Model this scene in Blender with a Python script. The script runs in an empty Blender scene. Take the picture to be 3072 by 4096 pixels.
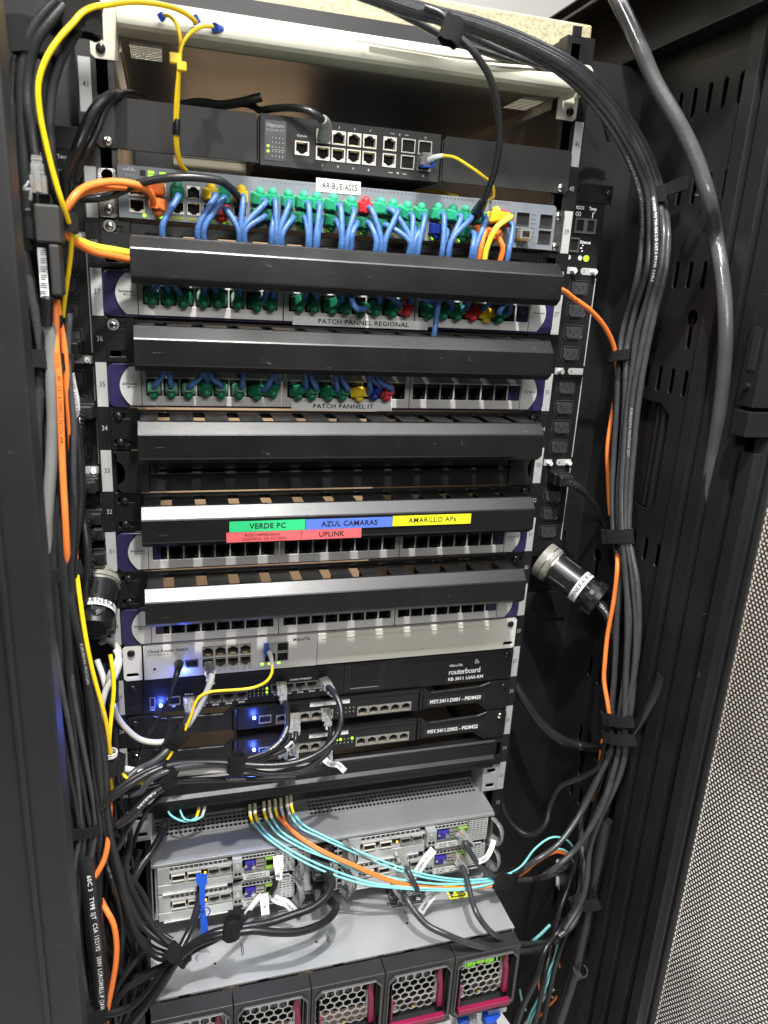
import bpy, bmesh, math, random
from mathutils import Vector, Matrix, geometry
random.seed(7)
SC = bpy.context.scene; COL = SC.collection
# ---------------------------------------------------------------- camera (all lengths below are in millimetres, built at 1 unit = 1 m)
FPX = 2954.84; CAM = (-184.41, -789.92, 288.30)
def _rot(a, b, c):
    return Matrix.Rotation(a, 3, 'Z') @ Matrix.Rotation(b, 3, 'X') @ Matrix.Rotation(c, 3, 'Y')
RM = _rot(-0.29359389, -0.29749233, -0.05833326)
cd = bpy.data.cameras.new('camera'); cam = bpy.data.objects.new('camera', cd); COL.objects.link(cam)
r_, f_, u_ = RM.col[0], RM.col[1], RM.col[2]
cam.matrix_world = Matrix(((r_[0], u_[0], -f_[0], CAM[0]/1000), (r_[1], u_[1], -f_[1], CAM[1]/1000), (r_[2], u_[2], -f_[2], CAM[2]/1000), (0, 0, 0, 1)))
cd.sensor_fit = 'HORIZONTAL'; cd.sensor_width = 36; cd.lens = 36*FPX/3072; cd.clip_start = 0.02; cd.clip_end = 50
cd.dof.use_dof = True; cd.dof.focus_distance = 0.84; cd.dof.aperture_fstop = 9
SC.camera = cam
W = bpy.data.worlds.new('World'); SC.world = W; W.use_nodes = True
W.node_tree.nodes['Background'].inputs[0].default_value = (0.86, 0.88, 0.93, 1)
W.node_tree.nodes['Background'].inputs[1].default_value = 0.06
def area(name, loc, target, sx, sy, power, col):
    l = bpy.data.lights.new(name, 'AREA'); l.shape = 'RECTANGLE'; l.size = sx; l.size_y = sy; l.energy = power; l.color = col
    o = bpy.data.objects.new(name, l); COL.objects.link(o); o.location = loc
    o.rotation_euler = (Vector(target)-Vector(loc)).to_track_quat('-Z', 'Y').to_euler(); return o
area('ceiling_lamp_side', (-0.75, -0.95, 1.25), (0.1, 0, 0.0), 0.07, 0.07, 17, (1, 0.98, 0.95))
area('ceiling_lamp_left', (-0.08, -0.80, 1.55), (0, 0, 0.0), 0.05, 0.05, 50, (1, 0.97, 0.92))
area('ceiling_lamp_right', (0.25, -0.72, 1.75), (0.1, -0.2, 0.0), 1.3, 0.60, 29, (0.97, 0.98, 1))
area('room_lamp_front', (0.05, -1.35, 0.78), (0, 0, 0.15), 0.7, 0.25, 10, (1, 0.98, 0.95))
area('aisle_fill', (1.25, -0.5, 1.7), (1.3, -0.2, -1.4), 0.6, 0.6, 14, (0.97, 0.98, 1))  # added fill light, brightens floor and wall behind the right mesh
area('ceiling_lamp_back', (0.0, 0.75, 1.6), (0, 0.95, 0), 0.5, 0.5, 15, (1, 0.96, 0.91))
SC.view_settings.view_transform = 'Standard'; SC.view_settings.look = 'None'; SC.view_settings.gamma = 1
SC.view_settings.exposure = 0.0
# ---------------------------------------------------------------- helpers
UH = 44.45
def uz(u): return (u-31)*UH
def ray(px, py):
    return RM @ Vector(((px-1536)/FPX, 1.0, -(py-2048)/FPX))
CV = Vector(CAM)
def at(px, py, Y):
    d = ray(px, py); return CV + d*((Y-CV.y)/d.y)
def atX(px, py, X):
    d = ray(px, py); return CV + d*((X-CV.x)/d.x)
def atZ(px, py, Z):
    d = ray(px, py); return CV + d*((Z-CV.z)/d.z)

MATS = {}
def mat(name, col, rough=0.5, metal=0.0, bump=0.0, bscale=300, var=0.0, vscale=25, emit=None, coat=0.0, trans=0.0, scr=0.0, sheen=0.0, ior=1.45):
    m = bpy.data.materials.new(name); m.use_nodes = True; nt = m.node_tree; b = nt.nodes['Principled BSDF']
    b.inputs['Base Color'].default_value = (*col, 1); b.inputs['Roughness'].default_value = rough; b.inputs['Metallic'].default_value = metal
    b.inputs['Coat Weight'].default_value = coat; b.inputs['Transmission Weight'].default_value = trans; b.inputs['IOR'].default_value = ior
    if sheen: b.inputs['Sheen Weight'].default_value = sheen
    tc = nt.nodes.new('ShaderNodeTexCoord'); L = nt.links.new
    if var > 0:
        n = nt.nodes.new('ShaderNodeTexNoise'); n.inputs['Scale'].default_value = vscale; n.inputs['Detail'].default_value = 5
        L(tc.outputs['Object'], n.inputs['Vector'])
        r = nt.nodes.new('ShaderNodeMapRange'); r.inputs['From Min'].default_value = .3; r.inputs['From Max'].default_value = .7
        r.inputs['To Min'].default_value = 1-var; r.inputs['To Max'].default_value = 1+var
        L(n.outputs['Fac'], r.inputs['Value'])
        mx = nt.nodes.new('ShaderNodeVectorMath'); mx.operation = 'SCALE'; mx.inputs[0].default_value = col; L(r.outputs[0], mx.inputs['Scale'])
        src = mx.outputs[0]
        if scr > 0:   # fine pale scuffs
            n2 = nt.nodes.new('ShaderNodeTexNoise'); n2.inputs['Scale'].default_value = 160; n2.inputs['Detail'].default_value = 8; n2.inputs['Distortion'].default_value = 2
            mp = nt.nodes.new('ShaderNodeMapping'); mp.inputs['Scale'].default_value = (.25, 1, 1); L(tc.outputs['Object'], mp.inputs[0]); L(mp.outputs[0], n2.inputs['Vector'])
            r2 = nt.nodes.new('ShaderNodeMapRange'); r2.inputs['From Min'].default_value = .70; r2.inputs['From Max'].default_value = .78; r2.inputs['To Max'].default_value = scr
            L(n2.outputs['Fac'], r2.inputs['Value'])
            mc = nt.nodes.new('ShaderNodeMix'); mc.data_type = 'RGBA'; L(r2.outputs[0], mc.inputs[0]); L(src, mc.inputs[6]); mc.inputs[7].default_value = (.35, .35, .34, 1)
            src = mc.outputs[2]
        L(src, b.inputs['Base Color'])
        rr = nt.nodes.new('ShaderNodeMapRange'); rr.inputs['To Min'].default_value = max(.02, rough-.1); rr.inputs['To Max'].default_value = min(1, rough+.12)
        L(n.outputs['Fac'], rr.inputs['Value']); L(rr.outputs[0], b.inputs['Roughness'])
    if bump > 0:
        n = nt.nodes.new('ShaderNodeTexNoise'); n.inputs['Scale'].default_value = bscale; n.inputs['Detail'].default_value = 3
        L(tc.outputs['Object'], n.inputs['Vector']); bp = nt.nodes.new('ShaderNodeBump'); bp.inputs['Strength'].default_value = bump; bp.inputs['Distance'].default_value = .0006
        L(n.outputs['Fac'], bp.inputs['Height']); L(bp.outputs[0], b.inputs['Normal'])
    if emit:
        b.inputs['Emission Color'].default_value = (*emit[0], 1); b.inputs['Emission Strength'].default_value = emit[1]
    MATS[name] = m; return m
mat('black_paint', (.007, .007, .008), .34, 0, .25, 1500, .25, 18, scr=.25)
mat('cabinet_paint', (.012, .012, .0132), .36, 0, .3, 1300, .25, 9, scr=.18)
mat('black_plastic', (.011, .011, .012), .30, 0, .1, 900, .2)
mat('dark_hole', (.003, .003, .003), .8)
mat('charcoal', (.018, .018, .018), .58, 0, .2, 1400, .15, scr=.1)
mat('cover_black', (.006, .006, .0065), .31, 0, .12, 1700, .15, 14, scr=.35, ior=1.5)
mat('navy', (.022, .018, .062), .22, 0, 0, 1, .15, coat=.3)
mat('panel_silver', (.56, .555, .54), .34, .35, .1, 1500, .05)
mat('panel_rim', (.42, .42, .41), .45, .1)
mat('window', (.22, .22, .22), .12, .2, 0, 1, .5, 40, coat=.5)
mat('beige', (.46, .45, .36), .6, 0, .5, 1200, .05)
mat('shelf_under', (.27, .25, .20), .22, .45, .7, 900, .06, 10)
mat('cream', (.86, .77, .58), .5, 0, .1, 300, .05)
mat('white_paper', (.66, .66, .66), .5, 0, .1, 200, .04)
mat('marker_white', (.34, .35, .345), .55)
mat('galv_shaded', (.29, .30, .305), .38, .5, .1, 800, .08, 12, scr=.1)  # darker zinc: shade on the server lid put into the colour
mat('upper_wall', (.42, .415, .40), .8, 0, .2, 90, .04, 3)
mat('ink', (.008, .008, .008), .85)
mat('ceiling_paint', (.47, .475, .48), .8)
mat('print_white', (.85, .85, .85), .5)
mat('print_grey', (.35, .35, .35), .5)
mat('steel', (.70, .69, .66), .30, 1, .15, 900, .12, 60)
mat('bright_steel', (.86, .84, .80), .16, 1, .1, 700, .1, 90)
mat('dark_screw', (.035, .033, .032), .25, .7)
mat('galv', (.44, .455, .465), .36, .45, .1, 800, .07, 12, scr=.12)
mat('galv_pale', (.58, .59, .58), .34, .55, .1, 900, .1, 30)  # pale grey zinc of sleds, grilles and lower modules
mat('switch_grey', (.16, .18, .205), .42, .1, .15, 1500, .08)
mat('crs_white', (.60, .595, .565), .38, 0, .1, 900, .03)
mat('off_white', (.60, .585, .52), .35, 0, .05, 900, .03)
mat('port_frame', (.62, .60, .53), .4, .3)
mat('port_metal', (.42, .41, .38), .35, .7)
mat('port_dim', (.14, .14, .14), .4, .5)
mat('gold', (.65, .42, .12), .3, .9)
mat('cable_blue', (.055, .135, .34), .40, 0, .8, 330, .22, 150)
mat('cable_orange', (.80, .20, .035), .42, 0, .2, 300, .06)
mat('cable_orange_hot', (.80, .20, .04), .42, 0, .2, 300, .06)
mat('cable_yellow', (.85, .58, .01), .38, 0, .1, 200, .05)
mat('cable_lime', (.72, .66, .05), .42, 0, .1, 200, .05)
mat('cable_aqua', (.22, .62, .64), .4, 0, .1, 200, .06)
mat('cable_grey', (.042, .044, .048), .27, 0, .45, 260, .14, 80)
mat('cable_mid', (.17, .175, .17), .42, 0, .3, 260, .1)
mat('cable_black', (.014, .014, .015), .30, 0, .35, 260, .25)
mat('cable_dark', (.016, .017, .018), .32, 0, .3, 260, .2)
mat('cable_white', (.46, .455, .43), .4, 0, .5, 240, .08)
mat('conduit_grey', (.05, .05, .052), .22, 0, .4, 200, .15, 40)
mat('boot_green', (.012, .165, .082), .40, 0, .1, 300, .08)
mat('boot_mint', (.03, .37, .20), .40, 0, .1, 300, .08)
mat('boot_red', (.55, .03, .035), .42, 0, .1, 300, .08)
mat('boot_yellow', (.78, .57, .03), .42, 0, .1, 300, .08)
mat('boot_blue', (.012, .03, .24), .42, 0, .1, 300, .08)
mat('boot_orange', (.70, .17, .04), .42, 0, .1, 300, .08)
mat('clear_plastic', (.50, .51, .51), .14, 0, .1, 500, .1, 200, trans=.72, ior=1.35)
mat('socket_black', (.040, .040, .043), .25, 0, .05, 500, .1, coat=.4)
mat('velcro', (.0045, .0045, .005), 1.0, 0, 1.0, 2600, .5, 300)
mat('led_green', (.2, .8, .02), .4, emit=((.35, 1, .02), 3.2))
mat('led_lime', (.2, .8, .02), .4, emit=((.42, 1, .03), 1.2))
mat('led_blue', (.1, .3, 1), .4, emit=((.10, .30, 1), 40))
mat('fan_glow', (.15, .5, .02), .4, emit=((.35, 1, .02), .5))
mat('led_amber', (.9, .5, .02), .4, emit=((1, .55, .05), 2.5))
mat('strip_lime', (.30, .32, .03), .4)
mat('tape_green', (.02, .48, .17), .6, 0, .05, 200, .04)
mat('tape_blue', (.075, .15, .58), .6, 0, .05, 200, .04)
mat('tape_yellow', (.78, .80, .01), .6, 0, .05, 200, .04)
mat('tape_red', (.60, .10, .11), .6, 0, .05, 200, .04)
mat('magenta', (.23, .006, .05), .4, 0, .1, 400, .1)
mat('royal', (.012, .075, .46), .4, 0, .1, 400, .05)
mat('vga_blue', (.028, .022, .24), .4)
mat('lime', (.20, .36, .05), .4)
mat('wall_tan', (.66, .46, .28), .75, 0, .1, 60, .08, 3)
mat('wall_white', (.80, .79, .755), .7, 0, .2, 90, .03, 3)
mat('floor_tile', (.76, .76, .745), .35, 0, .05, 40, .06, 4)
mat('foam', (.30, .27, .17), .55, .15, 1.0, 420, .35, 380)
mat('bezel', (.028, .028, .030), .40, .2, .2, 1300, .1)
mat('bezel_edge', (.12, .12, .125), .35, .4)
mat('glass_dark', (.004, .004, .005), .12)
mat('label_dark', (.05, .055, .065), .4)
mat('clamp_grey', (.20, .195, .17), .45, 0, .3, 300, .25, 90)

_tc = {}
def textgeo(s, bold=False, spacing=1.0, shear=0.0):
    k = (s, spacing, shear, bold)
    if k not in _tc:
        c = bpy.data.curves.new('t', 'FONT'); c.body = s; c.size = 1; c.resolution_u = 2; c.space_character = spacing; c.shear = shear
        if bold: c.offset = .018
        o = bpy.data.objects.new('t', c); me = bpy.data.meshes.new_from_object(o)
        V = [(v.co.x, v.co.y) for v in me.vertices]; F = [tuple(p.vertices) for p in me.polygons]
        bpy.data.objects.remove(o); bpy.data.curves.remove(c); bpy.data.meshes.remove(me)
        _tc[k] = (V, F)
    return _tc[k]
WL = {}
class MB:
    def __init__(s, m='black_paint'):
        s.v = []; s.f = []; s.mi = []; s.mats = []; s.sm = []; s.use(m)
    def use(s, m):
        if m not in s.mats: s.mats.append(m)
        s.c = s.mats.index(m); return s
    def raw(s, V, F, smooth=False):
        n = len(s.v); s.v += [tuple(v) for v in V]
        for f in F: s.f.append(tuple(i+n for i in f)); s.mi.append(s.c); s.sm.append(smooth)
        return s
    def box(s, x0, x1, y0, y1, z0, z1, T=None):
        V = [Vector((x, y, z)) for z in (z0, z1) for y in (y0, y1) for x in (x0, x1)]
        if T: V = [T @ v for v in V]
        return s.raw(V, [(0, 1, 3, 2), (4, 6, 7, 5), (0, 4, 5, 1), (2, 3, 7, 6), (0, 2, 6, 4), (1, 5, 7, 3)])
    def quad(s, a, b, c, d): return s.raw([a, b, c, d], [(0, 1, 2, 3)])
    def rect(s, x0, x1, z0, z1, y): return s.raw([(x0, y, z0), (x1, y, z0), (x1, y, z1), (x0, y, z1)], [(0, 1, 2, 3)])
    def ext(s, poly, axis, a0, a1, holes=(), T=None):
        loops = [[Vector((p[0], p[1], 0)) for p in poly]] + [[Vector((p[0], p[1], 0)) for p in h] for h in holes]
        tri = geometry.tessellate_polygon(loops)
        flat = [p for l in loops for p in l]; n = len(flat)
        def m3(p, a):
            v = {'y': (p.x, a, p.y), 'x': (a, p.x, p.y), 'z': (p.x, p.y, a)}[axis]; v = Vector(v)
            return T @ v if T else v
        V = [m3(p, a0) for p in flat]+[m3(p, a1) for p in flat]
        F = [tuple(t) for t in tri]+[tuple(i+n for i in t) for t in tri]
        st = 0
        for l in loops:
            k = len(l)
            for i in range(k): F.append((st+i, st+(i+1) % k, st+(i+1) % k+n, st+i+n))
            st += k
        return s.raw(V, F)
    def prof(s, pts, x0, x1, th):
        """open sheet-metal profile [(y,z)..] extruded in X with thickness th"""
        n = len(pts); P = [Vector((p[0], p[1])) for p in pts]; off = []
        for i in range(n):
            a = P[max(i-1, 0)]; b = P[min(i+1, n-1)]; d = (b-a).normalized(); off.append(P[i]+Vector((-d.y, d.x))*th)
        poly = [tuple(p) for p in P]+[tuple(p) for p in reversed(off)]
        V = [(x, p[0], p[1]) for x in (x0, x1) for p in poly]; m = len(poly)
        F = [(i, (i+1) % m, (i+1) % m+m, i+m) for i in range(m)]
        for i in range(n-1): 
            F.append((i, i+1, m-2-i, m-1-i)); F.append((i+m, i+1+m, 2*m-2-i, 2*m-1-i))
        return s.raw(V, F)
    def perf(s, x0, x1, z0, z1, nx, nz, fill, y0, y1, axis='y'):
        """plate with nx*nz square-ish holes as strips; axis normal"""
        px = (x1-x0)/nx; pz = (z1-z0)/nz; bx = px*(1-fill)/2; bz = pz*(1-fill)/2
        def b(a0, a1, c0, c1):
            if axis == 'y': s.box(a0, a1, y0, y1, c0, c1)
            else: s.box(a0, a1, c0, c1, y0, y1)
        for j in range(nz+1):
            c0 = z0 if j == 0 else z0+j*pz-bz; c1 = z1 if j == nz else z0+j*pz+bz; b(x0, x1, c0, c1)
        for i in range(nx+1):
            a0 = x0 if i == 0 else x0+i*px-bx; a1 = x1 if i == nx else x0+i*px+bx
            for j in range(nz): b(a0, a1, z0+j*pz+bz, z0+(j+1)*pz-bz)
        return s
    def cyl(s, p0, p1, r0, r1=None, n=16, caps=True, smooth=True):
        r1 = r0 if r1 is None else r1; p0 = Vector(p0); p1 = Vector(p1); d = (p1-p0).normalized()
        a = d.orthogonal().normalized(); b = d.cross(a)
        V = [p0+(a*math.cos(t)+b*math.sin(t))*r0 for t in [i*2*math.pi/n for i in range(n)]]+[p1+(a*math.cos(t)+b*math.sin(t))*r1 for t in [i*2*math.pi/n for i in range(n)]]
        s.raw(V, [(i, (i+1) % n, (i+1) % n+n, i+n) for i in range(n)], smooth)
        if caps: s.raw(V, [tuple(range(n)), tuple(range(n, 2*n))])
        return s
    def dome(s, c, r, d, squash=1, n=14):
        c = Vector(c); d = Vector(d).normalized(); a = d.orthogonal().normalized(); b = d.cross(a); V = []; k = 5
        for j in range(k):
            ph = j/k*math.pi/2
            V += [c+(a*math.cos(t)+b*math.sin(t))*r*math.cos(ph)+d*r*squash*math.sin(ph) for t in [i*2*math.pi/n for i in range(n)]]
        V.append(c+d*r*squash); F = [(j*n+i, j*n+(i+1) % n, (j+1)*n+(i+1) % n, (j+1)*n+i) for j in range(k-1) for i in range(n)]
        F += [((k-1)*n+i, (k-1)*n+(i+1) % n, k*n) for i in range(n)]
        return s.raw(V, F, True)
    def ball(s, c, r, sx=1, sy=1, sz=1, n=14):
        V = []; k = 9
        for j in range(k+1):
            ph = math.pi*j/k
            for i in range(n):
                t = 2*math.pi*i/n; V.append((c[0]+r*sx*math.sin(ph)*math.cos(t), c[1]+r*sy*math.sin(ph)*math.sin(t), c[2]+r*sz*math.cos(ph)))
        return s.raw(V, [(j*n+i, j*n+(i+1) % n, (j+1)*n+(i+1) % n, (j+1)*n+i) for j in range(k) for i in range(n)], True)
    def text(s, t, x, z, y, h, m, bold=False, align='l', spacing=1.0, sx=1.0, ang=0, plane=None, shear=0.0):
        """cap height h, baseline at z, on plane Y=y facing -Y; plane=(O,U,V) overrides"""
        V, F = textgeo(t, bold, spacing, shear); k = h/.70
        w = max(v[0] for v in V)*k*sx; dx = {'l': 0, 'c': -w/2, 'r': -w}[align]
        s.use(m); ca, sa = math.cos(ang), math.sin(ang); P = []
        for a, b in V:
            u = a*k*sx+dx; v = b*k
            u, v = u*ca-v*sa, u*sa+v*ca
            P.append(plane[0]+plane[1]*u+plane[2]*v if plane else (x+u, y, z+v))
        return s.raw(P, F)
    def sweep(s, P, r, n=9, sx=1.0, caps=True, rib=None):
        """tube along dense points P; r may be a function of t"""
        P = [Vector(p) for p in P]; N = len(P); t0 = (P[1]-P[0]).normalized(); a = t0.orthogonal().normalized(); V = []
        for i in range(N):
            t = (P[min(i+1, N-1)]-P[max(i-1, 0)]).normalized()
            a = (a-t*a.dot(t)).normalized(); b = t.cross(a); rr = r(i/(N-1)) if callable(r) else r
            V += [P[i]+(a*math.cos(q)*sx+b*math.sin(q))*rr for q in [k*2*math.pi/n for k in range(n)]]
        s.raw(V, [(i*n+k, i*n+(k+1) % n, (i+1)*n+(k+1) % n, (i+1)*n+k) for i in range(N-1) for k in range(n)], True)
        if caps: s.raw(V, [tuple(range(n)), tuple(range((N-1)*n, N*n))])
        return s
    def hexmesh(s, x0, x1, z0, z1, pitch, hole, y, fn=None, stag=True):
        """hexagonal holes with vertices up; columns pitch apart"""
        R = pitch/math.sqrt(3); nz = int((z1-z0)/(1.5*R))+1; nx = int((x1-x0)/pitch)+1
        for j in range(nz):
            for i in range(nx):
                cx = x0+(i+.5*(j % 2))*pitch; cz = z0+j*1.5*R
                if cx > x1 or cz > z1: continue
                O = []; I = []
                for k in range(6):
                    q = math.pi/6+k*math.pi/3; O.append((cx+R*math.cos(q), cz+R*math.sin(q))); I.append((cx+hole*R*math.cos(q), cz+hole*R*math.sin(q)))
                f = fn or (lambda a, b: (a, y, b))
                s.raw([f(*p) for p in O+I], [(k, (k+1) % 6, (k+1) % 6+6, k+6) for k in range(6)])
        return s
    def mesh(s, name, off=Vector((0, 0, 0))):
        me = bpy.data.meshes.new(name); me.from_pydata([((v[0]-off[0])*.001, (v[1]-off[1])*.001, (v[2]-off[2])*.001) for v in s.v], [], s.f)
        for m in s.mats: me.materials.append(MATS[m])
        me.polygons.foreach_set('material_index', s.mi); me.polygons.foreach_set('use_smooth', s.sm); me.update(); 
        return me
    def build(s, name, parent=None, bevel=0, weld=False, fix=True, solid=0, origin=None):
        off = Vector(WL.get(parent, (0, 0, 0))) if parent else Vector(origin or (0, 0, 0))
        me = s.mesh(name, off)
        if fix:
            b = bmesh.new(); b.from_mesh(me); bmesh.ops.recalc_face_normals(b, faces=b.faces); b.to_mesh(me); b.free()
        o = bpy.data.objects.new(name, me); COL.objects.link(o)
        if parent: o.parent = parent
        else: o.location = off*.001
        WL[o] = off if not parent else off
        if solid:
            md = o.modifiers.new('solid', 'SOLIDIFY'); md.thickness = solid*.001; md.offset = 0
        if bevel:
            md = o.modifiers.new('bevel', 'BEVEL'); md.width = bevel*.001; md.segments = 2; md.limit_method = 'ANGLE'; md.angle_limit = .6; md.harden_normals = False
        return o
def tag(o, label, cat, group=None):
    o['label'] = label; o['category'] = cat
    if group: o['group'] = group
    return o
def struct(o): o['kind'] = 'structure'; return o
def thing(name, label, cat, loc, group=None):
    o = bpy.data.objects.new(name, None); COL.objects.link(o); o.location = Vector(loc)*.001; o.empty_display_size = .01
    WL[o] = Vector(loc); return tag(o, label, cat, group)
def inst(me, name, parent, loc, rot=None, scale=None):
    o = bpy.data.objects.new(name, me); COL.objects.link(o); o.parent = parent
    o.location = (Vector(loc)-WL[parent])*.001; WL[o] = Vector(loc)
    if rot: o.rotation_euler = rot
    if scale: o.scale = scale
    return o
def spline(P, step=4.0):
    """centripetal-ish Catmull-Rom through P, resampled"""
    P = [Vector(p) for p in P]
    if len(P) == 2: return [P[0].lerp(P[1], i/8) for i in range(9)]
    Q = [P[0]*2-P[1]]+P+[P[-1]*2-P[-2]]; out = []
    for i in range(1, len(Q)-2):
        a, b, c, d = Q[i-1:i+3]; n = max(2, int((c-b).length/step))
        la = max((b-a).length, 1e-3)**.5; lb = max((c-b).length, 1e-3)**.5; lc = max((d-c).length, 1e-3)**.5
        m1 = (c-b)+((b-a)/la-(c-a)/(la+lb))*lb; m2 = (c-b)+((d-c)/lc-(d-b)/(lb+lc))*lb
        for k in range(n):
            t = k/n; out.append(b*(2*t**3-3*t*t+1)+m1*(t**3-2*t*t+t)+c*(-2*t**3+3*t*t)+m2*(t**3-t*t))
    out.append(P[-1]); return out
def P3(p):
    """control point: (px,py,Y) | (px,py,'x',X) | Vector"""
    if isinstance(p, Vector): return p
    if len(p) == 4: return atX(p[0], p[1], p[3])
    return at(*p)
def D(L, k=1.8517):   # points read off at 1659 px width
    return [((p[0]*k, p[1]*k)+tuple(p[2:])) for p in L]
def cord(b, pts, r, sx=1.0, n=9, step=4.0):
    S = spline([P3(p) for p in pts], step); b.sweep(S, r, n, sx); return S
def cabletext(b, S, r, txt, start, h, m='print_white', side=-1, flip=False):
    """print running along the cable, on the side facing the camera"""
    V, F = textgeo(txt, False, 1.15); k = h/.7; acc = [0]
    for i in range(1, len(S)): acc.append(acc[-1]+(S[i]-S[i-1]).length)
    w = max(v[0] for v in V)*k; out = []
    if start+w > acc[-1]-2: return
    if flip: V = [(w/k-a, .7-c) for a, c in V]
    for a, c in V:
        d = start+a*k; i = 0
        while i < len(acc)-2 and acc[i+1] < d: i += 1
        t = (d-acc[i])/max(acc[i+1]-acc[i], 1e-6); p = S[i].lerp(S[i+1], t); tg = (S[i+1]-S[i]).normalized()
        vw = (CV-p); vw = (vw-tg*vw.dot(tg)).normalized(); sd = tg.cross(vw); q = (c-.35)*k/r
        out.append(p+(vw*math.cos(q)-sd*math.sin(q))*(r+.12))
    b.use(m); b.raw(out, F)
def cable(name, label, pts, r, m, cat='cable', group=None, txt=None, sx=1.0, step=4.0):
    b = MB(m); S = cord(b, pts, r, sx, step=step)
    if txt: cabletext(b, S, r, *txt)
    o = b.build(name, origin=S[0], fix=False); tag(o, label, cat, group); return S
# ---- shared meshes
def screw_mesh(m='dark_screw', r=4.2, wash=None):
    b = MB(m)
    if wash: b.use(wash); b.cyl((0, 0, 0), (0, -1.2, 0), r+1.6, r+1.2, 20); b.use(m)
    b.cyl((0, -.8, 0), (0, -1.6, 0), r, r, 18); b.dome((0, -1.6, 0), r, (0, -1, 0), .45, 18)
    b.use('dark_hole'); b.box(-r*.55, r*.55, -r*.45-1.75, -1.9, -.45, .45); b.box(-.45, .45, -r*.45-1.75, -1.9, -r*.55, r*.55)
    return b.mesh('screw')
SCREW_D = screw_mesh(); SCREW_B = screw_mesh('bright_steel', 4.4); SCREW_W = screw_mesh('bright_steel', 4.0, 'panel_rim')
_pm = {}
def port_mesh(w, h, t, fm, up=False, dep=9, inner='dark_hole', bm_='port_dim'):
    k = (w, h, t, fm, up, dep, bm_)
    if k in _pm: return _pm[k]
    b = MB(fm); x = w/2; z = h/2
    b.ext([(-x-t, -z-t), (x+t, -z-t), (x+t, z+t), (-x-t, z+t)], 'y', -.5, dep, [[(-x, -z), (x, -z), (x, z), (-x, z)]])
    s = 1 if up else -1
    for q in (-1, 1):      # the stepped key-way of the jack
        xa, xb = sorted((q*x, q*(x-w*.2))); za, zb = sorted((s*z, s*(z-h*.20))); b.box(xa, xb, -.3, dep, za, zb)
        xa, xb = sorted((q*(x-w*.2), q*(x-w*.32))); za, zb = sorted((s*z, s*(z-h*.09))); b.box(xa, xb, -.3, dep, za, zb)
    b.use(inner); b.box(-x, x, dep-.6, dep, -z, z)
    b.use(bm_); b.box(-x*.55, x*.55, 2.5, dep-.6, -s*z*.95-.5, -s*z*.95+.5)
    for i in range(8): b.use('gold'); b.box(-x*.5+i*x*.14, -x*.5+i*x*.14+.35, 2.2, 2.5, -s*z*.9-.4, -s*z*.9+.4)
    _pm[k] = b.mesh('port'); return _pm[k]
def sfp_mesh(w, h, m='port_metal'):
    k = ('sfp', w, h, m)
    if k in _pm: return _pm[k]
    b = MB(m); x = w/2; z = h/2
    b.ext([(-x-.9, -z-.9), (x+.9, -z-.9), (x+.9, z+.9), (-x-.9, z+.9)], 'y', -1.2, 14, [[(-x, -z), (x, -z), (x, z), (-x, z)]])
    b.box(-2, 2, 1, 3, -z, -z+1.4); b.use('dark_hole'); b.box(-x, x, .8, 14, -z, z)
    _pm[k] = b.mesh('fibre_slot'); return _pm[k]
_bm = {}
def boot_mesh(m, down=True, L=15):
    """ribbed strain-relief boot along -Y with the round latch bump"""
    k = (m, down, L)
    if k in _bm: return _bm[k]
    b = MB(m); n = 9
    def sec(y, w, h, ch=.22):
        c = min(w, h)*ch; return [(x, y, z) for x, z in ((-w+c, -h), (w-c, -h), (w, -h+c), (w, h-c), (w-c, h), (-w+c, h), (-w, h-c), (-w, -h+c))]
    secs = [sec(2, 6.1, 5.4), sec(-5, 6.3, 5.7)]
    for i in range(n):
        t = i/(n-1); y = -5.4-(L-6)*t; w = 6.3-1.5*t; h = 5.7-1.2*t
        secs += [sec(y, w, h, .3), sec(y-.75*(L-6)/n, w, h, .3), sec(y-.76*(L-6)/n, w-.7, h-.7, .3)]
    secs.append(sec(-L+1.2, 4.4, 4.2, .5)); secs.append(sec(-L, 3.9, 3.8, .55)); V = [v for s_ in secs for v in s_]
    F = [(i*8+k_, i*8+(k_+1) % 8, (i+1)*8+(k_+1) % 8, (i+1)*8+k_) for i in range(len(secs)-1) for k_ in range(8)]
    F += [tuple(range(8)), tuple(range(len(secs)*8-8, len(secs)*8))]; b.raw(V, F)
    s = -1 if down else 1
    b.ball((0, -4.5, s*6.4), 4.3, 1, 1.2, 1.05); 
    _bm[k] = b.mesh('boot'); return _bm[k]
def clear_plug_mesh():
    if 'clr' in _bm: return _bm['clr']
    b = MB('clear_plastic'); b.box(-5.8, 5.8, -9, 4, -4, 4); b.box(-4.6, 4.6, -17, -9, -3.6, 3.6); b.box(-3.6, 3.6, -23, -17, -3, 3)
    for i in range(4): b.box(-4.9+i*.3, 4.9-i*.3, -11-i*3.2, -10-i*3.2, -3.9+i*.2, 3.9-i*.2)
    b.box(-2, 2, -16, 3, 4.6, 5.6); b.use('gold')
    for i in range(8): b.box(-4.2+i*1.1, -3.8+i*1.1, -4, 3, 4.0, 4.2)
    _bm['clr'] = b.mesh('plug'); return _bm['clr']
def rotTo(d, roll=0):
    """rotation taking -Y to direction d"""
    return Vector(d).to_track_quat('-Y', 'Z').to_euler()
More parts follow.
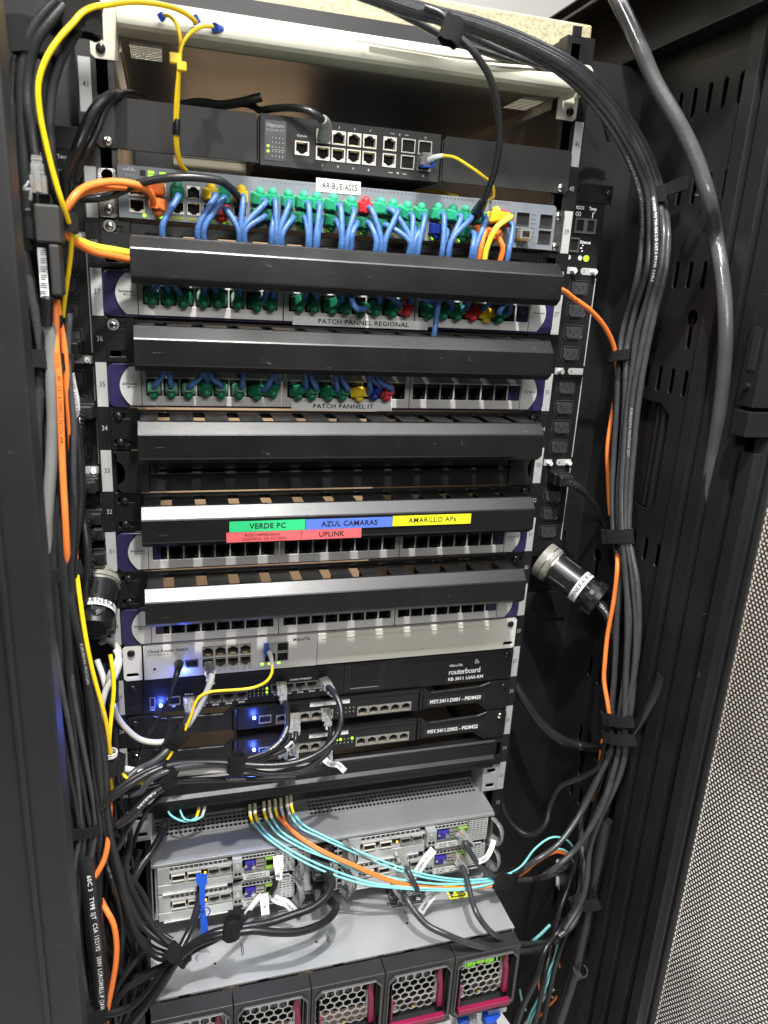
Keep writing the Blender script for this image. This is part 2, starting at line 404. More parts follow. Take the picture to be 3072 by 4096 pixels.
# ================================================================ SETTING
b = MB('floor_tile'); b.box(-3000, 3000, -3000, 2500, -1470, -1460); struct(b.build('floor'))
b = MB('wall_tan'); b.box(-3000, 3000, 1500, 1520, -1460, 760); struct(b.build('back_wall'))
b = MB('upper_wall'); b.box(-3000, 3000, 1490, 1510, 760, 2000); struct(b.build('upper_wall'))
b = MB('wall_white'); b.box(1900, 1920, -3000, 1500, -1460, 2000); struct(b.build('side_wall'))
b = MB('ceiling_paint'); b.box(-3000, 3000, -3000, 2500, 2000, 2020); struct(b.build('ceiling'))
# ================================================================ CABINET
cab = thing('server_cabinet', 'tall black steel cabinet with slotted inner side and open perforated door', 'server cabinet', (0, 300, -1450))
def slot(y, z, w, h, n=6):
    r = w/2; P = []
    for i in range(n+1): q = math.pi*i/n; P.append((y+r*math.cos(q), z+h/2-r+r*math.sin(q)))
    for i in range(n+1): q = math.pi+math.pi*i/n; P.append((y+r*math.cos(q), z-h/2+r+r*math.sin(q)))
    return P
def keyhole(y, z, s=1):
    P = []
    for i in range(13): q = -math.pi*.35+math.pi*1.7*i/12; P.append((y+9*math.cos(q)*s, z+11+9*math.sin(q)))
    for i in range(7): q = math.pi+math.pi*i/6; P.append((y-(2+4*math.cos(q))*-1*s-3*s, z-18+4*math.sin(q)))
    return P
def side_panel(X, s):
    H = []
    for z in (492, 404, 317, 203, 88, 3, -82, -196, -300, -390, -480, -590):
        ys = [-2, -25, -48.5, -71.5, -94.5] if z > 150 or z < -150 else [-2, -25, -48.5, -71.5]
        if z == 88: continue
        if z == 492: ys = [-7.5, -31, -55, -78, -101.5]
        if z == 404: ys = [-7.5, -31, -55, -78, -103]
        if z == 3: ys = [-51, -75, -99]
        for y in ys: H.append(slot(y, z, 8, 29))
    H = [h for h in H]
    for y, z in ((-88, 262), (-15, 262), (-58, -52), (20, -52), (-90, -260), (-15, -340), (-60, -430)): H.append(keyhole(y, z))
    H.append([(-55, 176), (-20, 168)][:0] or [(-78, 60), (-70, 50), (20, 50), (20, 176), (-60, 176), (-78, 165)])
    b = MB('cabinet_paint'); b.ext([(-112, -1400), (330, -1400), (330, 560), (-112, 560)], 'x', X, X+s*2, H)
    # front post folds: a run of vertical ribs
    for y0, y1, d in ((-112, -130, 7), (-130, -137, -6), (-137, -158, 4), (-158, -163, -6), (-163, -186, 0)):
        b.box(min(X-s*d, X+s*14), max(X-s*d, X+s*14), y1, y0, -1400, 560)
    return b
b = side_panel(362, 1); o = b.build('side_panel', cab, bevel=1.2)
b = side_panel(-362, -1); b.build('side_panel', cab, bevel=1.2)
b = MB('cabinet_paint'); b.box(384, 388, -200, 900, -1400, 640); b.build('outer_skin', cab)
b = MB('cabinet_paint'); b.box(-388, -384, -200, 900, -1400, 640); b.build('outer_skin', cab)
b = MB('cabinet_paint'); b.box(371, 373, -80, 24, 46, 180); b.build('recess_plate', cab)
# vertical channel seen through the big side cut-out
b = MB('cabinet_paint'); b.box(364, 371, -66, -60, 50, 176); b.box(366, 371, -52, -49, 50, 176); b.build('channel', cab, bevel=1)
# top frame beams
b = MB('cabinet_paint')
b.prof([(0, 0)], 0, 0, 1) if False else None
b.ext([(384, 556), (334, 548), (334, 551), (362, 556), (362, 640), (300, 612), (300, 616), (384, 660)], 'y', -186, 900); b.build('top_beam', cab, bevel=1)
b = MB('cabinet_paint'); b.ext([(384, 556), (334, 548), (334, 551), (362, 556), (362, 640), (300, 612), (300, 616), (384, 660)], 'y', -186, 900, T=Matrix.Scale(-1, 4, (1, 0, 0))); b.build('top_beam', cab, bevel=1)
b = MB('cabinet_paint'); b.box(-362, 362, 540, 580, 622, 660); b.box(-362, -100, -186, -150, 600, 660); b.build('cross_beam', cab, bevel=1.5)
b = MB('cabinet_paint')   # roof plate; cable opening widened forward to let more light in
b.ext([(-384, -186), (384, -186), (384, 900), (-384, 900)], 'z', 661, 663, [[(-290, -150), (350, -150), (350, 520), (-290, 520)]]); b.build('roof', cab)
b = MB('cabinet_paint'); b.box(-262, 262, 60, 63, 520, 549); b.build('blanking_plate', cab)
# mounting rails with unit numbers
def rail(s):
    X = lambda x: s*x
    b = MB('black_paint'); H = []
    for u in range(14, 44):
        for k in (-15.9, 0, 15.9):
            z = uz(u)+k; H.append([(X(227.5), z-4.8), (X(237.5), z-4.8), (X(237.5), z+4.8), (X(227.5), z+4.8)])
    b.ext([(X(222), -760), (X(254), -760), (X(254), 545), (X(222), 545)], 'y', 0, 2, H)
    b.box(*sorted((X(252), X(254))), 2, 60, -760, 545); b.box(*sorted((X(222), X(223.5))), 2, 18, -760, 545)
    r = b.build('mounting_rail', cab)
    for u in range(22, 42):
        odd = u % 2; m = MB('marker_white' if odd else 'black_plastic')
        P = [(X(242), uz(u)-22), (X(252.2), uz(u)-22), (X(252.2), uz(u)+22), (X(242), uz(u)+22)]
        m.ext(P, 'y', -.5, 0); m.text(str(u), X(247), uz(u)-2, -.7, 5.2, 'ink' if odd else 'print_grey', align='c', sx=.8)
        m.build('number_strip', r)
    return r
rail(1); rail(-1)
# rear posts, dim, seen through gaps
b = MB('black_paint')
for s in (-1, 1): b.box(*sorted((s*225, s*262)), 640, 660, -760, 545)
b.build('rear_rail', cab)
b = MB('black_paint'); b.box(-262, 262, 636, 640, 100, 330); b.box(60, 262, 636, 640, 330, 520); b.box(-262, -150, 636, 640, 330, 520); b.build('rear_blackout', cab)  # added black sheets, darken the shelf's reflection and the manager slots
for s in (-1, 1):
    b = MB('cabinet_paint'); b.box(*sorted((s*225, s*227)), 20, 636, -760, 545); b.build('side_blackout', cab)  # added black plates, hide the tan wall beside the rails
for s in (-1, 1):
    b = MB('cabinet_paint'); b.box(*sorted((s*256, s*361)), 66, 68, -1400, 545); b.build('side_blackout', cab); b = MB('cabinet_paint'); b.box(*sorted((s*258, s*260)), 68, 700, -1400, 545); b.build('side_blackout', cab)  # added black sheets that keep the outer side gaps dark
# left door stile and leaf (opened), right door with hexagonal mesh
e1 = at(150, 2000, -300); e0 = at(0, 2150, -300)
b = MB('cabinet_paint'); b.box(e0.x, e1.x, -300, -272, -1400, 640); b.box(e0.x-3, e0.x+1.5, -303, -290, -1400, 640)
ld = b.build('door', cab, bevel=1.5); ld['label'] = 'left door stile, near the camera and edge on'
b = MB('cabinet_paint'); b.box(e0.x-48, e0.x-2, -292, -284, -1400, 640); b.build('door_frame', cab, bevel=1)
b = MB('cabinet_paint'); b.hexmesh(e0.x-170, e0.x-50, -760, -350, 7.4, .78, -288); b.build('door_mesh', cab, solid=1)
hx, hy = 378.0, -206.0; ang = math.radians(-66); du = Vector((math.cos(ang), math.sin(ang), 0)); dn = Vector((-du.y, du.x, 0))
def dr(u, w, z): return Vector((hx, hy, 0))+du*u+dn*w+Vector((0, 0, z))
b = MB('cabinet_paint')
for u0, u1, w0, w1 in ((-8, 6, -3, 16), (6, 12, 4, 12)):
    V = [dr(u, w, z) for z in (-1400, 640) for w in (w0, w1) for u in (u0, u1)]
    b.raw(V, [(0, 1, 3, 2), (4, 6, 7, 5), (0, 4, 5, 1), (2, 3, 7, 6), (0, 2, 6, 4), (1, 5, 7, 3)])
rd = b.build('door', cab, bevel=1.5); rd['label'] = 'right door with hexagonal mesh, swung wide open'
b = MB('cabinet_paint')
for zz in (600,): b.hexmesh(12, 330, -640, 330, 5.0, .70, 0, fn=lambda a, z: dr(a, 6+.30*max(0, 46-a), z))
b.build('door_mesh', cab, solid=.9)
# hinge / latch hardware on the right jamb
b = MB('cabinet_paint')
V = lambda y0, y1, z0, z1, x0=352, x1=372: b.box(x0, x1, y0, y1, z0, z1)
V(-212, -190, 196, 300, 350, 384); V(-214, -194, 168, 192, 346, 384); V(-210, -192, -1400, 150, 366, 384)
b.use('dark_hole'); b.box(349, 350.2, -206, -196, 230, 270); b.use('cabinet_paint'); b.cyl((350, -201, 215), (346, -201, 215), 3.5)
b.build('latch_housing', cab, bevel=1.5)
# lower side bracket that carries the PDU
b = MB('cabinet_paint'); b.ext([(252, -150), (352, -150), (352, 20), (252, 20)], 'y', 62, 65, [[(262, -110), (336, -110), (336, -20), (262, -20)], slot(270, -135, 8, 6), slot(300, -135, 8, 6), slot(330, -135, 8, 6)]); b.build('side_bracket', cab, bevel=1)
# insulation foam at the roof opening
b = MB('foam'); b.box(-190, 302, 96, 150, 548, 590); b.box(286, 430, 190, 260, 640, 662) if False else None
tag(b.build('foam_strip', bevel=3), 'gold coloured foam strip lying along the roof opening', 'foam strip')

# ================================================================ BEIGE SHELF (U42)
sh = thing('rack_shelf', 'cream metal shelf with vent slits mounted at the top of the rack', 'shelf', (0, 0, 487))
b = MB('beige')
b.prof([(-1, 517), (-3, 516), (-26, 500), (-30, 489), (-26, 486.5), (4, 487)], -217, 217, 1.2)
b.box(-218, -216, -3, 60, 487, 520); b.box(216, 218, -3, 60, 487, 520)
b.build('front_lip', sh, bevel=.6)
b = MB('beige'); b.ext([(216, 487), (236, 487), (240.5, 491), (240.5, 508), (236, 512), (216, 512)], 'y', -29, -24); b.box(236, 240, -26, -1, 487, 512); b.build('corner_flange', sh, bevel=1.2)
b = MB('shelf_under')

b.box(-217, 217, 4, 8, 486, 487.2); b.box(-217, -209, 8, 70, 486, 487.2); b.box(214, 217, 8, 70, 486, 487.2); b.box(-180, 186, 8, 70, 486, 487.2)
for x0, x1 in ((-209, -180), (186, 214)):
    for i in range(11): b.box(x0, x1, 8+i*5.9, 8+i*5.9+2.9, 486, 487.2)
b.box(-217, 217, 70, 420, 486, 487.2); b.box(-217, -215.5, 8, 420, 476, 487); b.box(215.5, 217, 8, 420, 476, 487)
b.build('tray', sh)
for s in (-1, 1):
    b = MB('beige'); b.ext([(s*218, 466), (s*238, 466), (s*241.3, 469), (s*241.3, 520), (s*218, 520)], 'y', -2.6, -.6); b.build('ear', sh, bevel=.5)
    inst(SCREW_D, 'screw', sh, (s*232.5, -2.4, 474)); 
    if s < 0: inst(SCREW_D, 'screw', sh, (s*232.5, -2.4, 506))

# ================================================================ 12-PORT SWITCH (U40, dark)
def sw_ports(dev, name, me, pts, Y):
    for p in pts: inst(me, name, dev, (p[0], Y, p[1]))
ecs = thing('network_switch', 'small charcoal switch with twelve ports between two flat bracket plates', 'network switch', (0, 0, 394))
Z0, Z1 = 394, 437
b = MB('charcoal'); b.ext([(-241, Z0+4), (-237, Z0), (-97, Z0), (-94, Z0+2), (-94, Z1-6), (-97, Z1), (-237, Z1), (-241, Z1-4)], 'y', -4, -1.6); b.box(-96, -93, -4, 40, Z0, Z1-4); b.build('bracket', ecs, bevel=.5)
b = MB('charcoal'); b.ext([(241, Z0+4), (237, Z0), (97, Z0), (93, Z0+4), (93, Z1-6), (97, Z1), (237, Z1), (241, Z1-4)], 'y', -4, -1.6); b.box(92, 95, -4, 40, Z0, Z1-4); b.build('bracket', ecs, bevel=.5)
b = MB('charcoal'); XL, XR = -92.5, 89.5
def px2(x, y): p = at(900+x*.663, y*.663, -7); return p.x, p.z
def R2(x0, x1, y0, y1):
    a = px2((x0+x1)/2, (y0+y1)/2); c = px2(x0, (y0+y1)/2); d = px2(x1, (y0+y1)/2); e = px2((x0+x1)/2, y0); f = px2((x0+x1)/2, y1)
    return c[0], d[0], f[1], e[1]
cx0, cx1, cz0, cz1 = R2(413, 513, 836, 936)
colx = [px2(590+i*93.5, 880)[0] for i in range(4)]; zt = px2(780, 838)[1]; zb = px2(780, 918)[1]
x5 = px2(992, 880)[0]; zt5 = px2(992, 855)[1]; zb5 = px2(992, 950)[1]; xs1 = px2(1102, 900)[0]; xs2 = px2(1203, 900)[0]
ztS = px2(1102, 868)[1]; zbS = px2(1102, 965)[1]; ztS2 = px2(1203, 885)[1]; zbS2 = px2(1203, 968)[1]
zt = 423.0; zb = 408.0
holes = [[(x, y) for x, y in ((-82+6-.2, 402.5), (-70.3+6, 402.5), (-70.3+6, 414), (-76.2, 414))]]
PW, PH = 11.6, 10.4
cxm = (cx0+cx1)/2
def hole(x, z, w, h): return [(x-w/2, z-h/2), (x+w/2, z-h/2), (x+w/2, z+h/2), (x-w/2, z+h/2)]
pp = [(cxm, 410.5)]+[(x, z) for x in colx for z in (zt, zb)]+[(x5, zt), (x5, zb)]; sf = [(xs1, zt), (xs1, zb), (xs2, zt), (xs2, zb)]
b.ext([(XL, 392.5), (XR, 392.5), (XR, 437), (XL, 437)], 'y', -8, -6, [hole(x, z, 14, 13.0) for x, z in pp]+[hole(x, z, 14.2, 12.8) for x, z in sf])
b.box(XL, XR, -6, 220, 392.5, 393.7); b.box(XL, XR, -6, 220, 436, 437); b.box(XL, XL+1, -6, 220, 393.7, 436); b.box(XR-1, XR, -6, 220, 393.7, 436)
b.build('case', ecs, bevel=.4)
b = MB('black_plastic'); b.box(-88.5, -68, -8.4, -8, 397, 432)
b.text('Edgecore', -87, 426.5, -8.5, 3.0, 'print_grey', True, sx=1.05); b.text('ECS4100-12T', -87, 422.6, -8.5, 2.0, 'print_grey', sx=1.1)
for i in range(4):
    for j in range(5): b.use('print_grey'); b.cyl((-81+i*3.3, -8.4, 417-j*4), (-81+i*3.3, -8.6, 417-j*4), .55, n=8)
b.box(-82, -68.5, -8.5, -8.4, 406.5, 406.8)
b.build('status_panel', ecs)
for z in (409.5, 405.0):
    b = MB('led_green'); b.cyl((-85.2, -8.3, z), (-85.2, -9.0, z), 1.1, n=10); b.build('led', ecs)
pmU = port_mesh(11.6, 10.2, 1.1, 'port_frame', True); pmD = port_mesh(11.6, 10.2, 1.1, 'port_frame', False)
for i, (x, z) in enumerate(pp): inst(pmU if (z > 415) else pmD, 'port', ecs, (x, -8.3, z))
sm_ = sfp_mesh(12.6, 11); [inst(sm_, 'fibre_slot', ecs, (x, -8, z)) for x, z in sf]
b = MB('print_white'); b.text('Console', cxm, 420.5, -8.15, 2.0, 'print_white', align='c')
for i, x in enumerate(colx): b.text(str(2*i+1), x, 431.6, -8.15, 1.9, 'print_white', align='c'); b.text(str(2*i+2), x, 396.5, -8.15, 1.9, 'print_white', align='c')
b.text('9', (x5+xs1)/2, 431.4, -8.15, 1.9, 'print_white', align='c'); b.text('10', (x5+xs1)/2, 396.3, -8.15, 1.9, 'print_white', align='c')
b.text('11', xs2, 431.4, -8.15, 1.9, 'print_white', align='c'); b.text('12', xs2, 396.5, -8.15, 1.9, 'print_white', align='c')
b.use('print_white')
for z in (432.6, 397): b.box(x5, x5+4.5, -8.15, -8.1, z-.15, z+.15); b.box(xs1-4, xs1, -8.15, -8.1, z-.15, z+.15)
b.build('lettering', ecs, fix=False)
inst(SCREW_B, 'screw', ecs, (-230.5, -4, 399.5)); inst(SCREW_B, 'screw', ecs, (231.5, -4, 399.5))
# cream box standing on the grey switch behind
b = MB('cream'); b.box(-172, -100, 50, 140, 382, 404); b.use('wall_white'); b.box(-172, -100, 48.5, 50, 400, 404)
tag(b.build('power_adapter', bevel=1.5), 'cream plastic adapter box lying on top of the grey switch', 'adapter')

# ================================================================ 24-PORT GREY SWITCH (U39)
cz = uz(39); cis = thing('network_switch', 'grey-blue switch crowded with green booted plugs below the charcoal switch', 'network switch', (0, 0, cz-22))
top24 = [-96.1+14.0*i for i in range(0)]
GX = [-96.1, -82.2, -66.6, -52.8, -39.2, -24.3, -4.5, 9.8, 23.3, 38.4, 52.6, 69.0, 86.4, 101.7, 116.3, 131.5, 146.5, 159.5]
LX = [-186.5, -170.5, -155.5, -141.0, -127.5, -112.0]
ZT, ZB = cz+6.2, cz-8.4
b = MB('switch_grey')
holes = [hole(x, z, 12.4, 12) for x in LX+GX for z in (ZT, ZB)]+[hole(-206.8, ZT-1, 14, 13), hole(-206.8, ZB-1, 14, 13)]+[hole(x, z, 15.2, 13.0) for x in (186.5, 214.2) for z in (ZT+2.5, ZB+1)]
b.ext([(-223, cz-20.5), (225.5, cz-20.5), (225.5, cz+22.5), (223, cz+24.8), (-220, cz+24.8), (-223, cz+22.5)], 'y', -12, -8, holes)
b.box(-223, 225.5, -8, 300, cz+23.6, cz+24.8); b.box(-223, 225.5, -8, 300, cz-20.5, cz-19.3); b.box(-223, -221.8, -8, 300, cz-20, cz+24); b.box(224.3, 225.5, -8, 300, cz-20, cz+24)
b.use('black_plastic'); b.box(-221, 223, -3, 0, cz-19, cz+23)
b.use('strip_lime'); 
for x in LX+GX: b.box(x-6, x+6, -12.3, -12, cz-18.6, cz-16.2)
b.use('dark_hole')
for x0 in (172, 197.2): 
    for i in range(2):
        for j in range(6): b.box(x0+i*3, x0+i*3+1.4, -12.2, -12, cz-9+j*4.4, cz-7.9+j*4.4)
b.use('port_dim')
for i in range(64): b.box(-90+i*4.1, -88.4+i*4.1, -12.2, -12, cz+21.6, cz+23.6)
b.build('case', cis, bevel=.5)
b = MB('print_white')
for i, h in enumerate((1.2, 2.4, 1.2, 2.4, 3.6, 1.2, 3.6, 2.4, 1.2)): b.box(-218+i*1.25, -217.5+i*1.25, -12.3, -12.1, cz+20.2, cz+20.2+h*.8)
b.text('cisco', -216.6, cz+15.4, -12.25, 3.0, 'print_grey', True, sx=1.05); b.build('lettering', cis, fix=False)
b = MB('charcoal'); b.box(-203, -198, -12.5, -12, cz+16.6, cz+21.6); b.build('button', cis)
for x, z in ((-193.3, 20.3), (-193.3, 16.8), (-183, 20)):
    b = MB('led_lime'); b.box(x-2.7, x+2.7, -12.5, -12, cz+z-1.2, cz+z+1.2); b.build('led', cis)
for i, x in enumerate((-200.5, -186, -182.5, -141, -127.5, -112, -66.6, -52.8, -24.3, -4.5, 9.8, 30, 38.4, 69, 86.4, 116.3, 131.5)):
    b = MB('led_green'); b.cyl((x, -12, cz-17.4), (x, -13.2, cz-17.4), 1.5, n=10); b.build('led', cis)
pcU = port_mesh(11.2, 10.2, .5, 'port_frame', True); pcD = port_mesh(11.2, 10.2, .5, 'port_frame', False)
for x in LX+GX: inst(pcU, 'port', cis, (x, -12.1, ZT)); inst(pcD, 'port', cis, (x, -12.1, ZB))
inst(port_mesh(12, 10.4, .9, 'port_frame', True), 'port', cis, (-206.8, -12.2, ZT-1)); inst(port_mesh(12, 10.4, .9, 'port_frame', False), 'port', cis, (-206.8, -12.2, ZB-1))
for x in (186.5, 214.2):
    for z in (ZT+2.5, ZB+1): inst(sfp_mesh(13.4, 11.4, 'bright_steel'), 'fibre_slot', cis, (x, -12, z))
b = MB('port_metal'); b.box(180.5, 193, -24, -12, ZB-3, ZB+6); b.use('gold'); b.box(181, 191, -26, -24, ZB-5.5, ZB-4); b.box(181, 182, -26, -14, ZB-5, ZB-3); b.box(190, 191, -26, -14, ZB-5, ZB-3); b.use('dark_hole'); b.box(182.5, 191, -24.3, -24, ZB-1.5, ZB+4.5); b.build('transceiver', cis, bevel=.3)
b = MB('white_paper'); b.box(-38.5, 6.5, -12.6, -12.3, cz+17.2, cz+29.5); b.text('AR-BUE-AS05', -32.5, cz+20.6, -12.8, 5.6, 'ink', True, sx=.74, spacing=1.05)
b.use('print_grey')
for i in range(5):
    for j in range(7): b.box(-37.5+i*.9, -37.1+i*.9, -12.65, -12.6, cz+18+j*1.6, cz+18.6+j*1.6); b.box(1.2+i*.9, 1.7+i*.9, -12.65, -12.6, cz+18+j*1.6, cz+18.6+j*1.6)
b.build('paper_label', cis)
for s in (-1, 1):
    b = MB('bright_steel'); b.ext([(s*226, cz-21), (s*240.5, cz-21), (s*241, cz-18), (s*241, cz+18), (s*239, cz+21.5), (s*226, cz+21.5)], 'y', -3.6, -1.4, [slot(s*232.5, cz+15.5, 9.5, 9.6)] if s < 0 else []); b.box(*sorted((s*224.5, s*226.5)), -3.6, 45, cz-20, cz+21); b.build('ear', cis, bevel=.6)
inst(SCREW_B, 'screw', cis, (-232.5, -3.4, cz-14)); inst(SCREW_B, 'screw', cis, (233, -3.4, cz-16)); inst(SCREW_B, 'screw', cis, (233, -3.4, cz+15.5))

# ================================================================ CABLE MANAGERS
SLX = [-189+34.1*i for i in range(12)]
def manager(u, label, dz=0.0, bright=False, screws=()):
    z = uz(u); g = thing('cable_manager', label, 'cable manager', (0, 0, z), 'horizontal cable managers'); zd = z+(dz if dz < 0 else 0)
    b = MB('black_paint')
    H = [hole(x, z+.5, 24, 23) for x in SLX]
    b.ext([(-214, z-21.5), (214, z-21.5), (214, z+20), (-214, z+20)], 'y', -2.2, -.2, H)
    b.ext([(-241, z-21.5), (-214, z-21.5), (-214, z+21.5), (-241, z+21.5)], 'y', -2.4, -.4, [hole(-230, z+13.5, 16, 5.5), hole(-230, z-13.5, 16, 5.5)])
    b.ext([(241, z-21.5), (214, z-21.5), (214, z+21.5), (241, z+21.5)], 'y', -2.4, -.4, [hole(230, z+13.5, 16, 5.5), hole(230, z-13.5, 16, 5.5)])
    HS = [slot(x, -31, 11, 51) for x in SLX]
    b.ext([(-211, -58), (211, -58), (211, -2), (-211, -2)], 'z', zd+16.6, zd+18.2, HS)
    b.ext([(-211, -58), (211, -58), (211, -2), (-211, -2)], 'z', zd-19.5, zd-18, HS)
    b.build('duct', g, bevel=.5)
    z2 = z+dz; b = MB('cover_black')
    b.prof([(-55.2, z2+19.0), (-56.5, z2+18.7), (-57.5, z2+18.2), (-67.2, z2+8.0), (-68, z2+6.6), (-68, z2-15.5), (-67.4, z2-17), (-60.5, z2-22.5), (-56, z2-23)], -213, 213, 1.3)
    b.build('cover', g, bevel=.5)
    for x, zz, m in screws: inst(m, 'screw', g, (x, -2.4, z+zz))
    return g
M38 = manager(38, 'black cable manager with duct cover, highest one, under the grey switch', -11, screws=((-232.5, 16, SCREW_W),))
M36 = manager(36, 'black cable manager between the two patch panels full of green plugs', 0, screws=((-233.5, 14.5, SCREW_W),))
M34 = manager(34, 'black cable manager under the PATCH PANNEL IT label', 0, screws=((-233, 13, SCREW_D), (-232, -14, SCREW_D), (231, 14, SCREW_D)))
M32 = manager(32, 'black cable manager whose cover carries five coloured tape labels', 3.5, screws=((-231, 13, SCREW_D), (-231, -13.5, SCREW_D), (231, 14, SCREW_D)))
M30 = manager(30, 'black cable manager without labels above the lowest empty patch panel', 4.5, screws=((-231, 13.5, SCREW_D), (-231, -14, SCREW_D), (230, 14, SCREW_D)))
# coloured tapes on the U32 cover
def tape(px0, py0, px1, py1, hpx, m, lines, parent, Yf=-69.4, th=.35):
    a = at(px0, py0, Yf); c = at(px1, py1, Yf); zt_ = (a.z+c.z)/2; hgt = hpx
    b = MB(m); b.box(a.x, c.x, Yf-th, Yf, zt_-hgt, zt_)
    for t, fx, fz, hh in lines: b.text(t, a.x+(c.x-a.x)*fx, zt_-hgt*fz, Yf-th-.12, hh, 'ink', align='c', spacing=1.05)
    o = b.build('tape_label', parent); return o, zt_
z32 = uz(32)+3.5; k = .663
for (x0, x1, zt_, h, m, L) in (
    (-128.5, -51.2, z32+4.2, 11.2, 'tape_green', [('VERDE PC', .50, .72, 5.6)]),
    (-50.6, 43.2, z32+4.0, 11.2, 'tape_blue', [('AZUL CAMARAS', .5, .72, 5.6)]),
    (43.8, 134.0, z32+4.6, 11.2, 'tape_yellow', [('AMARILLO APs', .5, .70, 5.6)]),
    (-131.5, -55.5, z32-7.4, 10.6, 'tape_red', [('ROJO IMPRESORAS', .48, .44, 2.9), ('CONTROL DE ACCESO', .5, .86, 2.9)]),
    (-54.9, 9.5, z32-7.4, 10.6, 'tape_red', [('UPLINK', .5, .74, 5.4)])):
    b = MB(m); b.box(x0, x1, -69.75, -69.35, zt_-h, zt_)
    for t, fx, fz, hh in L: b.text(t, x0+(x1-x0)*fx, zt_-h*fz, -70.0, hh, 'ink', hh > 4, align='c', spacing=1.05)
    b.build('tape_label', M32)

# ================================================================ BLANK PANEL U33
z = uz(33); bp = thing('blanking_plate', 'black brush style blank panel with a long thin slit between two managers', 'blank panel', (0, 0, z))
b = MB('black_plastic')
def cutear(s):
    P = [(s*205, z-21.5), (s*232, z-21.5), (s*236, z-18)]
    for i in range(9): q = -math.pi/2+math.pi*i/8; P.append((s*(236-7*math.cos(q)), z+12.5*math.sin(q)-1))
    P += [(s*236, z+18), (s*240, z+21.5), (s*205, z+21.5)]; return P
b.ext(cutear(-1), 'y', -9, -1, []); b.ext(cutear(1), 'y', -9, -1, [])
b.box(-205, 205, -6, -1, z+2.6, z+21.5); b.box(-205, 205, -6, -1, z-21.5, z-.5); b.box(-205, -196, -6, -1, z-.5, z+2.6); b.box(196, 205, -6, -1, z-.5, z+2.6)
b.box(-205, 205, -9.5, -6, z-2.5, z-.7); b.use('dark_hole'); b.box(-196, 196, 2, 3, z-3, z+5); b.build('face_plate', bp, bevel=.8)

# ================================================================ PATCH PANELS
G0 = [-205.0, -62.5, 77.6]; PITCH = 16.55
def patch_panel(u, label, empty, lab=None):
    z = uz(u); g = thing('patch_bay', label, 'patch panel', (0, 0, z), 'grey 24 port patch panels')
    b = MB('navy')
    for s in (-1, 1):
        P = [(s*196, -21.8), (s*236, -21.8), (s*240, -19), (s*241, -15), (s*241, 15), (s*240, 19), (s*236, 21.8), (s*196, 21.8)]
        b.ext([(p[0], p[1]+z) for p in P], 'y', -5, -1)
    b.box(-196, 196, -4, -1, z+19.8, z+21.8); b.box(-196, 196, -4, -1, z-21.8, z-19.8); b.build('end_cap', g, bevel=1.2)
    for s in (-1, 1):
        b = MB('panel_rim'); P = [(s*209.8, z-19.2)]
        for i in range(13): q = -1+2*i/12; P.append((s*(220.5+9.5*(1-q*q)), z+19.2*q))
        P.append((s*209.8, z+19.2)); b.ext(P, 'y', -7.2, -5)
        if s < 0:
            b.text('Schneider', -227.2, z+1.2, -7.4, 2.3, 'ink', True, sx=1.12); b.text('Electric', -220.5, z-1.6, -7.4, 1.7, 'ink', sx=1.2)
            b.use('ink'); b.cyl((-221.8, -7.2, z-.8), (-221.8, -7.35, z-.8), .9, n=10)
        else:
            b.text('Actassi', 214.6, z+.2, -7.4, 2.4, 'ink', True, sx=1.1, spacing=1.25); b.use('ink')
            b.raw([(218+5*math.cos(q)*r, -7.3, z-.6+2.2*math.sin(q)*r) for r in (1, .9) for q in [math.pi*(1.1+.8*i/8) for i in range(9)]], [(i, i+1, i+10, i+9) for i in range(8)])
        b.build('badge', g, bevel=.5)
    PF = []
    for gi, x0 in enumerate(G0):
        b = MB('panel_silver'); xa = (-209.2, -67.6, 74.4)[gi]; xb = (-68.4, 73.6, 209.2)[gi]; w = (xb-8-x0+2)/8 if False else PITCH
        H = [hole(x0+PITCH*i+7.6, z-.8, 14.8, 17.4) for i in range(8)]+[[(x0, z+9.6), (x0+PITCH*8-1.5, z+9.6), (x0+PITCH*8-1.5, z+17.8), (x0, z+17.8)]]
        b.ext([(xa, z-19.4), (xb, z-19.4), (xb, z+19.4), (xa, z+19.4)], 'y', -7, -5, H); pf = b.build('port_frame', g, bevel=.4); PF.append(pf)
        b = MB('window'); b.box(x0+.4, x0+PITCH*8-2, -6.3, -5.6, z+9.9, z+17.4); b.build('label_window', pf)
    me = _pm.get('ppport')
    if not me:
        m = MB('dark_hole'); m.ext([(-8.2, -9.4), (8.2, -9.4), (8.2, 9.4), (-8.2, 9.4)], 'y', -5, 13, [[(-7.3, -8.6), (7.3, -8.6), (7.3, 8.6), (-7.3, 8.6)]])
        m.box(-7.3, 7.3, 12, 13, -8.6, 8.6); m.use('black_plastic'); m.box(-7.2, 7.2, -3.4, 2, 4.6, 8.5)
        m.box(-7.2, -5.6, -2.4, 12, -8.5, 4.6); m.box(5.6, 7.2, -2.4, 12, -8.5, 4.6); m.box(-5.6, -3.2, -2.2, 12, -8.5, -5.4); m.box(3.2, 5.6, -2.2, 12, -8.5, -5.4)
        m.use('port_metal'); 
        for i in range(8): m.box(-3.7+i, -3.4+i, 1, 6, 3.6, 4.2)
        m.use('port_dim'); m.box(-5, 5, -3.6, -3.4, 5.6, 6.0)
        me = _pm['ppport'] = m.mesh('port')
    for i in range(24): inst(me, 'port', PF[i//8], (G0[i//8]+PITCH*(i % 8)+7.6, -.5, z-.8))
    if lab:
        x0, x1, t, tx = lab; m = MB('white_paper'); m.box(x0, x1, -7.7, -7.3, z-22.6, z-13.4); m.text(t, tx, z-20.1, -7.9, 4.6, 'ink', True, align='c', sx=1.15, spacing=1.08); m.build('paper_label', g)
    return g
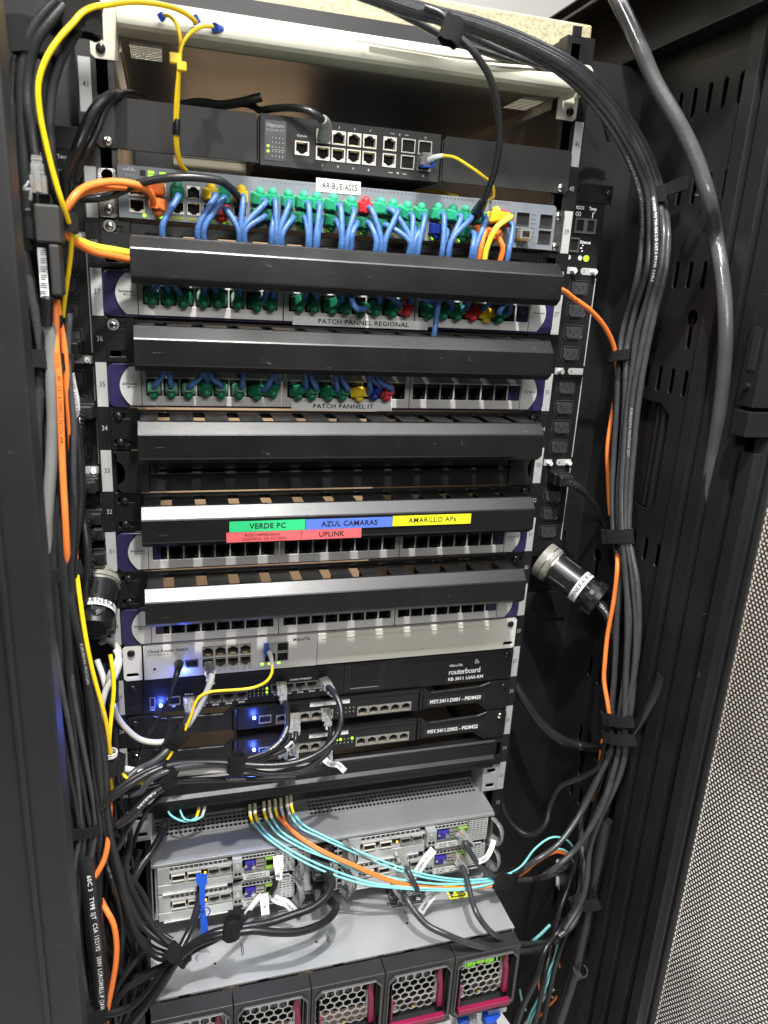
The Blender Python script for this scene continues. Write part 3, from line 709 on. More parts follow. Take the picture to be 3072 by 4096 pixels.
patch_panel(37, 'patch panel with the label PATCH PANNEL REGIONAL, nearly full of plugs', 0, (-58.3, 89.3, 'PATCH PANNEL REGIONAL', 18))
patch_panel(35, 'patch panel with the label PATCH PANNEL IT, its right third empty', 0, (-58, 54, 'PATCH PANNEL IT', -1))
patch_panel(31, 'empty patch panel just under the coloured tape labels', 0)
patch_panel(29, 'empty patch panel just above the white router switch', 0)

# ================================================================ WHITE ROUTER SWITCH (U28)
z = uz(28); g = crs = thing('router_switch', 'white rack router switch with eight copper ports and a blank right half', 'router', (0, 0, z))
b = MB('crs_white'); px = [(-149+13.6*i) for i in range(4)]; zt, zb = z+8.4, z-6.4
px = [-148.6, -134.4, -120.2, -106.0]
b.ext([(-219, z-21), (-21.5, z-21), (-21.5, z+21), (-219, z+21)], 'y', -6, -4, [hole(x, q, 13, 13) for x in px for q in (zt, zb)]+[hole(x, q, 13.6, 12) for x in (-77.4, -62.6) for q in (z+8, z-5)]+[hole(-181.8, z-6.5, 9, 11), hole(-167, z-5, 15.5, 10.5)])
b.box(-219, 224, -4, 140, z+19.8, z+21); b.box(-219, 224, -4, 140, z-21, z-19.8); b.box(-21, 224, -5, -3, z-21, z+21); b.build('case', g, bevel=.5)
b = MB('off_white'); b.box(-20.5, 223.5, -6.6, -5, z-20.6, z+20.6); b.box(-16, 200, -7.6, -6.6, z-11.5, z-10.3); b.box(-16, 206, -7.6, -6.6, z+14, z+15); b.build('blank_cover', g, bevel=.6)
for s in (-1, 1):
    b = MB('crs_white'); b.ext([(s*221, z-21.4), (s*238, z-21.4), (s*241, z-18.4), (s*241, z+18.4), (s*238, z+21.4), (s*221, z+21.4)], 'y', -4.4, -2, [slot(0, 0, 1, 1)][:0]+[[(s*226, z-17), (s*237, z-17), (s*238.5, z-14.5), (s*237, z-12), (s*226, z-12), (s*224.5, z-14.5)]]); b.build('ear', g, bevel=.8)
    inst(SCREW_D, 'screw', g, (s*232, -4.2, z+13.5))
for x in px: inst(port_mesh(11.4, 10, .9, 'port_metal', True), 'port', g, (x, -6.1, zt)); inst(port_mesh(11.4, 10, .9, 'port_metal', False), 'port', g, (x, -6.1, zb))
for x in (-77.4, -62.6):
    for q in (z+8, z-5): inst(sfp_mesh(12.2, 10.2), 'fibre_slot', g, (x, -6.1, q))
b = MB('dark_hole'); b.box(-186, -177.6, -6.1, 4, z-11.6, z-1.4); b.build('power_socket', g)
b = MB('port_dim'); b.ext([(-174.6, z-10), (-159.4, z-10), (-159.4, z), (-174.6, z)], 'y', -6.3, 4, [hole(-167, z-5, 12, 7)]); b.use('dark_hole'); b.box(-173, -161, 3, 4, z-9, z-1); b.use('black_plastic'); b.box(-172, -162, -4, 3, z-5.8, z-3.8); b.build('console_port', g)
b = MB('dark_hole'); b.cyl((-207.6, -6.1, z-8.2), (-207.6, -6.3, z-8.2), 1.6); b.build('reset_hole', g)
b = MB('ink'); b.text('Cloud Router Switch', -215.2, z+12.4, -6.15, 3.6, 'ink', True, sx=1.02, shear=.15); b.text('CRS112-8G-4S-IN', -215.2, z+8.8, -6.15, 2.0, 'ink', sx=1.1, shear=.15)
b.text('MikroTik', -50.5, z+13.6, -6.15, 3.8, 'ink', True, sx=1.02); b.text('GIGABIT ETHERNET', -127, z+15.8, -6.15, 1.2, 'print_grey', align='c'); b.text('SFP', -70, z+16.2, -6.15, 1.2, 'print_grey', align='c')
b.text('RESET', -207.6, z-12.6, -6.15, 1.2, 'print_grey', align='c'); b.text('CONSOLE', -167, z+1.6, -6.15, 1.3, 'print_grey', align='c'); b.use('ink')
for x in (-135.5, -129.5, -121, -115, -107, -101): b.box(x-1.6, x+1.6, -6.2, -6.1, z-17, z-16.7); b.box(x-1.6, x+1.6, -6.2, -6.1, z-14.2, z-13.9); b.box(x-1.6, x-1.3, -6.2, -6.1, z-17, z-14); b.box(x+1.3, x+1.6, -6.2, -6.1, z-17, z-14)
b.build('lettering', g, fix=False)
b = MB('led_blue'); b.box(-176.4, -173.4, -6.5, -6, z-13.6, z-11.2); b.build('led', g)
for x in (-86.5, -67, -78):
    b = MB('led_green'); b.box(x-1.6, x+1.6, -6.5, -6, z-14.4, z-12.2); b.build('led', g)

# ================================================================ BLACK ROUTER WITH SCREEN (U27)
z = uz(27); g = thing('router', 'black router with small dark screen and routerboard lettering', 'router', (0, 0, z))
b = MB('black_paint'); b.ext([(-221, z-21.3), (241, z-21.3), (241, z+21.3), (-221, z+21.3)], 'y', -5, -2.5, [hole(-142+2, z-9.3, 76, 12.2), hole(-40, z-3.6, 72.5, 12.2)])
b.ext([(-241, z-21.3), (-221.6, z-21.3), (-221.6, z+21.3), (-241, z+21.3)], 'y', -4.2, -1.8); b.box(-221, 222, -2.5, 160, z+20, z+21.3); b.box(-221, 222, -2.5, 160, z-21.3, z-20)
b.use('dark_hole')
for j in range(2):
    for i in range(38):
        b.cyl((-205+i*3.6+j*1.8, -5.05, z+16-j*3.1), (-205+i*3.6+j*1.8, -5.2, z+16-j*3.1), 1.35, n=6, smooth=False)
        if i < 33: b.cyl((88+i*3.6+j*1.8, -5.05, z+17-j*3.1), (88+i*3.6+j*1.8, -5.2, z+17-j*3.1), 1.35, n=6, smooth=False)
b.box(-237, -227, -4.4, -4.1, z-16, z-12); b.build('case', g, bevel=.5)
b = MB('port_metal'); me = port_mesh(12, 10, .7, 'port_metal', False, 8)
for x in [-170.8+15.1*i for i in range(5)]: inst(me, 'port', g, (x, -5.1, z-9.3))
for x in [-68.6+14.3*i for i in range(5)]: inst(me, 'port', g, (x, -5.1, z-3.6))
inst(sfp_mesh(13, 9), 'fibre_slot', g, (-188, -5, z-7))
b = MB('port_metal'); b.ext([(-214.5, z-13.2), (-208.5, z-13.2), (-208.5, z), (-214.5, z)], 'y', -6, 4, [hole(-211.5, z-6.6, 4.4, 11.4)]); b.use('royal'); b.box(-213.2, -211.6, -5, 3, z-12, z-1.2); b.build('usb_port', g)
b = MB('led_blue'); b.cyl((-202.5, -5, z-11.4), (-202.5, -6.4, z-11.4), 1.7, n=12); b.build('led', g)
for i in range(5):
    for j in range(2):
        b = MB('led_green' if (i == 4) else 'strip_lime'); b.cyl((-100.5+i*5, -5, z-2.4-j*5), (-100.5+i*5, -5.8, z-2.4-j*5), 1.3 if i == 4 else 1.0, n=10); b.build('led', g)
b = MB('black_plastic'); b.box(14, 68, -6.2, -5, z-18, z+20.5); b.build('screen_bezel', g, bevel=.6)
b = MB('glass_dark'); b.box(22.5, 58, -6.7, -6.2, z-12.8, z+18.6); b.use('print_grey'); b.box(22.5, 58, -6.9, -6.2, z-13.4, z-12.8); b.build('screen', g)
b = MB('print_white'); b.text('MikroTik', 152.5, z+3.4, -5.2, 3.4, 'print_white', True); b.text('routerboard', 152, z-7.8, -5.2, 7.6, 'print_white', True, sx=.92, spacing=.88); b.text('RB 3011 UiAS-RM', 152, z-16.6, -5.2, 4.6, 'print_white', True, sx=1.0)
for r in (3, 5, 7): b.raw([(186+(r+w)*math.cos(q), -5.2, z+4+(r+w)*math.sin(q)) for w in (0, .7) for q in [.2+1.1*i/6 for i in range(7)]], [(i, i+1, i+8, i+7) for i in range(6)])
for i in range(5): b.text('ETH%d' % (i+1), -170.8+15.1*i, z-18.6, -5.2, 2.2, 'print_white', True, align='c'); b.text('ETH%d' % (i+6), -68.6+14.3*i, z-13.0, -5.2, 2.2, 'print_white', True, align='c'); b.text(str(i+1), -100.5+i*5, z+.6, -5.2, 1.7, 'print_white', align='c'); b.text(str(i+6), -100.5+i*5, z-12, -5.2, 1.9, 'print_white', align='c')
b.text('POE IN', -170.8, z-1.4, -5.2, 2.1, 'print_white', True, align='c'); b.text('GIGABIT ETHERNET', -40, z+5, -5.2, 2.1, 'print_white', True, align='c'); b.text('GIGABIT ETHERNET', -132, z-1.4, -5.2, 2.0, 'print_white', align='c'); b.text('SFP', -188, z-15.4, -5.2, 2.1, 'print_white', True, align='c'); b.text('USB', -211.5, z-17, -5.2, 1.9, 'print_white', True, align='c')
b.build('lettering', g, fix=False)
inst(SCREW_D, 'screw', g, (-232, -4.2, z+13.5)); inst(SCREW_D, 'screw', g, (231.5, -5.2, z+14.5))

# ================================================================ TWO SLIM ROUTERS WITH BRACKET ARMS (U26, U25)
def slim(u, txt, label, lit):
    z = uz(u); g = thing('router', label, 'router', (0, 0, z), 'slim black routers on bracket arms')
    zt, zb = z+20.5, z-9.8
    b = MB('black_paint'); b.ext([(-115.4, zb), (113, zb), (113, zt), (-115.4, zt)], 'y', -7, -5, [hole(-34, z-1, 74, 13.4), hole(68, z-1.6, 73, 14)])
    b.box(-115.4, 113, -5, 90, zt-1.2, zt); b.box(-115.4, 113, -5, 90, zb, zb+1.2); b.box(-115.4, 113, -9.5, -6, zt-1.6, zt+.8); b.build('case', g, bevel=.6)
    for s in (-1, 1):
        i0 = 116 if s < 0 else 114
        b = MB('black_paint')
        P = [(i0, zb+2), (i0+5, zb-.5), (i0+14, zb+1), (s and 197, zb+1), (210, z-19), (214, z-21.3), (237, z-21.3), (241, z-17), (241, z+17), (237, z+21), (214, z+21), (199, zt-6.0+2), (i0+14, zt-6), (i0+5, zt+1.5), (i0, zt)]
        b.ext([(s*p[0], p[1]) for p in P], 'y', -5.5, -3)
        b.cyl((s*(i0+16), -5.6, zt-7.5), (s*198, -5.6, zt-5.6), 1.9); b.cyl((s*198, -5.6, zt-5.6), (s*211, -5.6, z+19), 1.9); b.cyl((s*(i0+3), -6, zb+2), (s*(i0+3), -6, zt-1), 3)
        if s > 0: b.cyl((197, -5.6, zb+2.4), (212, -5.6, z-19.6), 1.9)
        b.use('dark_hole'); b.box(*sorted((s*224, s*235)), -5.7, -5.4, z-17, z-12.5)
        b.build('bracket_arm', g, bevel=.6)
    inst(SCREW_D if u == 26 else SCREW_B, 'screw', g, (231.5, -5.4, z+12.5)); inst(SCREW_B if u == 25 else SCREW_D, 'screw', g, (-231.5, -5.4, z+12.5))
    me = port_mesh(11.6, 10.2, .8, 'port_frame', False, 8)
    me = port_mesh(11.0, 9.6, 1.4, 'port_metal', True, 8)
    for x in [-62.6+14.3*i for i in range(5)]: inst(me, 'port', g, (x, -7.1, z-1))
    for x in [39.4+14.3*i for i in range(5)]: inst(me, 'port', g, (x, -7.1, z-1.6))
    inst(sfp_mesh(13, 8.6), 'fibre_slot', g, (-82.6, -6.8, z+1.4))
    b = MB('led_blue'); b.cyl((-95.6, -7, z+4.8), (-95.6, -8.4, z+4.8), 1.7, n=12); b.build('led', g)
    for i in range(5):
        for j in range(2):
            on = lit and j == 0 and i in (0, 1, 4)
            b = MB('led_green' if on else 'port_metal'); b.cyl((7.5+i*5, -7, z+5-j*5.4), (7.5+i*5, -7.8, z+5-j*5.4), 1.6 if on else .9, n=10); b.build('led', g)
    b = MB('black_plastic'); b.box(124, 206, -6.3, -5.5, zb+4.5, zb+16.5); b.text(txt, 129, zb+7.4, -6.5, 5.2, 'print_white', True, sx=.88); b.build('name_label', g)
    b = MB('white_paper'); b.box(-28, 22, -7.8, -7.1, z+12, z+19); b.text('IGNITE', -24, z+13.4, -7.95, 4, 'ink', sx=.9); b.build('paper_label', g)
    return g
slim(26, 'MSY.5411.D001 - PID8420', 'slim black router on arms with the label MSY.5411.D001 - PID8420', 0)
slim(25, 'MSY.5411.D002 - PID8422', 'slim black router on arms with the label MSY.5411.D002 - PID8422', 1)

# ================================================================ FIBRE DRAWER (U24) and dark switch (U23)
z = uz(24); g = thing('fibre_tray', 'black ribbed tray front under the two slim routers', 'fibre tray', (0, 0, z))
b = MB('black_paint')
b.prof([(2, z+21.5), (-7, z+20.5), (-9.5, z+18.5), (-7.5, z+13.5), (-8, z-2), (-12.5, z-6), (-13, z-10), (-8.5, z-12.5), (-9, z-22), (2, z-22.5)], -228, 228, 1.5)
b.ext([(-241, z-21), (-228, z-21), (-228, z+21), (-241, z+21)], 'y', -6, -2); b.ext([(228, z-21), (241, z-21), (241, z+21), (228, z+21)], 'y', -6, -2, [slot(235, z+4, 6, 22)]); b.build('face_plate', g, bevel=.8)
z = uz(23); g = thing('network_switch', 'recessed dark fibre switch with silver ears above the silver server', 'network switch', (0, 0, z))
b = MB('black_plastic'); b.box(-218, 218, 32, 400, z-21, z+21); b.use('port_dim')
for i in range(26): b.box(-205+i*15.8, -193+i*15.8, 31, 32, z-6, z+6); 
b.use('dark_hole')
for i in range(26): b.box(-203.5+i*15.8, -194.5+i*15.8, 30.7, 31, z-4.6, z+4.6)
b.build('case', g)
for s in (-1, 1):
    b = MB('galv'); b.ext([(s*217, z-21), (s*241, z-21), (s*241, z+21), (s*217, z+21)], 'y', -2.6, -.6, [[(s*224, z+9), (s*236, z+9), (s*236, z+15), (s*224, z+15)], [(s*224, z-15), (s*236, z-15), (s*236, z-9), (s*224, z-9)]]); b.box(*sorted((s*217, s*218.6)), -2.6, 60, z-21, z+21); b.build('ear', g, bevel=.5)
# ================================================================ FOUR-NODE SILVER SERVER (U22-21)
FY = -45.0; g = s1 = thing('server', 'silver four node server with perforated lid and many rear ports', 'server', (0, 0, -464))
ZT1, ZB1 = -376.5, -464.0
b = MB('galv_shaded'); b.box(-220, 220, -40, -6, ZT1-1.2, ZT1); b.box(-220, 220, 40, 620, ZT1-1.2, ZT1)
b.perf(-215, -70, 0, 30, 26, 4, .62, ZT1-1.2, ZT1, 'z'); b.perf(-22, 212, 0, 30, 44, 4, .62, ZT1-1.2, ZT1, 'z')
b.box(-220, 220, -6, 0, ZT1-1.2, ZT1); b.box(-220, 220, 30, 40, ZT1-1.2, ZT1); b.box(-220, -215, 0, 30, ZT1-1.2, ZT1); b.box(212, 220, 0, 30, ZT1-1.2, ZT1); b.box(-70, -22, 0, 30, ZT1-1.2, ZT1)
b.box(-220, -218.6, -44, 620, ZB1, ZT1-1.2); b.box(218.6, 220, -44, 620, ZB1, ZT1-1.2); b.box(-218, 218, -40, 620, ZB1, ZB1+1.2)
b.prof([(-40, ZT1-1), (-45, ZT1-2), (-46, ZT1-5)], -220, 220, 1); 
for x, y in ((-62, -18), (-40, -8), (-130, -20), (20, -22), (60, 20)): b.cyl((x, y, ZT1), (x, y, ZT1+.5), 2.6, n=16)
b.use('dark_hole'); b.box(-216, 216, 28, 30, ZB1+2, ZT1-8); b.box(-216, 216, -20, 28, ZT1-9, ZT1-8.4)
b.build('chassis', g, bevel=.4)
def node(x0, x1, z0, z1, orange):
    """one sled: left half riser with two sfp cages and a jack pair, latch, right half board i/o"""
    w = x1-x0; X = lambda t: x0+w*t; h = z1-z0; Z = lambda t: z0+h*t
    b = MB('galv_pale'); b.box(X(0), X(1), -38, -30, z0, z1); b.box(X(.02), X(.54), -47, -38, Z(.04), Z(.34)); b.box(X(.05), X(.50), -49, -46, Z(.0), Z(.03)); b.box(X(.60), X(.95), -48, -46, Z(.01), Z(.035))
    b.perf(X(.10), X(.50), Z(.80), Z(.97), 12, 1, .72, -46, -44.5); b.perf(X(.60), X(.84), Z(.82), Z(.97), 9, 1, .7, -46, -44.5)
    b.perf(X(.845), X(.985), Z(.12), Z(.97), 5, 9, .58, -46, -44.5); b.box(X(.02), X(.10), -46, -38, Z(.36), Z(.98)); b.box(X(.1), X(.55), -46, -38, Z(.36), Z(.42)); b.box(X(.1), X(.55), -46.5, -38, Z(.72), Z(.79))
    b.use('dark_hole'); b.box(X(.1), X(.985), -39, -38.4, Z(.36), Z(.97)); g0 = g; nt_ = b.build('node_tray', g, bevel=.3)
    b = MB('galv'); b.box(X(.535), X(.60), -56, -44, Z(.42), Z(1.0)); b.use('dark_hole'); b.box(X(.545), X(.565), -56.3, -56, Z(.5), Z(.6)); b.box(X(.572), X(.59), -56.3, -56, Z(.5), Z(.6)); b.use('steel'); b.cyl((X(.567), -56, Z(.8)), (X(.567), -57, Z(.8)), 3.4); b.build('latch', g, bevel=.5)
    for t in (.16, .27): inst(sfp_mesh(14, 7.4, 'port_frame'), 'fibre_slot', nt_, (X(t), -47, Z(.56)))
    b = MB('led_amber'); b.cyl((X(.345), -47, Z(.62)), (X(.345), -48.3, Z(.62)), 1.3, n=8); b.build('led', g)
    inst(port_mesh(12, 8.6, 1, 'port_metal', False, 7), 'port', nt_, (X(.405), -47, Z(.56))); inst(port_mesh(12, 8.6, 1, 'port_metal', False, 7), 'port', nt_, (X(.485), -47, Z(.58)))
    b = MB('vga_blue'); b.box(X(.625), X(.70), -49, -44, Z(.46), Z(.74)); b.use('steel'); b.cyl((X(.685), -49, Z(.6)), (X(.685), -52, Z(.6)), 2.6); b.cyl((X(.63), -49, Z(.66)), (X(.63), -51, Z(.66)), 1.8); b.build('video_port', nt_, bevel=.4)
    b = MB('port_metal'); b.ext([(X(.705), Z(.44)), (X(.765), Z(.44)), (X(.765), Z(.74)), (X(.705), Z(.74))], 'y', -48, -40, [hole(X(.735), Z(.52), w*.05, 2.4), hole(X(.735), Z(.65), w*.05, 2.4)]); b.build('usb_port', nt_)
    b = MB('lime'); b.ext([(X(.77), Z(.36)), (X(.835), Z(.36)), (X(.835), Z(.78)), (X(.77), Z(.78))], 'y', -48.5, -42, [hole(X(.8025), Z(.57), w*.052, h*.32)]); b.use('dark_hole'); b.box(X(.775), X(.83), -43, -42.5, Z(.4), Z(.74)); b.build('management_port', nt_)
    b = MB('white_paper'); b.box(X(.61), X(.80), -50.5, -50, Z(.14), Z(.36)); b.box(X(.61), X(.80), -50, -40, Z(.13), Z(.15)); b.use('ink')
    for j in range(2):
        for i in range(26): 
            if random.random() < .7: b.box(X(.635)+i*.9, X(.635)+i*.9+.5, -50.7, -50.5, Z(.18+.09*j), Z(.23+.09*j))
    b.build('serial_label', nt_)
zm = (ZT1+ZB1)/2-2
node(-216, -47, zm+1, ZT1-6, 1); node(-216, -47, ZB1+1.5, zm-1, 1); node(15, 214, zm+1, ZT1-6, 0); node(15, 214, ZB1+1.5, zm-1, 0)
b = MB('galv')   # power supply bay in the middle
b.perf(-45, -36, ZB1+3, ZT1-7, 2, 14, .6, -44, -42.6); b.perf(0, 13, ZB1+3, ZT1-7, 2, 9, .78, -44, -42.6); b.box(-36, 0, -38, -34, ZB1+3, ZT1-7); b.box(-36, -34, -44, -34, ZB1+3, ZT1-7); b.box(-1, 1, -44, -34, ZB1+3, ZT1-7); b.box(-30, 6, -44, -38, zm-2, zm+2)
b.use('dark_hole'); b.box(-45, 13, -33, -32, ZB1+3, ZT1-7); b.build('power_bay', g)
for q in (zm+22, zm-20):
    b = MB('black_plastic'); b.ext([(-24, q-12), (-2, q-12), (2, q-6), (2, q+12), (-28, q+12), (-28, q-6)], 'y', -44, -38, [hole(-13, q, 18, 14)]); b.build('power_socket', g, bevel=.5)
    b = MB('port_dim'); P = spline([Vector((14, -46, q-15)), Vector((24, -58, q-13)), Vector((27, -62, q)), Vector((24, -58, q+12)), Vector((14, -46, q+15))]); b.sweep(P, 1.6, 8); b.build('pull_handle', g)
for s, x in ((1, 222), (1, 18), (1, -44)):
    for q in (zm+21, zm-21):
        b = MB('clear_plastic'); P = [Vector((x-4, -46, q-15)), Vector((x+1, -60, q-12)), Vector((x+2, -66, q)), Vector((x+1, -60, q+12)), Vector((x-4, -46, q+16))]
        S = spline(P); b.sweep(S, 2.0, 8, 3.2); b.build('release_lever', g)
# blue pull tab with ring
b = MB('royal'); a0 = at(1030-207+0, 3520, -52)
TX = at(825, 3510, -56).x
def tab(px, py, Y): p = at(px, py, Y); return p
P0 = at(806, 3498, -58); P1 = at(806, 3990-300, -80)
L = [(783, 829, 3498), (785, 829, 3532), (797, 820, 3546), (799, 820, 3640), (803, 832, 3700), (803, 833, 3720), (800, 838, 3745)]
V = []
for xl, xr, y in L:
    Yd = -58-(y-3498)*.13; a = at(xl, y, Yd); c = at(xr, y, Yd); V += [a, c, a+Vector((0, 1.2, 0)), c+Vector((0, 1.2, 0))]
F = []
for i in range(len(L)-1):
    q = i*4; F += [(q, q+1, q+5, q+4), (q+2, q+6, q+7, q+3), (q, q+4, q+6, q+2), (q+1, q+3, q+7, q+5)]
F += [(0, 2, 3, 1), (24, 25, 27, 26)]
b.raw(V, F)
C = at(817, 3645, -79); b.sweep([C+Vector((6.6*math.cos(q), -1.5, 7.2*math.sin(q))) for q in [2*math.pi*i/28 for i in range(29)]], .75, 8)
b.sweep(spline([at(800, 3750, -92), at(790, 3755, -96), at(795, 3775, -100)]), 1.1, 8); b.sweep(spline([at(835, 3728, -92), at(845, 3735, -92), at(840, 3745, -92)]), 1.1, 8)
tag(b.build('pull_tab', origin=P0), 'bright blue plastic strap with a ring hanging from the lower left server port', 'pull tab')

# ================================================================ BLADE CHASSIS
g = bc = thing('blade_chassis', 'large silver blade chassis with magenta handled fan modules along its front', 'server', (0, 0, -640))
ZC = -489.0
b = MB('galv'); b.box(-223, 223, -118, 640, ZC-1.4, ZC); b.box(-223, 223, -127, -117, ZC-.6, ZC+1.0); b.box(-223, 223, -60, -58.8, ZC, ZC+.9)
b.box(-223, -221.6, -125, 640, -640, ZC-1.4); b.box(221.6, 223, -125, 640, -640, ZC-1.4)
for x, y in ((-150, -95), (-28, -92), (90, -90), (10, -48), (-70, -45), (130, -45)): b.cyl((x, y, ZC), (x, y, ZC+.7), 4.0, n=20); b.use('dark_hole'); b.cyl((x, y, ZC+.7), (x, y, ZC+.8), 1.7, n=12); b.use('galv')
b.use('dark_hole')
for x, y in ((-118, -82), (-14, -88), (92, -78), (-128, -60)): b.box(x-.5, x+.5, y-9, y+9, ZC, ZC+.2); b.box(x+1.5, x+2.4, y-7, y+7, ZC, ZC+.2)
b.build('top_cover', g, bevel=.3)
b = MB('label_dark'); b.box(78, 128, -62, -26, ZC+.05, ZC+.3); b.use('print_grey')
for j in range(10):
    x = 80
    while x < 124: 
        w = random.uniform(1.5, 5); 
        if j < 7: b.box(x, min(x+w, 126), -30-j*3, -29-j*3+.4, ZC+.3, ZC+.4)
        x += w+1
b.use('print_white')
for x in (90, 103, 116): b.ext([(x-3.4, -57), (x+3.4, -57), (x, -51.5)], 'z', ZC+.3, ZC+.4, [[(x-1.6, -56), (x+1.6, -56), (x, -53.4)]])
b.build('warning_label', g)
b = MB('tape_yellow'); b.box(158, 184, -66, -40, ZC+.05, ZC+.3); b.use('ink'); b.box(160.5, 181.5, -64, -46.5, ZC+.3, ZC+.38); b.use('tape_yellow'); b.ext([(163, -62), (179, -62), (171, -48.5)], 'z', ZC+.38, ZC+.45); b.use('ink'); b.ext([(170, -56), (172, -56), (171.6, -52), (170.4, -52)], 'z', ZC+.45, ZC+.5); b.cyl((171, -58.5, ZC+.45), (171, -58.5, ZC+.5), .9, n=8)
b.build('hazard_label', g)
for i in range(5):
    x0 = -222+i*89; x1 = x0+88.2; zt, zb = ZC-3, -586
    T = Vector
    b = MB('bezel')
    outer = [(x0, zb+2), (x0+8, zb-6), (x1-8, zb-6), (x1, zb+2), (x1, zt), (x0, zt)]; mg_ = 0
    inner = [(x0+5, zb+8), (x0+10, zb+2), (x1-10, zb+2), (x1-5, zb+8), (x1-5, zt-17), (x1-12, zt-8), (x0+12, zt-8), (x0+5, zt-17)]
    b.ext(outer, 'y', -150, -128, [inner])
    b.box(x0+3, x0+30, -128, -118, zt, zt+2.6); b.box(x0+42, x1-3, -128, -118, zt, zt+2.6); b.use('bezel_edge')
    inn2 = [(x0+(x-x0)*.965+.0175*88, z) for x, z in inner]
    b.ext([(x0+3.6, zb+7), (x0+9.2, zb+.6), (x1-9.2, zb+.6), (x1-3.6, zb+7), (x1-3.6, zt-16), (x1-11, zt-6.6), (x0+11, zt-6.6), (x0+3.6, zt-16)], 'y', -153, -149, [inner]); mf = b.build('module_frame', g, bevel=.8)
    b = MB('galv_pale'); b.hexmesh(x0+9, x1-19, zt-76, zt-10, 10.8, .86, -138); b.build('hex_grille', mf, solid=1.2)
    b = MB('galv_pale'); b.box(x1-18, x1-6, -138, -134, zt-78, zt-9); b.cyl((x0+18, -134, zt-78), (x0+18, -138, zt-78), 5); b.use('gold'); b.cyl((x0+44, -134, zt-80), (x0+44, -137, zt-80), 2.6); b.use('dark_hole'); b.box(x0+9, x1-9, -112, -111, zb+4, zt-12); b.box(x0+9, x0+9.6, -150, -111, zb+6, zt-14); b.box(x1-9.6, x1-9, -150, -111, zb+6, zt-14)
    b.use('fan_glow' if i == 4 else 'port_dim')
    for k_ in range(4): b.box(x0+16+k_*13, x0+27+k_*13, -126, -124, zt-46-(k_ % 2)*5, zt-33-(k_ % 2)*5)
    b.build('fan', mf)
    b = MB('magenta'); b.box(x0+9, x1-9, -156, -149, zb+5, zb+12); b.ext([(x1-18, zt-16), (x1-14, zt-16), (x1-11, zt-40), (x1-9, zb+15), (x1-16, zb+15), (x1-16, zt-42), (x1-20, zt-26)], 'y', -146, -138); b.box(x0+10, x0+12.5, -150, -140, zb+12, zt-50); b.build('handle', mf, bevel=.8)
# lower electronics of the chassis
b = MB('galv_pale'); b.box(-222, 222, -128, -120, -760, -594); b.perf(150, 176, -640, -606, 7, 9, .6, -131, -128); b.box(40, 150, -134, -128, -600, -594)
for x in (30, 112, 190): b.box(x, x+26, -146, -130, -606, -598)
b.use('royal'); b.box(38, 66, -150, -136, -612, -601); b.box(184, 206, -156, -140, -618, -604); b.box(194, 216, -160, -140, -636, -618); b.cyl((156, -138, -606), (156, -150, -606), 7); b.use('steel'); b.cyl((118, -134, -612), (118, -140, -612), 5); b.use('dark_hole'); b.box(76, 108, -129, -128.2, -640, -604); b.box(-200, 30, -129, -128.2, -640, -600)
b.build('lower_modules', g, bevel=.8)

# ================================================================ POWER STRIPS (PDU)
def c13(b, x, y, z, w=21, h=15.2):
    P = [(x-w/2, z-h/2+4.2), (x-w/2+4.2, z-h/2), (x+w/2-4.2, z-h/2), (x+w/2, z-h/2+4.2), (x+w/2, z+h/2), (x-w/2, z+h/2)]
    b.use('black_plastic'); b.ext(P, 'y', y-.2, y+6)
    for i in range(len(P)): b.use('socket_black'); p, q = P[i], P[(i+1) % len(P)]; b.cyl((p[0], y-.4, p[1]), (q[0], y-.4, q[1]), .55, n=6)
    c = 3.2; w2, h2 = w-5, h-3.6
    b.use('socket_black'); b.ext([(x-w2/2+c, z-h2/2), (x+w2/2-c, z-h2/2), (x+w2/2, z-h2/2+c), (x+w2/2, z+h2/2-1.5), (x+w2/2-1.5, z+h2/2), (x-w2/2+1.5, z+h2/2), (x-w2/2, z+h2/2-1.5), (x-w2/2, z-h2/2+c)], 'y', y-2.4, y)
    b.use('dark_hole')
    for dx, dz in ((-4.6, 1.2), (4.6, 1.2), (0, -2)): b.box(x+dx-.8, x+dx+.8, y-2.6, y-2.3, z+dz-2, z+dz+2)
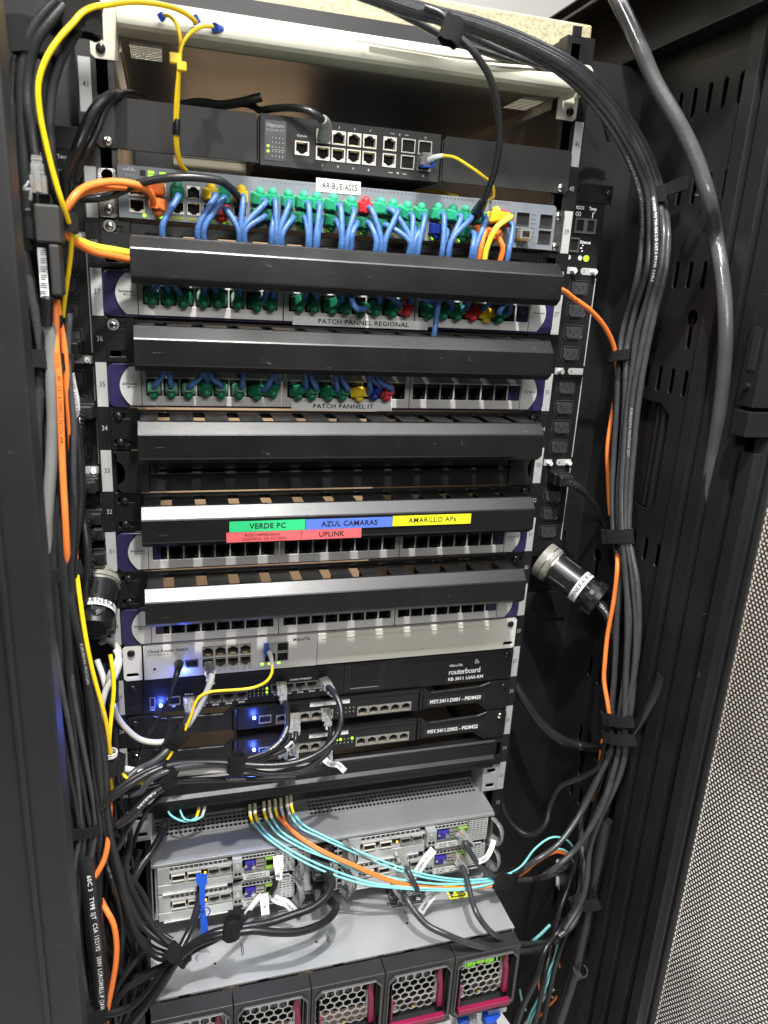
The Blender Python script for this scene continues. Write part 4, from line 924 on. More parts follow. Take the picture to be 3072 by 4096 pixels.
def pdu(X0, X1, Y, label, mirror):
    g = thing('power_strip', label, 'power strip', ((X0+X1)/2, Y, -100)); xm = (X0+X1)/2
    b = MB('black_plastic'); b.box(X0, X1, Y, Y+42, -42, 407); b.use('marker_white')
    xo, xi = (X1-1.4, X0+1.5)
    b.build('body', g, bevel=1)
    b = MB('black_plastic'); b.box(X0-4, X1+6, Y-1.5, Y, 392, 412); b.build('mounting_plate', g, bevel=.5)
    inst(SCREW_D, 'screw', g, (X0+6, Y-1.5, 405)); inst(SCREW_D, 'screw', g, (X1+1, Y-1.5, 403))
    b = MB('port_dim'); b.ext([(xm-14, 358.5), (xm+14, 358.5), (xm+14, 375.0), (xm-14, 375.0)], 'y', Y-2, Y-.2, [hole(xm-7, 367.0, 9, 12), hole(xm+7, 367.0, 9, 12)]); b.use('dark_hole'); b.box(xm-13, xm+13, Y-.3, Y-.1, 359.5, 374.5); b.build('port', g)
    b = MB('port_dim'); b.ext([(xm-18, 337.5), (xm-5, 337.5), (xm-5, 353.5), (xm-18, 353.5)], 'y', Y-2, Y-.2, [hole(xm-11.5, 345.5, 10, 12)]); b.use('dark_hole'); b.box(xm-17, xm-6, Y-.3, Y-.1, 338.5, 352.5); b.build('port', g)
    b = MB('print_white'); b.text('RS232', xm-15, 384.1, Y-1.7, 3.4, 'print_white', True, sx=.86); b.text('Temp', xm+2, 384.1, Y-1.7, 3.4, 'print_white', True, sx=.86); b.text('Ethernet', xm-3.6, 347.5, Y-.3, 3.4, 'print_white', True, sx=.82)
    b.use('print_white'); b.box(xm+8, xm+9, Y-.4, Y-.2, 376.0, 382.0); b.box(xm+8.8, xm+11, Y-.4, Y-.2, 381.3, 382.0)
    for q in (-12, -8.4): 
        b.ext([(xm+q+1.8*math.cos(t), 379.1+2.6*math.sin(t)) for t in [i*math.pi/4 for i in range(8)]], 'y', Y-.4, Y-.2, [[(xm+q+1.1*math.cos(t), 379.1+1.8*math.sin(t)) for t in [i*math.pi/4 for i in range(8)]]])
    for q in (0, 3.2, -3.2): b.box(xm-2.2+abs(q)*.6, xm+abs(q)*.4, Y-.4, Y-.2, 342.5+q-.7, 342.5+q+.7)
    for q in (-16, -1): b.ext([(xm+q+2.6*math.cos(t), 331.5+2.6*math.sin(t)) for t in [i*math.pi/6 for i in range(12)]], 'y', Y-.4, Y-.2, [[(xm+q+1.9*math.cos(t), 331.5+1.9*math.sin(t)) for t in [i*math.pi/6 for i in range(12)]]]); b.box(xm+q-.9, xm+q+.9, Y-.4, Y-.2, 330.3, 332.5)
    b.build('lettering', g, fix=False)
    b = MB('led_lime'); b.cyl((xm+7, Y, 331.5), (xm+7, Y-1.2, 331.5), 3.4, n=18); b.build('led', g)
    # numbered tabs and sockets
    n = 1
    for zt_ in (317, 200, 85.3):
        for q in (-1, 1):
            xc = xm+q*13.5
            b = MB('marker_white'); P = [(xc-8+3.6*math.cos(t), zt_+3.9*math.sin(t)) for t in [math.pi/2+math.pi*i/8 for i in range(9)]]+[(xc+9, zt_-3.9), (xc+9, zt_+3.9)]
            b.ext(P, 'y', Y-1, Y); b.text(str(n), xc-8.6, zt_-1.8, Y-1.2, 3.6, 'ink')
            b.build('number_tab', g)
            if not (n == 4 and mirror):
                b = MB('wall_white'); b.cyl((xc+3.2, Y-1, zt_), (xc+4.2, Y-8.5, zt_), 2.9, 2.6, 8, smooth=False); b.use('print_grey'); b.cyl((xc+4.2, Y-8.6, zt_), (xc+4.2, Y-8.7, zt_), 1.0, n=8); b.build('standoff', g)
            n += 1
    b = MB('marker_white')
    for z0, z1 in ((205, 312), (90, 195), (-22, 80)):
        b.box(X1-1.1, X1, Y-.6, Y, z0+2, z1-2)
        if mirror: b.box(X0+.5, X0+3.6, Y-.6, Y, z0+(z1-z0)*.2, z1-38)
    b.build('side_stripe', g)
    zz = [297.5-25.6*i for i in range(4)]+[180-24.9*i for i in range(4)]+[66-24.7*i for i in range(4)]
    for z in zz:
        b = MB('black_plastic'); c13(b, xm+2, Y-.2, z, 25, 17.4); b.build('socket', g, bevel=.4)
    return g, zz
pR, zzR = pdu(262.5, 310, 30, 'black power strip with mostly free sockets beside the grey cable bundle', 1)
pL, zzL = pdu(-302, -255.5, 20, 'black power strip half hidden behind the orange cables', 0)
b = MB('dark_hole')
# ================================================================ POWER CORDS AND PLUGS
def c14(px, py, Y, label, path, r=3.6, up=1):
    c = at(px, py, Y); g = thing('power_lead', label, 'power cord', c, 'power cords plugged into the power strips')
    b = MB('black_plastic'); b.box(c.x-12, c.x+12, c.y-4, c.y+14, c.z-8, c.z+8); b.box(c.x-10, c.x+10, c.y-16, c.y-4, c.z-7, c.z+7); b.build('plug', g, bevel=2.2)
    if path:
        P = [c+Vector((0, -10, 0))]+[P3(p) for p in path]; S = spline(P); m = MB('cable_black')
        n = 7; acc = 0; m.sweep(S, r)
        for i in range(0, min(len(S)-1, 9)): m.sweep([S[i], S[i].lerp(S[i+1], .55)], r*(1.75-.08*i), 10)
        m.build('cord', g)
    return g
c14(2245, 1915, 14, 'black power cord plugged into the right power strip and bending to the bundle', [(2310, 1945, 0), (2370, 2010, 6), (2415, 2085, 15), (2440, 2140, 18), (2470, 2190, 22)])
LP = [(280, 1390, 'left strip cord plug beside the standoff marked 4, just above it', []), (335, 1640, 'plug half hidden by the white paper flag on the left strip', [(318, 1680, -20), (320, 1800, -30), (330, 1950, -36), (318, 2120, -40)]),
      (350, 1935, 'upper of the four plugs on the left strip under the tab marked 6', [(318, 1960, -22), (335, 2080, -30), (350, 2200, -40), (345, 2320, -42), (335, 2420, -40)]), (372, 2060, 'second plug under the tab marked 6 on the left strip', [(345, 2090, -20), (350, 2200, -30)]), (380, 2120, 'third plug under the tab marked 6 on the left strip', [(352, 2150, -20), (350, 2250, -30)]), (385, 2215, 'lowest plug on the left strip just above the round locking plug', [(362, 2240, -15), (352, 2330, -25)])]
for x, y, l, p in LP: c14(x, y, 5, 'black ' + l if not l.startswith('black') else l, p)

def twistlock(A, B_, label, txt, path, r=22):
    A = Vector(A); B_ = Vector(B_); d = (B_-A).normalized(); L = (B_-A).length
    g = thing('locking_plug', label, 'locking plug', A)
    b = MB('clamp_grey'); b.cyl(A-d*6, A+d*10, r*1.12, r*1.12, 28); b.cyl(A+d*10, A+d*13, r*1.05, r*.98, 28); b.use('steel'); b.cyl(A+d*3, A+d*4.5, r*1.135, r*1.135, 28); b.cyl(A+d*12.2, A+d*13.6, r*1.07, r*1.07, 28); b.build('collar', g, bevel=.6)
    b = MB('black_plastic'); b.cyl(A+d*12, A+d*L*.62, r, r*.94, 28)
    a = d.orthogonal().normalized(); c = d.cross(a)
    for i in range(10):
        q = i*math.pi/5; e = a*math.cos(q)+c*math.sin(q); b.cyl(A+d*18+e*r*.96, A+d*(L*.5)+e*r*.93, 1.6, n=6)
    b.build('shell', g, bevel=1)
    b = MB('white_paper'); b.cyl(A+d*L*.60, A+d*L*.72, r*.985, r*.97, 28, caps=False)
    vw = (CV-A); vw = (vw-d*vw.dot(d)).normalized(); sd = vw.cross(d).normalized()
    V_, F_ = textgeo(txt, False, 1.1); k_ = 5.6/.7; w = max(v[0] for v in V_)*k_; P = []
    for u, v in V_:
        q = (u*k_-w/2)/r; P.append(A+d*(L*.635+v*k_*1.0)*1.0+(vw*math.cos(q)+sd*math.sin(q)*-1)*(r+.3) if False else A+d*(L*.69-v*k_)+(vw*math.cos(q)+sd*math.sin(q))*(r+.3))
    b.use('ink').raw(P, F_); b.build('paper_band', g, fix=False)
    b = MB('black_plastic'); b.cyl(A+d*L*.70, A+d*L*.80, r*.90, r*.88, 8, smooth=False); b.cyl(A+d*L*.78, A+d*L*.92, r*.84, r*.92, 12, smooth=False); b.cyl(A+d*L*.90, A+d*L, r*.9, r*.86, 24)
    b.use('dark_hole'); b.cyl(A+d*L, A+d*(L+.3), r*.66, n=24); b.use('bright_steel'); b.cyl(A+d*L*.86+vw*r*.86+sd*3, A+d*L*.86+vw*r*1.02+sd*3, 3, n=12); b.use('black_plastic')
    for s_ in (-1, 1): b.box(-5, 5, -4, 4, -6, 8, T=Matrix.Translation(A+d*L*.9+sd*s_*r*.8) @ d.to_track_quat('Z', 'Y').to_matrix().to_4x4())
    b.build('cable_clamp', g, bevel=.8)
    if path:
        m = MB('cable_black'); S = spline([B_-d*12]+[P3(p) for p in path]); m.sweep(S, 7.0, 14); cabletext(m, S, 7.0, '(2AWG) 300V LONGWELL-P', 14, 3.4, 'print_white'); m.build('cord', g, fix=False)
    return g
twistlock(at(2185, 2245, 14), at(2400, 2405, -46), 'big round black locking plug on the right with white band reading RNERA B163', 'CORNERA B163', [(2428, 2452, -52), (2458, 2530, -54), (2474, 2640, -50), (2474, 2760, -36), (2462, 2870, -10), (2455, 2960, 20)], 21.5)
twistlock(at(400, 2315, 10), at(372, 2520, -46), 'round black locking plug on the left behind cables, white band reading RNERA', 'CORNERA', [], 21)
# ================================================================ PATCH CORDS (boot + cord)
ORD = ['first', 'second', 'third', 'fourth', 'fifth', 'sixth', 'seventh', 'eighth']
def patch(label, loc, m, path, down=True, yaw=0, pitch=0, cm='cable_blue', L=15, r=2.9, group='blue patch cords', bow=6, txt=None, mint=False):
    loc = Vector(loc); g = thing('patch_lead', label, 'patch cord', loc, group)
    R = Matrix.Rotation(math.radians(yaw), 3, 'Z') @ Matrix.Rotation(math.radians(pitch), 3, 'X')
    inst(boot_mesh(m, down, L), 'boot', g, loc, R.to_euler())
    d = R @ Vector((0, -1, 0)); e = loc+d*(L-1); b = MB(cm)
    P = [e, e+d*bow]+[P3(p) for p in path]; S = spline(P, 3); b.sweep(S, r, 10); 
    if txt: cabletext(b, S, r, *txt)
    b.build('cord', g, fix=False); return g
def pp_cords(u, which, data, ox, oy, k, yoff=-7, zlast=None):
    z = uz(u)
    for (gi, pi, m, cname, ex, ey, yaw, pit, *mid) in data:
        x = G0[gi]+PITCH*pi+7.6; E_ = (ox+ex*k, oy+ey*k, -34.0)
        grp = ('left', 'middle', 'right')[gi]
        lab = '%s boot in %s port of the %s block, %s patch panel' % (cname, ORD[pi], grp, which)
        end = at(*E_); path = [(ox+a*k, oy+c*k, Yd) for a, c, Yd in mid]+[end, end+Vector((0, 6, 14))]
        patch(lab, (x, yoff-2, z-2.2), m, path, True, yaw, pit, bow=5)
G, R_, Y_, B_ = ('boot_green', 'green'), ('boot_red', 'red'), ('boot_yellow', 'yellow'), ('boot_blue', 'dark blue')
pp_cords(37, 'REGIONAL', [
 (0, 0, *G, 978, 300, 14, -28), (0, 1, *G, 998, 300, -2, -30), (0, 2, *G, 1025, 302, -22, -18), (0, 3, *G, 1236, 312, 0, -25), (0, 4, *G, 1262, 312, -22, -34),
 (0, 5, *G, 1440, 325, 2, -28), (0, 6, *G, 1622, 340, 26, -12), (0, 7, *G, 1652, 342, 2, -24)], 0, 900, .663)
pp_cords(37, 'REGIONAL', [
 (1, 0, *G, 490, 350, 22, -28), (1, 1, *G, 515, 350, 6, -26), (1, 2, *G, 706, 362, 38, -20), (1, 3, *G, 728, 362, 14, -22), (1, 4, *G, 745, 365, 10, -2, (790, 500, -52), (760, 440, -48)),
 (1, 5, *G, 915, 375, 4, -24), (1, 6, *G, 942, 376, 22, -16), (1, 7, *R_, 1104, 386, 10, -30),
 (2, 0, *G, 1138, 390, 20, -16), (2, 1, *G, 1326, 400, 24, -16), (2, 2, *G, 1482, 405, 22, -16), (2, 3, *R_, 1640, 412, 42, -18), (2, 4, *Y_, 1700, 420, 52, -6, (1655, 520, -46), (1690, 470, -44)), (2, 5, *G, 1722, 422, 24, -8)], 900, 900, .663)
pp_cords(35, 'IT', [
 (0, 0, *G, 985, 897, 0, -16), (0, 1, *G, 1022, 897, 0, -18), (0, 2, *G, 1215, 903, 2, -16), (0, 3, *G, 1238, 903, 10, -36), (0, 4, *G, 1268, 905, -4, -22),
 (0, 5, *G, 1468, 908, 8, -20), (0, 6, *G, 1640, 912, 30, -10), (0, 7, *G, 1656, 915, 24, -34)], 0, 900, .663)
pp_cords(35, 'IT', [
 (1, 0, *G, 482, 915, 30, -18), (1, 1, *G, 520, 915, 10, -18), (1, 2, *G, 668, 922, 30, -12), (1, 3, *G, 705, 922, 12, -16), (1, 4, *Y_, 868, 925, 42, -8), (1, 5, *B_, 890, 926, 28, -26), (1, 6, *R_, 925, 928, 8, -20)], 900, 900, .663)
# grey switch cords : (x, row, boot, name, end px, end py, yaw, pitch)
def ends(L, ox, oy, k=.3617): return [(a, r, m, n, ox+ex*k, oy+ey*k, yw, p) for a, r, m, n, ex, ey, yw, p in L]
A_ = ends([(GX[0], 1, 'boot_mint', 'green', 345, 1000, 22, 14), (GX[1], 1, 'boot_mint', 'green', 705, 1052, 4, 10), (GX[2], 1, 'boot_mint', 'green', 742, 1050, -2, 12), (GX[3], 1, 'boot_mint', 'green', 1075, 1082, 12, 10),
 (GX[4], 1, 'boot_mint', 'green', 1148, 1085, 4, 10), (GX[5], 1, 'boot_mint', 'green', 1430, 1090, 22, 8), (GX[6], 1, 'boot_mint', 'green', 1492, 1112, 4, 18),
 (GX[0], 0, 'boot_green', 'green', 362, 1030, 18, 8), (GX[1], 0, 'boot_green', 'green', 655, 1050, 2, 4), (GX[2], 0, 'boot_green', 'green', 775, 1060, 10, 6), (GX[3], 0, 'boot_green', 'green', 1060, 1080, 4, 4), (GX[4], 0, 'boot_green', 'green', 1165, 1080, 6, 4),
 (GX[5], 0, 'boot_green', 'green', 1432, 1112, 14, 6), (GX[6], 0, 'boot_green', 'green', 1548, 1060, 14, 6)], 850, 550)
A_ += ends([(GX[7], 1, 'boot_red', 'red', 345, 1002, 10, 6), (GX[8], 1, 'boot_mint', 'green', 680, 1015, 40, 4), (GX[9], 1, 'boot_mint', 'green', 392, 1000, 8, 8), (GX[10], 1, 'boot_mint', 'green', 682, 1005, 14, 18), (GX[11], 1, 'boot_mint', 'green', 765, 1030, 2, 16),
 (GX[12], 1, 'boot_mint', 'green', 1030, 1050, 10, 6), (GX[13], 1, 'boot_mint', 'green', 1105, 1052, 24, 6), (GX[14], 1, 'boot_mint', 'green', 1122, 1000, 12, 8), 
 (GX[7], 0, 'boot_green', 'green', 290, 1000, 8, 4), (GX[8], 0, 'boot_green', 'green', 660, 1020, 26, 6), (GX[10], 0, 'boot_green', 'green', 700, 1010, 20, 4), (GX[11], 0, 'boot_green', 'green', 720, 1000, -4, 4), (GX[12], 0, 'boot_blue', 'dark blue', 1032, 1050, 28, 6), (GX[14], 0, 'boot_green', 'green', 1360, 1064, 30, 8)], 1400, 600)
A_ += [(GX[15], 1, 'boot_mint', 'green', 1400+1392*.3617, 600+1072*.3617, 16, 6), (GX[17], 1, 'boot_red', 'red', 1900+380*.3617, 700+820*.3617, 24, 16),
       (LX[1], 1, 'boot_green', 'wide green', 300+970*.3617, 550+975*.3617, 2, 22), (LX[3], 1, 'boot_yellow', 'yellow', 300+1360*.3617, 550+1000*.3617, 16, 8), (LX[4], 1, 'boot_mint', 'green', 300+1430*.3617, 550+1005*.3617, -4, 14),
       (LX[4]-2, 0, 'boot_red', 'red', 850+290*.3617, 550+1030*.3617, 8, -2), (LX[5], 1, 'boot_yellow', 'yellow', 850+312*.3617, 550+980*.3617, 4, 6)]
srt = {1: sorted([a for a in A_ if a[1]], key=lambda a: a[0]), 0: sorted([a for a in A_ if not a[1]], key=lambda a: a[0])}
NUM = ['first', 'second', 'third', 'fourth', 'fifth', 'sixth', 'seventh', 'eighth', 'ninth', 'tenth', 'eleventh', 'twelfth', 'thirteenth', 'fourteenth', 'fifteenth', 'sixteenth', 'seventeenth', 'eighteenth', 'nineteenth', 'twentieth', 'twenty first', 'twenty second', 'twenty third']
for row in (1, 0):
    for i, (x, r0, m, n, ex, ey, yw, p) in enumerate(srt[row]):
        end = at(ex, ey, -40); end2 = end+Vector((0, 4, -16))
        lab = '%s boot, %s from the left, %s row of the grey switch' % (n, NUM[i], 'upper' if row else 'lower')
        patch(lab, (x, -14, (ZT if row else ZB)), m, [end, end2], not row, yw, p, bow=5, L=14, group='cords plugged into the grey switch')
# odd ones at the right end: yellow cord, two orange, black plug
patch('yellow cord with yellow boot near the right end of the grey switch', (GX[16]+3, -16, ZT+1), 'boot_yellow', [(1400+1620*.3617, 600+860*.3617, -46), (1400+1515*.3617, 600+1085*.3617, -42), at(1400+1515*.3617, 600+1085*.3617, -42)+Vector((0, 4, -14))], False, 26, 0, 'cable_lime', L=20, group='cords plugged into the grey switch')
patch('orange cord rising beside the yellow one at the right end of the grey switch', (GX[15]+3, -14, ZB), 'boot_orange', [(1400+1450*.3617, 600+1070*.3617, -38), at(1400+1450*.3617, 600+1070*.3617, -38)+Vector((0, 4, -14))], True, 2, -6, 'cable_orange', group='cords plugged into the grey switch')
patch('orange cord leaning right under the yellow boot of the grey switch', (GX[16]+3, -14, ZB), 'boot_orange', [(1400+1640*.3617, 600+960*.3617, -38), (1400+1690*.3617, 600+1085*.3617, -38), at(1400+1690*.3617, 600+1085*.3617, -38)+Vector((0, 4, -14))], True, 10, 6, 'cable_orange', group='cords plugged into the grey switch', txt=('3P C', 10, 1.8, 'ink'))
# black plugged cable coming down from the velcro tie at the top
g = thing('patch_lead', 'black cable with black boot dropping from the top bundle into the grey switch', 'patch cord', (GX[15], -16, ZT)); e = at(1920, 860, -28)
b = MB('black_plastic'); b.sweep(spline([at(1900, 868, -18), at(1918, 835, -36), at(1938, 800, -48)], 2), lambda t: 6.3-2.6*t, 12)
for i in range(6): p = at(1902+i*5.5, 862-i*9.5, -22-i*4.2); b.cyl(p, p+Vector((1.1, -1.0, 2.2)), 6.8-.42*i, 6.8-.42*i, 14)
b.build('boot', g)
b = MB('cable_black'); S = cord(b, [(1938, 800, -48), (1975, 690, -66), (1998, 560, -78), (1990, 430, -88), (1955, 300, -95), (1880, 190, -98), (1830, 140, -96), (1770, 60, -92), (1700, 30, -86)], 3.3); b.build('cord', g, fix=False)
# blue cord hanging in front of the REGIONAL panel
cable('patch_cable', 'single blue cable hanging straight down between the two upper duct covers', [at(1757, 1150, -40), (1757, 1170, -40), (1756, 1200, -40), (1745, 1270, -36), (1737, 1340, -38), at(1737, 1340, -38)+Vector((0, 3, -12))], 3.0, 'cable_blue')

# ================================================================ LEFT SIDE OF THE GREY SWITCH
k3 = lambda x, y, Y: (300+x*.3617, 550+y*.3617, Y)
g = thing('patch_lead', 'orange cord arching over the left ear into the lower orange boot', 'patch cord', (LX[0], -14, ZB), 'orange cords at the grey switch')
inst(boot_mesh('boot_orange', True, 17), 'boot', g, (LX[0], -14, ZB), (math.radians(-4), 0, math.radians(-16)))
b = MB('cable_orange'); cord(b, [Vector((LX[0]-5, -30, ZB+1.5)), k3(820, 600, -42), k3(700, 530, -52), k3(450, 490, -60), k3(250, 510, -68), k3(100, 560, -78), k3(0, 640, -90), k3(-60, 730, -92), (255, 850, -90)], 3.2); b.build('cord', g, fix=False)
g = thing('patch_lead', 'orange cord lying behind its twin and ending in the upper orange boot', 'patch cord', (LX[0], -14, ZT), 'orange cords at the grey switch')
inst(boot_mesh('boot_orange', False, 17), 'boot', g, (LX[0], -14, ZT), (0, 0, math.radians(-60)))
b = MB('cable_orange'); cord(b, [Vector((LX[0]-14, -24, ZT)), k3(700, 560, -42), k3(450, 545, -50), k3(250, 565, -60), k3(100, 600, -70), k3(0, 660, -82), k3(-60, 740, -86), (250, 860, -84)], 3.2); b.build('cord', g, fix=False)
cable('network_cable', 'black cable sweeping over the orange cords to a plug in the grey switch', [k3(20, 560, -50), k3(0, 640, -56), k3(60, 670, -50), k3(250, 670, -40), k3(450, 620, -42), k3(700, 510, -50), k3(1000, 450, -56), k3(1300, 440, -56), k3(1600, 480, -52), (905, 740, -46), (940, 770, -36), (968, 815, -28), (970, 838, -16)], 3.6, 'cable_black')
cable('network_cable', 'orange cable running from the left tie into the topmost duct', [(250, 900, -88), (262, 935, -84), (290, 960, -74), (370, 1005, -56), (450, 1022, -46), (530, 1040, -38), at(530, 1040, -38)+Vector((20, 0, 0))], 3.4, 'cable_orange', group='cables entering the topmost duct')
cable('network_cable', 'yellow green cable lying on the orange one into the topmost duct', [(255, 890, -84), (270, 925, -78), (310, 960, -66), (390, 990, -52), (450, 1000, -44), (530, 1014, -36), at(530, 1014, -36)+Vector((20, 0, 0))], 3.6, 'cable_lime', group='cables entering the topmost duct')
cable('network_cable', 'bright orange cable curving out of the topmost duct to the right bundle', [at(2245, 1160, -34)+Vector((-26, 0, 2)), (2250, 1160, -34), (2290, 1190, -30), (2360, 1240, -22), (2420, 1310, -10), (2455, 1385, 0), (2462, 1430, 4), (2470, 1520, 14), (2455, 1620, 14), (2430, 1790, 6), (2432, 1900, 6), (2440, 2050, 8), (2450, 2120, 14), (2470, 2250, 'x', 330), (2455, 2400, 'x', 330), (2430, 2540, 'x', 330), (2420, 2640, 'x', 328), (2416, 2720, 'x', 328), (2430, 2810, 'x', 330), (2440, 2880, 'x', 334)], 2.8, 'cable_orange_hot', txt=('24AWG 4P TYPE CMX', 22, 2.0, 'ink'))

# ================================================================ YELLOW FIBRES AT THE TOP LEFT
cable('fibre_cable', 'thick yellow fibre arching from the blue clip on the shelf down the left side', [(785, 90, -36), (762, 68, -44), (715, 40, -60), (640, 18, -76), (540, 8, -90), (440, 18, -105), (370, 30, -118), (330, 50, -124), (290, 95, -128), (240, 150, -130), (185, 235, -130), (155, 330, -128), (158, 440, -124), (185, 580, -118), (215, 700, -112), (245, 800, -106), (268, 870, -96), (285, 930, -84), (284, 1000, -74), (272, 1100, -66), (258, 1200, -58), (248, 1300, -50), (240, 1420, -44)], 2.1, 'cable_yellow')
g = thing('fibre_cable', 'thin yellow duplex fibre with clip looping over the cream shelf lip', 'fibre cable', at(715, 300, -46))
b = MB('cable_yellow'); cord(b, [(648, 63, -34), (680, 65, -46), (705, 95, -50), (722, 150, -50), (722, 200, -50), (716, 300, -48), (712, 400, -44), (708, 500, -40), (712, 600, -34), (730, 665, -22), (745, 680, -14)], 1.6)
cord(b, [(850, 106, -34), (810, 106, -48), (770, 125, -52), (735, 165, -52), (722, 200, -52), (713, 300, -49), (704, 400, -45), (700, 500, -41), (704, 600, -35), (722, 660, -23), (738, 678, -15)], 1.6); b.build('cord', g, fix=False)
b = MB('cable_yellow'); p = at(712, 236, -51); b.box(p.x-7, p.x+3, p.y-3, p.y+3, p.z-4, p.z+4); b.box(p.x-1, p.x+7, p.y-4, p.y+2, p.z-9, p.z-2); b.build('clip', g, bevel=.8)
b = MB('black_plastic'); b.sweep([at(708, 478, -41), at(706, 510, -41), at(704, 540, -40)], 3.2, 10, 1.0); b.build('sleeve', g)
for n_, (x, y, x2, y2) in enumerate(((790, 95, 775, 60), (640, 72, 655, 60), (858, 108, 885, 118))):
    b = MB('royal'); p = at(x, y, -34); q = at(x2, y2, -26 if n_ == 2 else -36); b.cyl(q, p, 3.2, 3.8, 10); tag(b.build('cable_clip', bevel=.4, origin=p), ['blue clip end of the thick yellow fibre on the cream shelf', 'blue clip at the left end of the thin duplex fibre', 'blue clip at the right end of the thin duplex fibre'][n_], 'clip')
# yellow fibre into the charcoal switch
g = thing('fibre_cable', 'short yellow fibre with white boot in the charcoal switch and ending behind the black cable', 'fibre cable', at(1700, 640, -12))
b = MB('clear_plastic'); p = at(1695, 642, -14); b.box(p.x-5, p.x+6, -24, -6, p.z-5.5, p.z+6); b.build('connector', g, bevel=.6)
b = MB('royal'); b.box(p.x-4, p.x+7, -26, -18, p.z-7.5, p.z-5.8); b.box(p.x+5, p.x+8, -28, -20, p.z-6, p.z+2); b.build('latch', g, bevel=.5)
b = MB('wall_white'); b.sweep(spline([at(1718, 640, -24), at(1740, 628, -34), at(1775, 622, -40)]), lambda t: 2.9-.9*t, 10); b.build('sleeve', g)
b = MB('cable_yellow'); cord(b, [(1770, 622, -40), (1815, 628, -46), (1870, 660, -50), (1920, 695, -50), (1965, 735, -46), (1975, 780, -30), (1960, 800, -10)], 1.5); b.build('cord', g, fix=False)
cable('fibre_cable', 'yellow fibre lying on the lid of the grey switch behind the paper label', [at(1660, 765, 60), at(1700, 765, 50), at(1760, 768, 40), at(1800, 778, 20), at(1830, 785, 10)], 1.6, 'cable_yellow')
# black cable with grey plug into the charcoal switch
g = thing('patch_lead', 'black cable with clear grey plug in the first port of the charcoal switch', 'patch cord', at(1297, 545, -12))
b = MB('cable_mid'); b.sweep(spline([at(1290, 478, -34), at(1302, 500, -24), at(1298, 550, -14)], 2), lambda t: 4.2+2.4*t, 10, 1.15); b.build('boot', g)
b = MB('cable_black'); cord(b, [(1292, 482, -32), (1270, 462, -38), (1220, 438, -36), (1150, 430, -20), (1080, 436, 0), (1040, 442, 20), (1010, 425, 40), (960, 415, 60), (860, 425, 80)], 3.4); b.build('cord', g, fix=False)
cable('network_cable', 'black cable end resting on the left bracket of the charcoal switch', [at(1045, 388, 12), at(1000, 400, 14), at(950, 412, 20), at(880, 420, 30), at(800, 410, 40), at(700, 425, 50)], 4.2, 'cable_black')
# sheathed black cables crossing the left bracket
cable('network_cable', 'shiny black sheathed cable crossing the left bracket of the charcoal switch', [(540, 400, 30), (480, 380, 0), (430, 390, -22), (385, 430, -34), (345, 500, -42), (315, 580, -46), (285, 650, -44), (265, 720, -40), (262, 800, -30)], 4.8, 'cable_black', group='sheathed cables at the left bracket')
cable('network_cable', 'thinner sheathed cable just beside it over the left bracket screw', [(560, 385, 34), (500, 372, 0), (455, 392, -16), (420, 440, -24), (390, 520, -28), (350, 600, -32), (330, 640, -30), (300, 720, -26)], 3.2, 'cable_dark', group='sheathed cables at the left bracket')

# ================================================================ TOP LEFT BUNDLE
tl = [((345, 60, -110), (300, 140, -108), (240, 250, -104), (210, 360, -100), (200, 480, -98), (205, 620, -96), (215, 760, -92), (250, 830, -80)),
      ((330, 60, -100), (280, 150, -96), (225, 270, -92), (190, 380, -90), (182, 500, -88), (190, 640, -88), (205, 780, -84)),
      ((260, 20, -120), (200, 90, -120), (150, 160, -118), (122, 250, -114), (110, 350, -112), (112, 430, -112), (128, 520, -110), (142, 620, -110), (150, 650, -110)),
      ((230, 0, -110), (150, 90, -108), (105, 180, -106), (90, 300, -104), (88, 420, -102), (95, 600, -100), (110, 800, -98), (120, 1000, -94)),
      ((300, 30, -100), (240, 110, -98), (200, 190, -96), (185, 300, -92), (178, 420, -90), (180, 560, -88), (190, 700, -84)),
      ((200, 60, -90), (140, 140, -90), (70, 220, -90), (50, 350, -90), (50, 500, -90), (70, 700, -88), (85, 900, -86), (110, 1100, -84))]
for i, p in enumerate(tl):
    cable('network_cable', ['dark cable nearest to the shelf ear in the upper left bundle', 'second dark cable from the shelf ear in the upper left bundle', 'dark cable ending in the clear plug above the black injector box', 'dark cable behind the thick yellow fibre in the upper left corner', 'grey black cable between the two upper left ties', 'outermost dark cable beside the left door stile'][i], p, 3.6 if i != 3 else 4.2, 'cable_dark', group='dark cables in the upper left bundle')
g = thing('power_injector', 'black power injector box with white barcode sticker hanging in the left bundle', 'power injector', at(170, 1000, -112))
def pbox(b, px0, py0, px1, py1, Y, dep):
    a = at(px0, py0, Y); c = at(px1, py1, Y); a2 = at(px0, py1, Y); xm0 = (a.x+a2.x)/2; xm1 = c.x; b.box(min(xm0, xm1), max(xm0, xm1), Y, Y+dep, c.z, a.z)
b = MB('charcoal'); pbox(b, 138, 812, 246, 975, -122, 26); pbox(b, 200, 975, 250, 1185, -122, 26); b.use('black_plastic'); pbox(b, 97, 830, 138, 960, -112, 18); b.build('case', g, bevel=1.8)
b = MB('white_paper'); pbox(b, 156, 990, 197, 1190, -108, 1); b.use('ink')
for i in range(22):
    if i % 4 != 3: pbox(b, 162, 1000+i*8.2, 190-(i*7 % 9), 1000+i*8.2+3.6, -108.4, .2)
b.build('barcode_sticker', g)
b = MB('black_plastic'); b.sweep(spline([at(190, 1190, -112), at(187, 1300, -106)]), 4.6, 10); b.build('strain_relief', g)
g = thing('network_plug', 'clear network plug with latch standing on the injector box', 'network plug', at(155, 720, -112))
inst(clear_plug_mesh(), 'plug', g, at(157, 752, -114), (math.radians(-90), 0, math.radians(180))); 
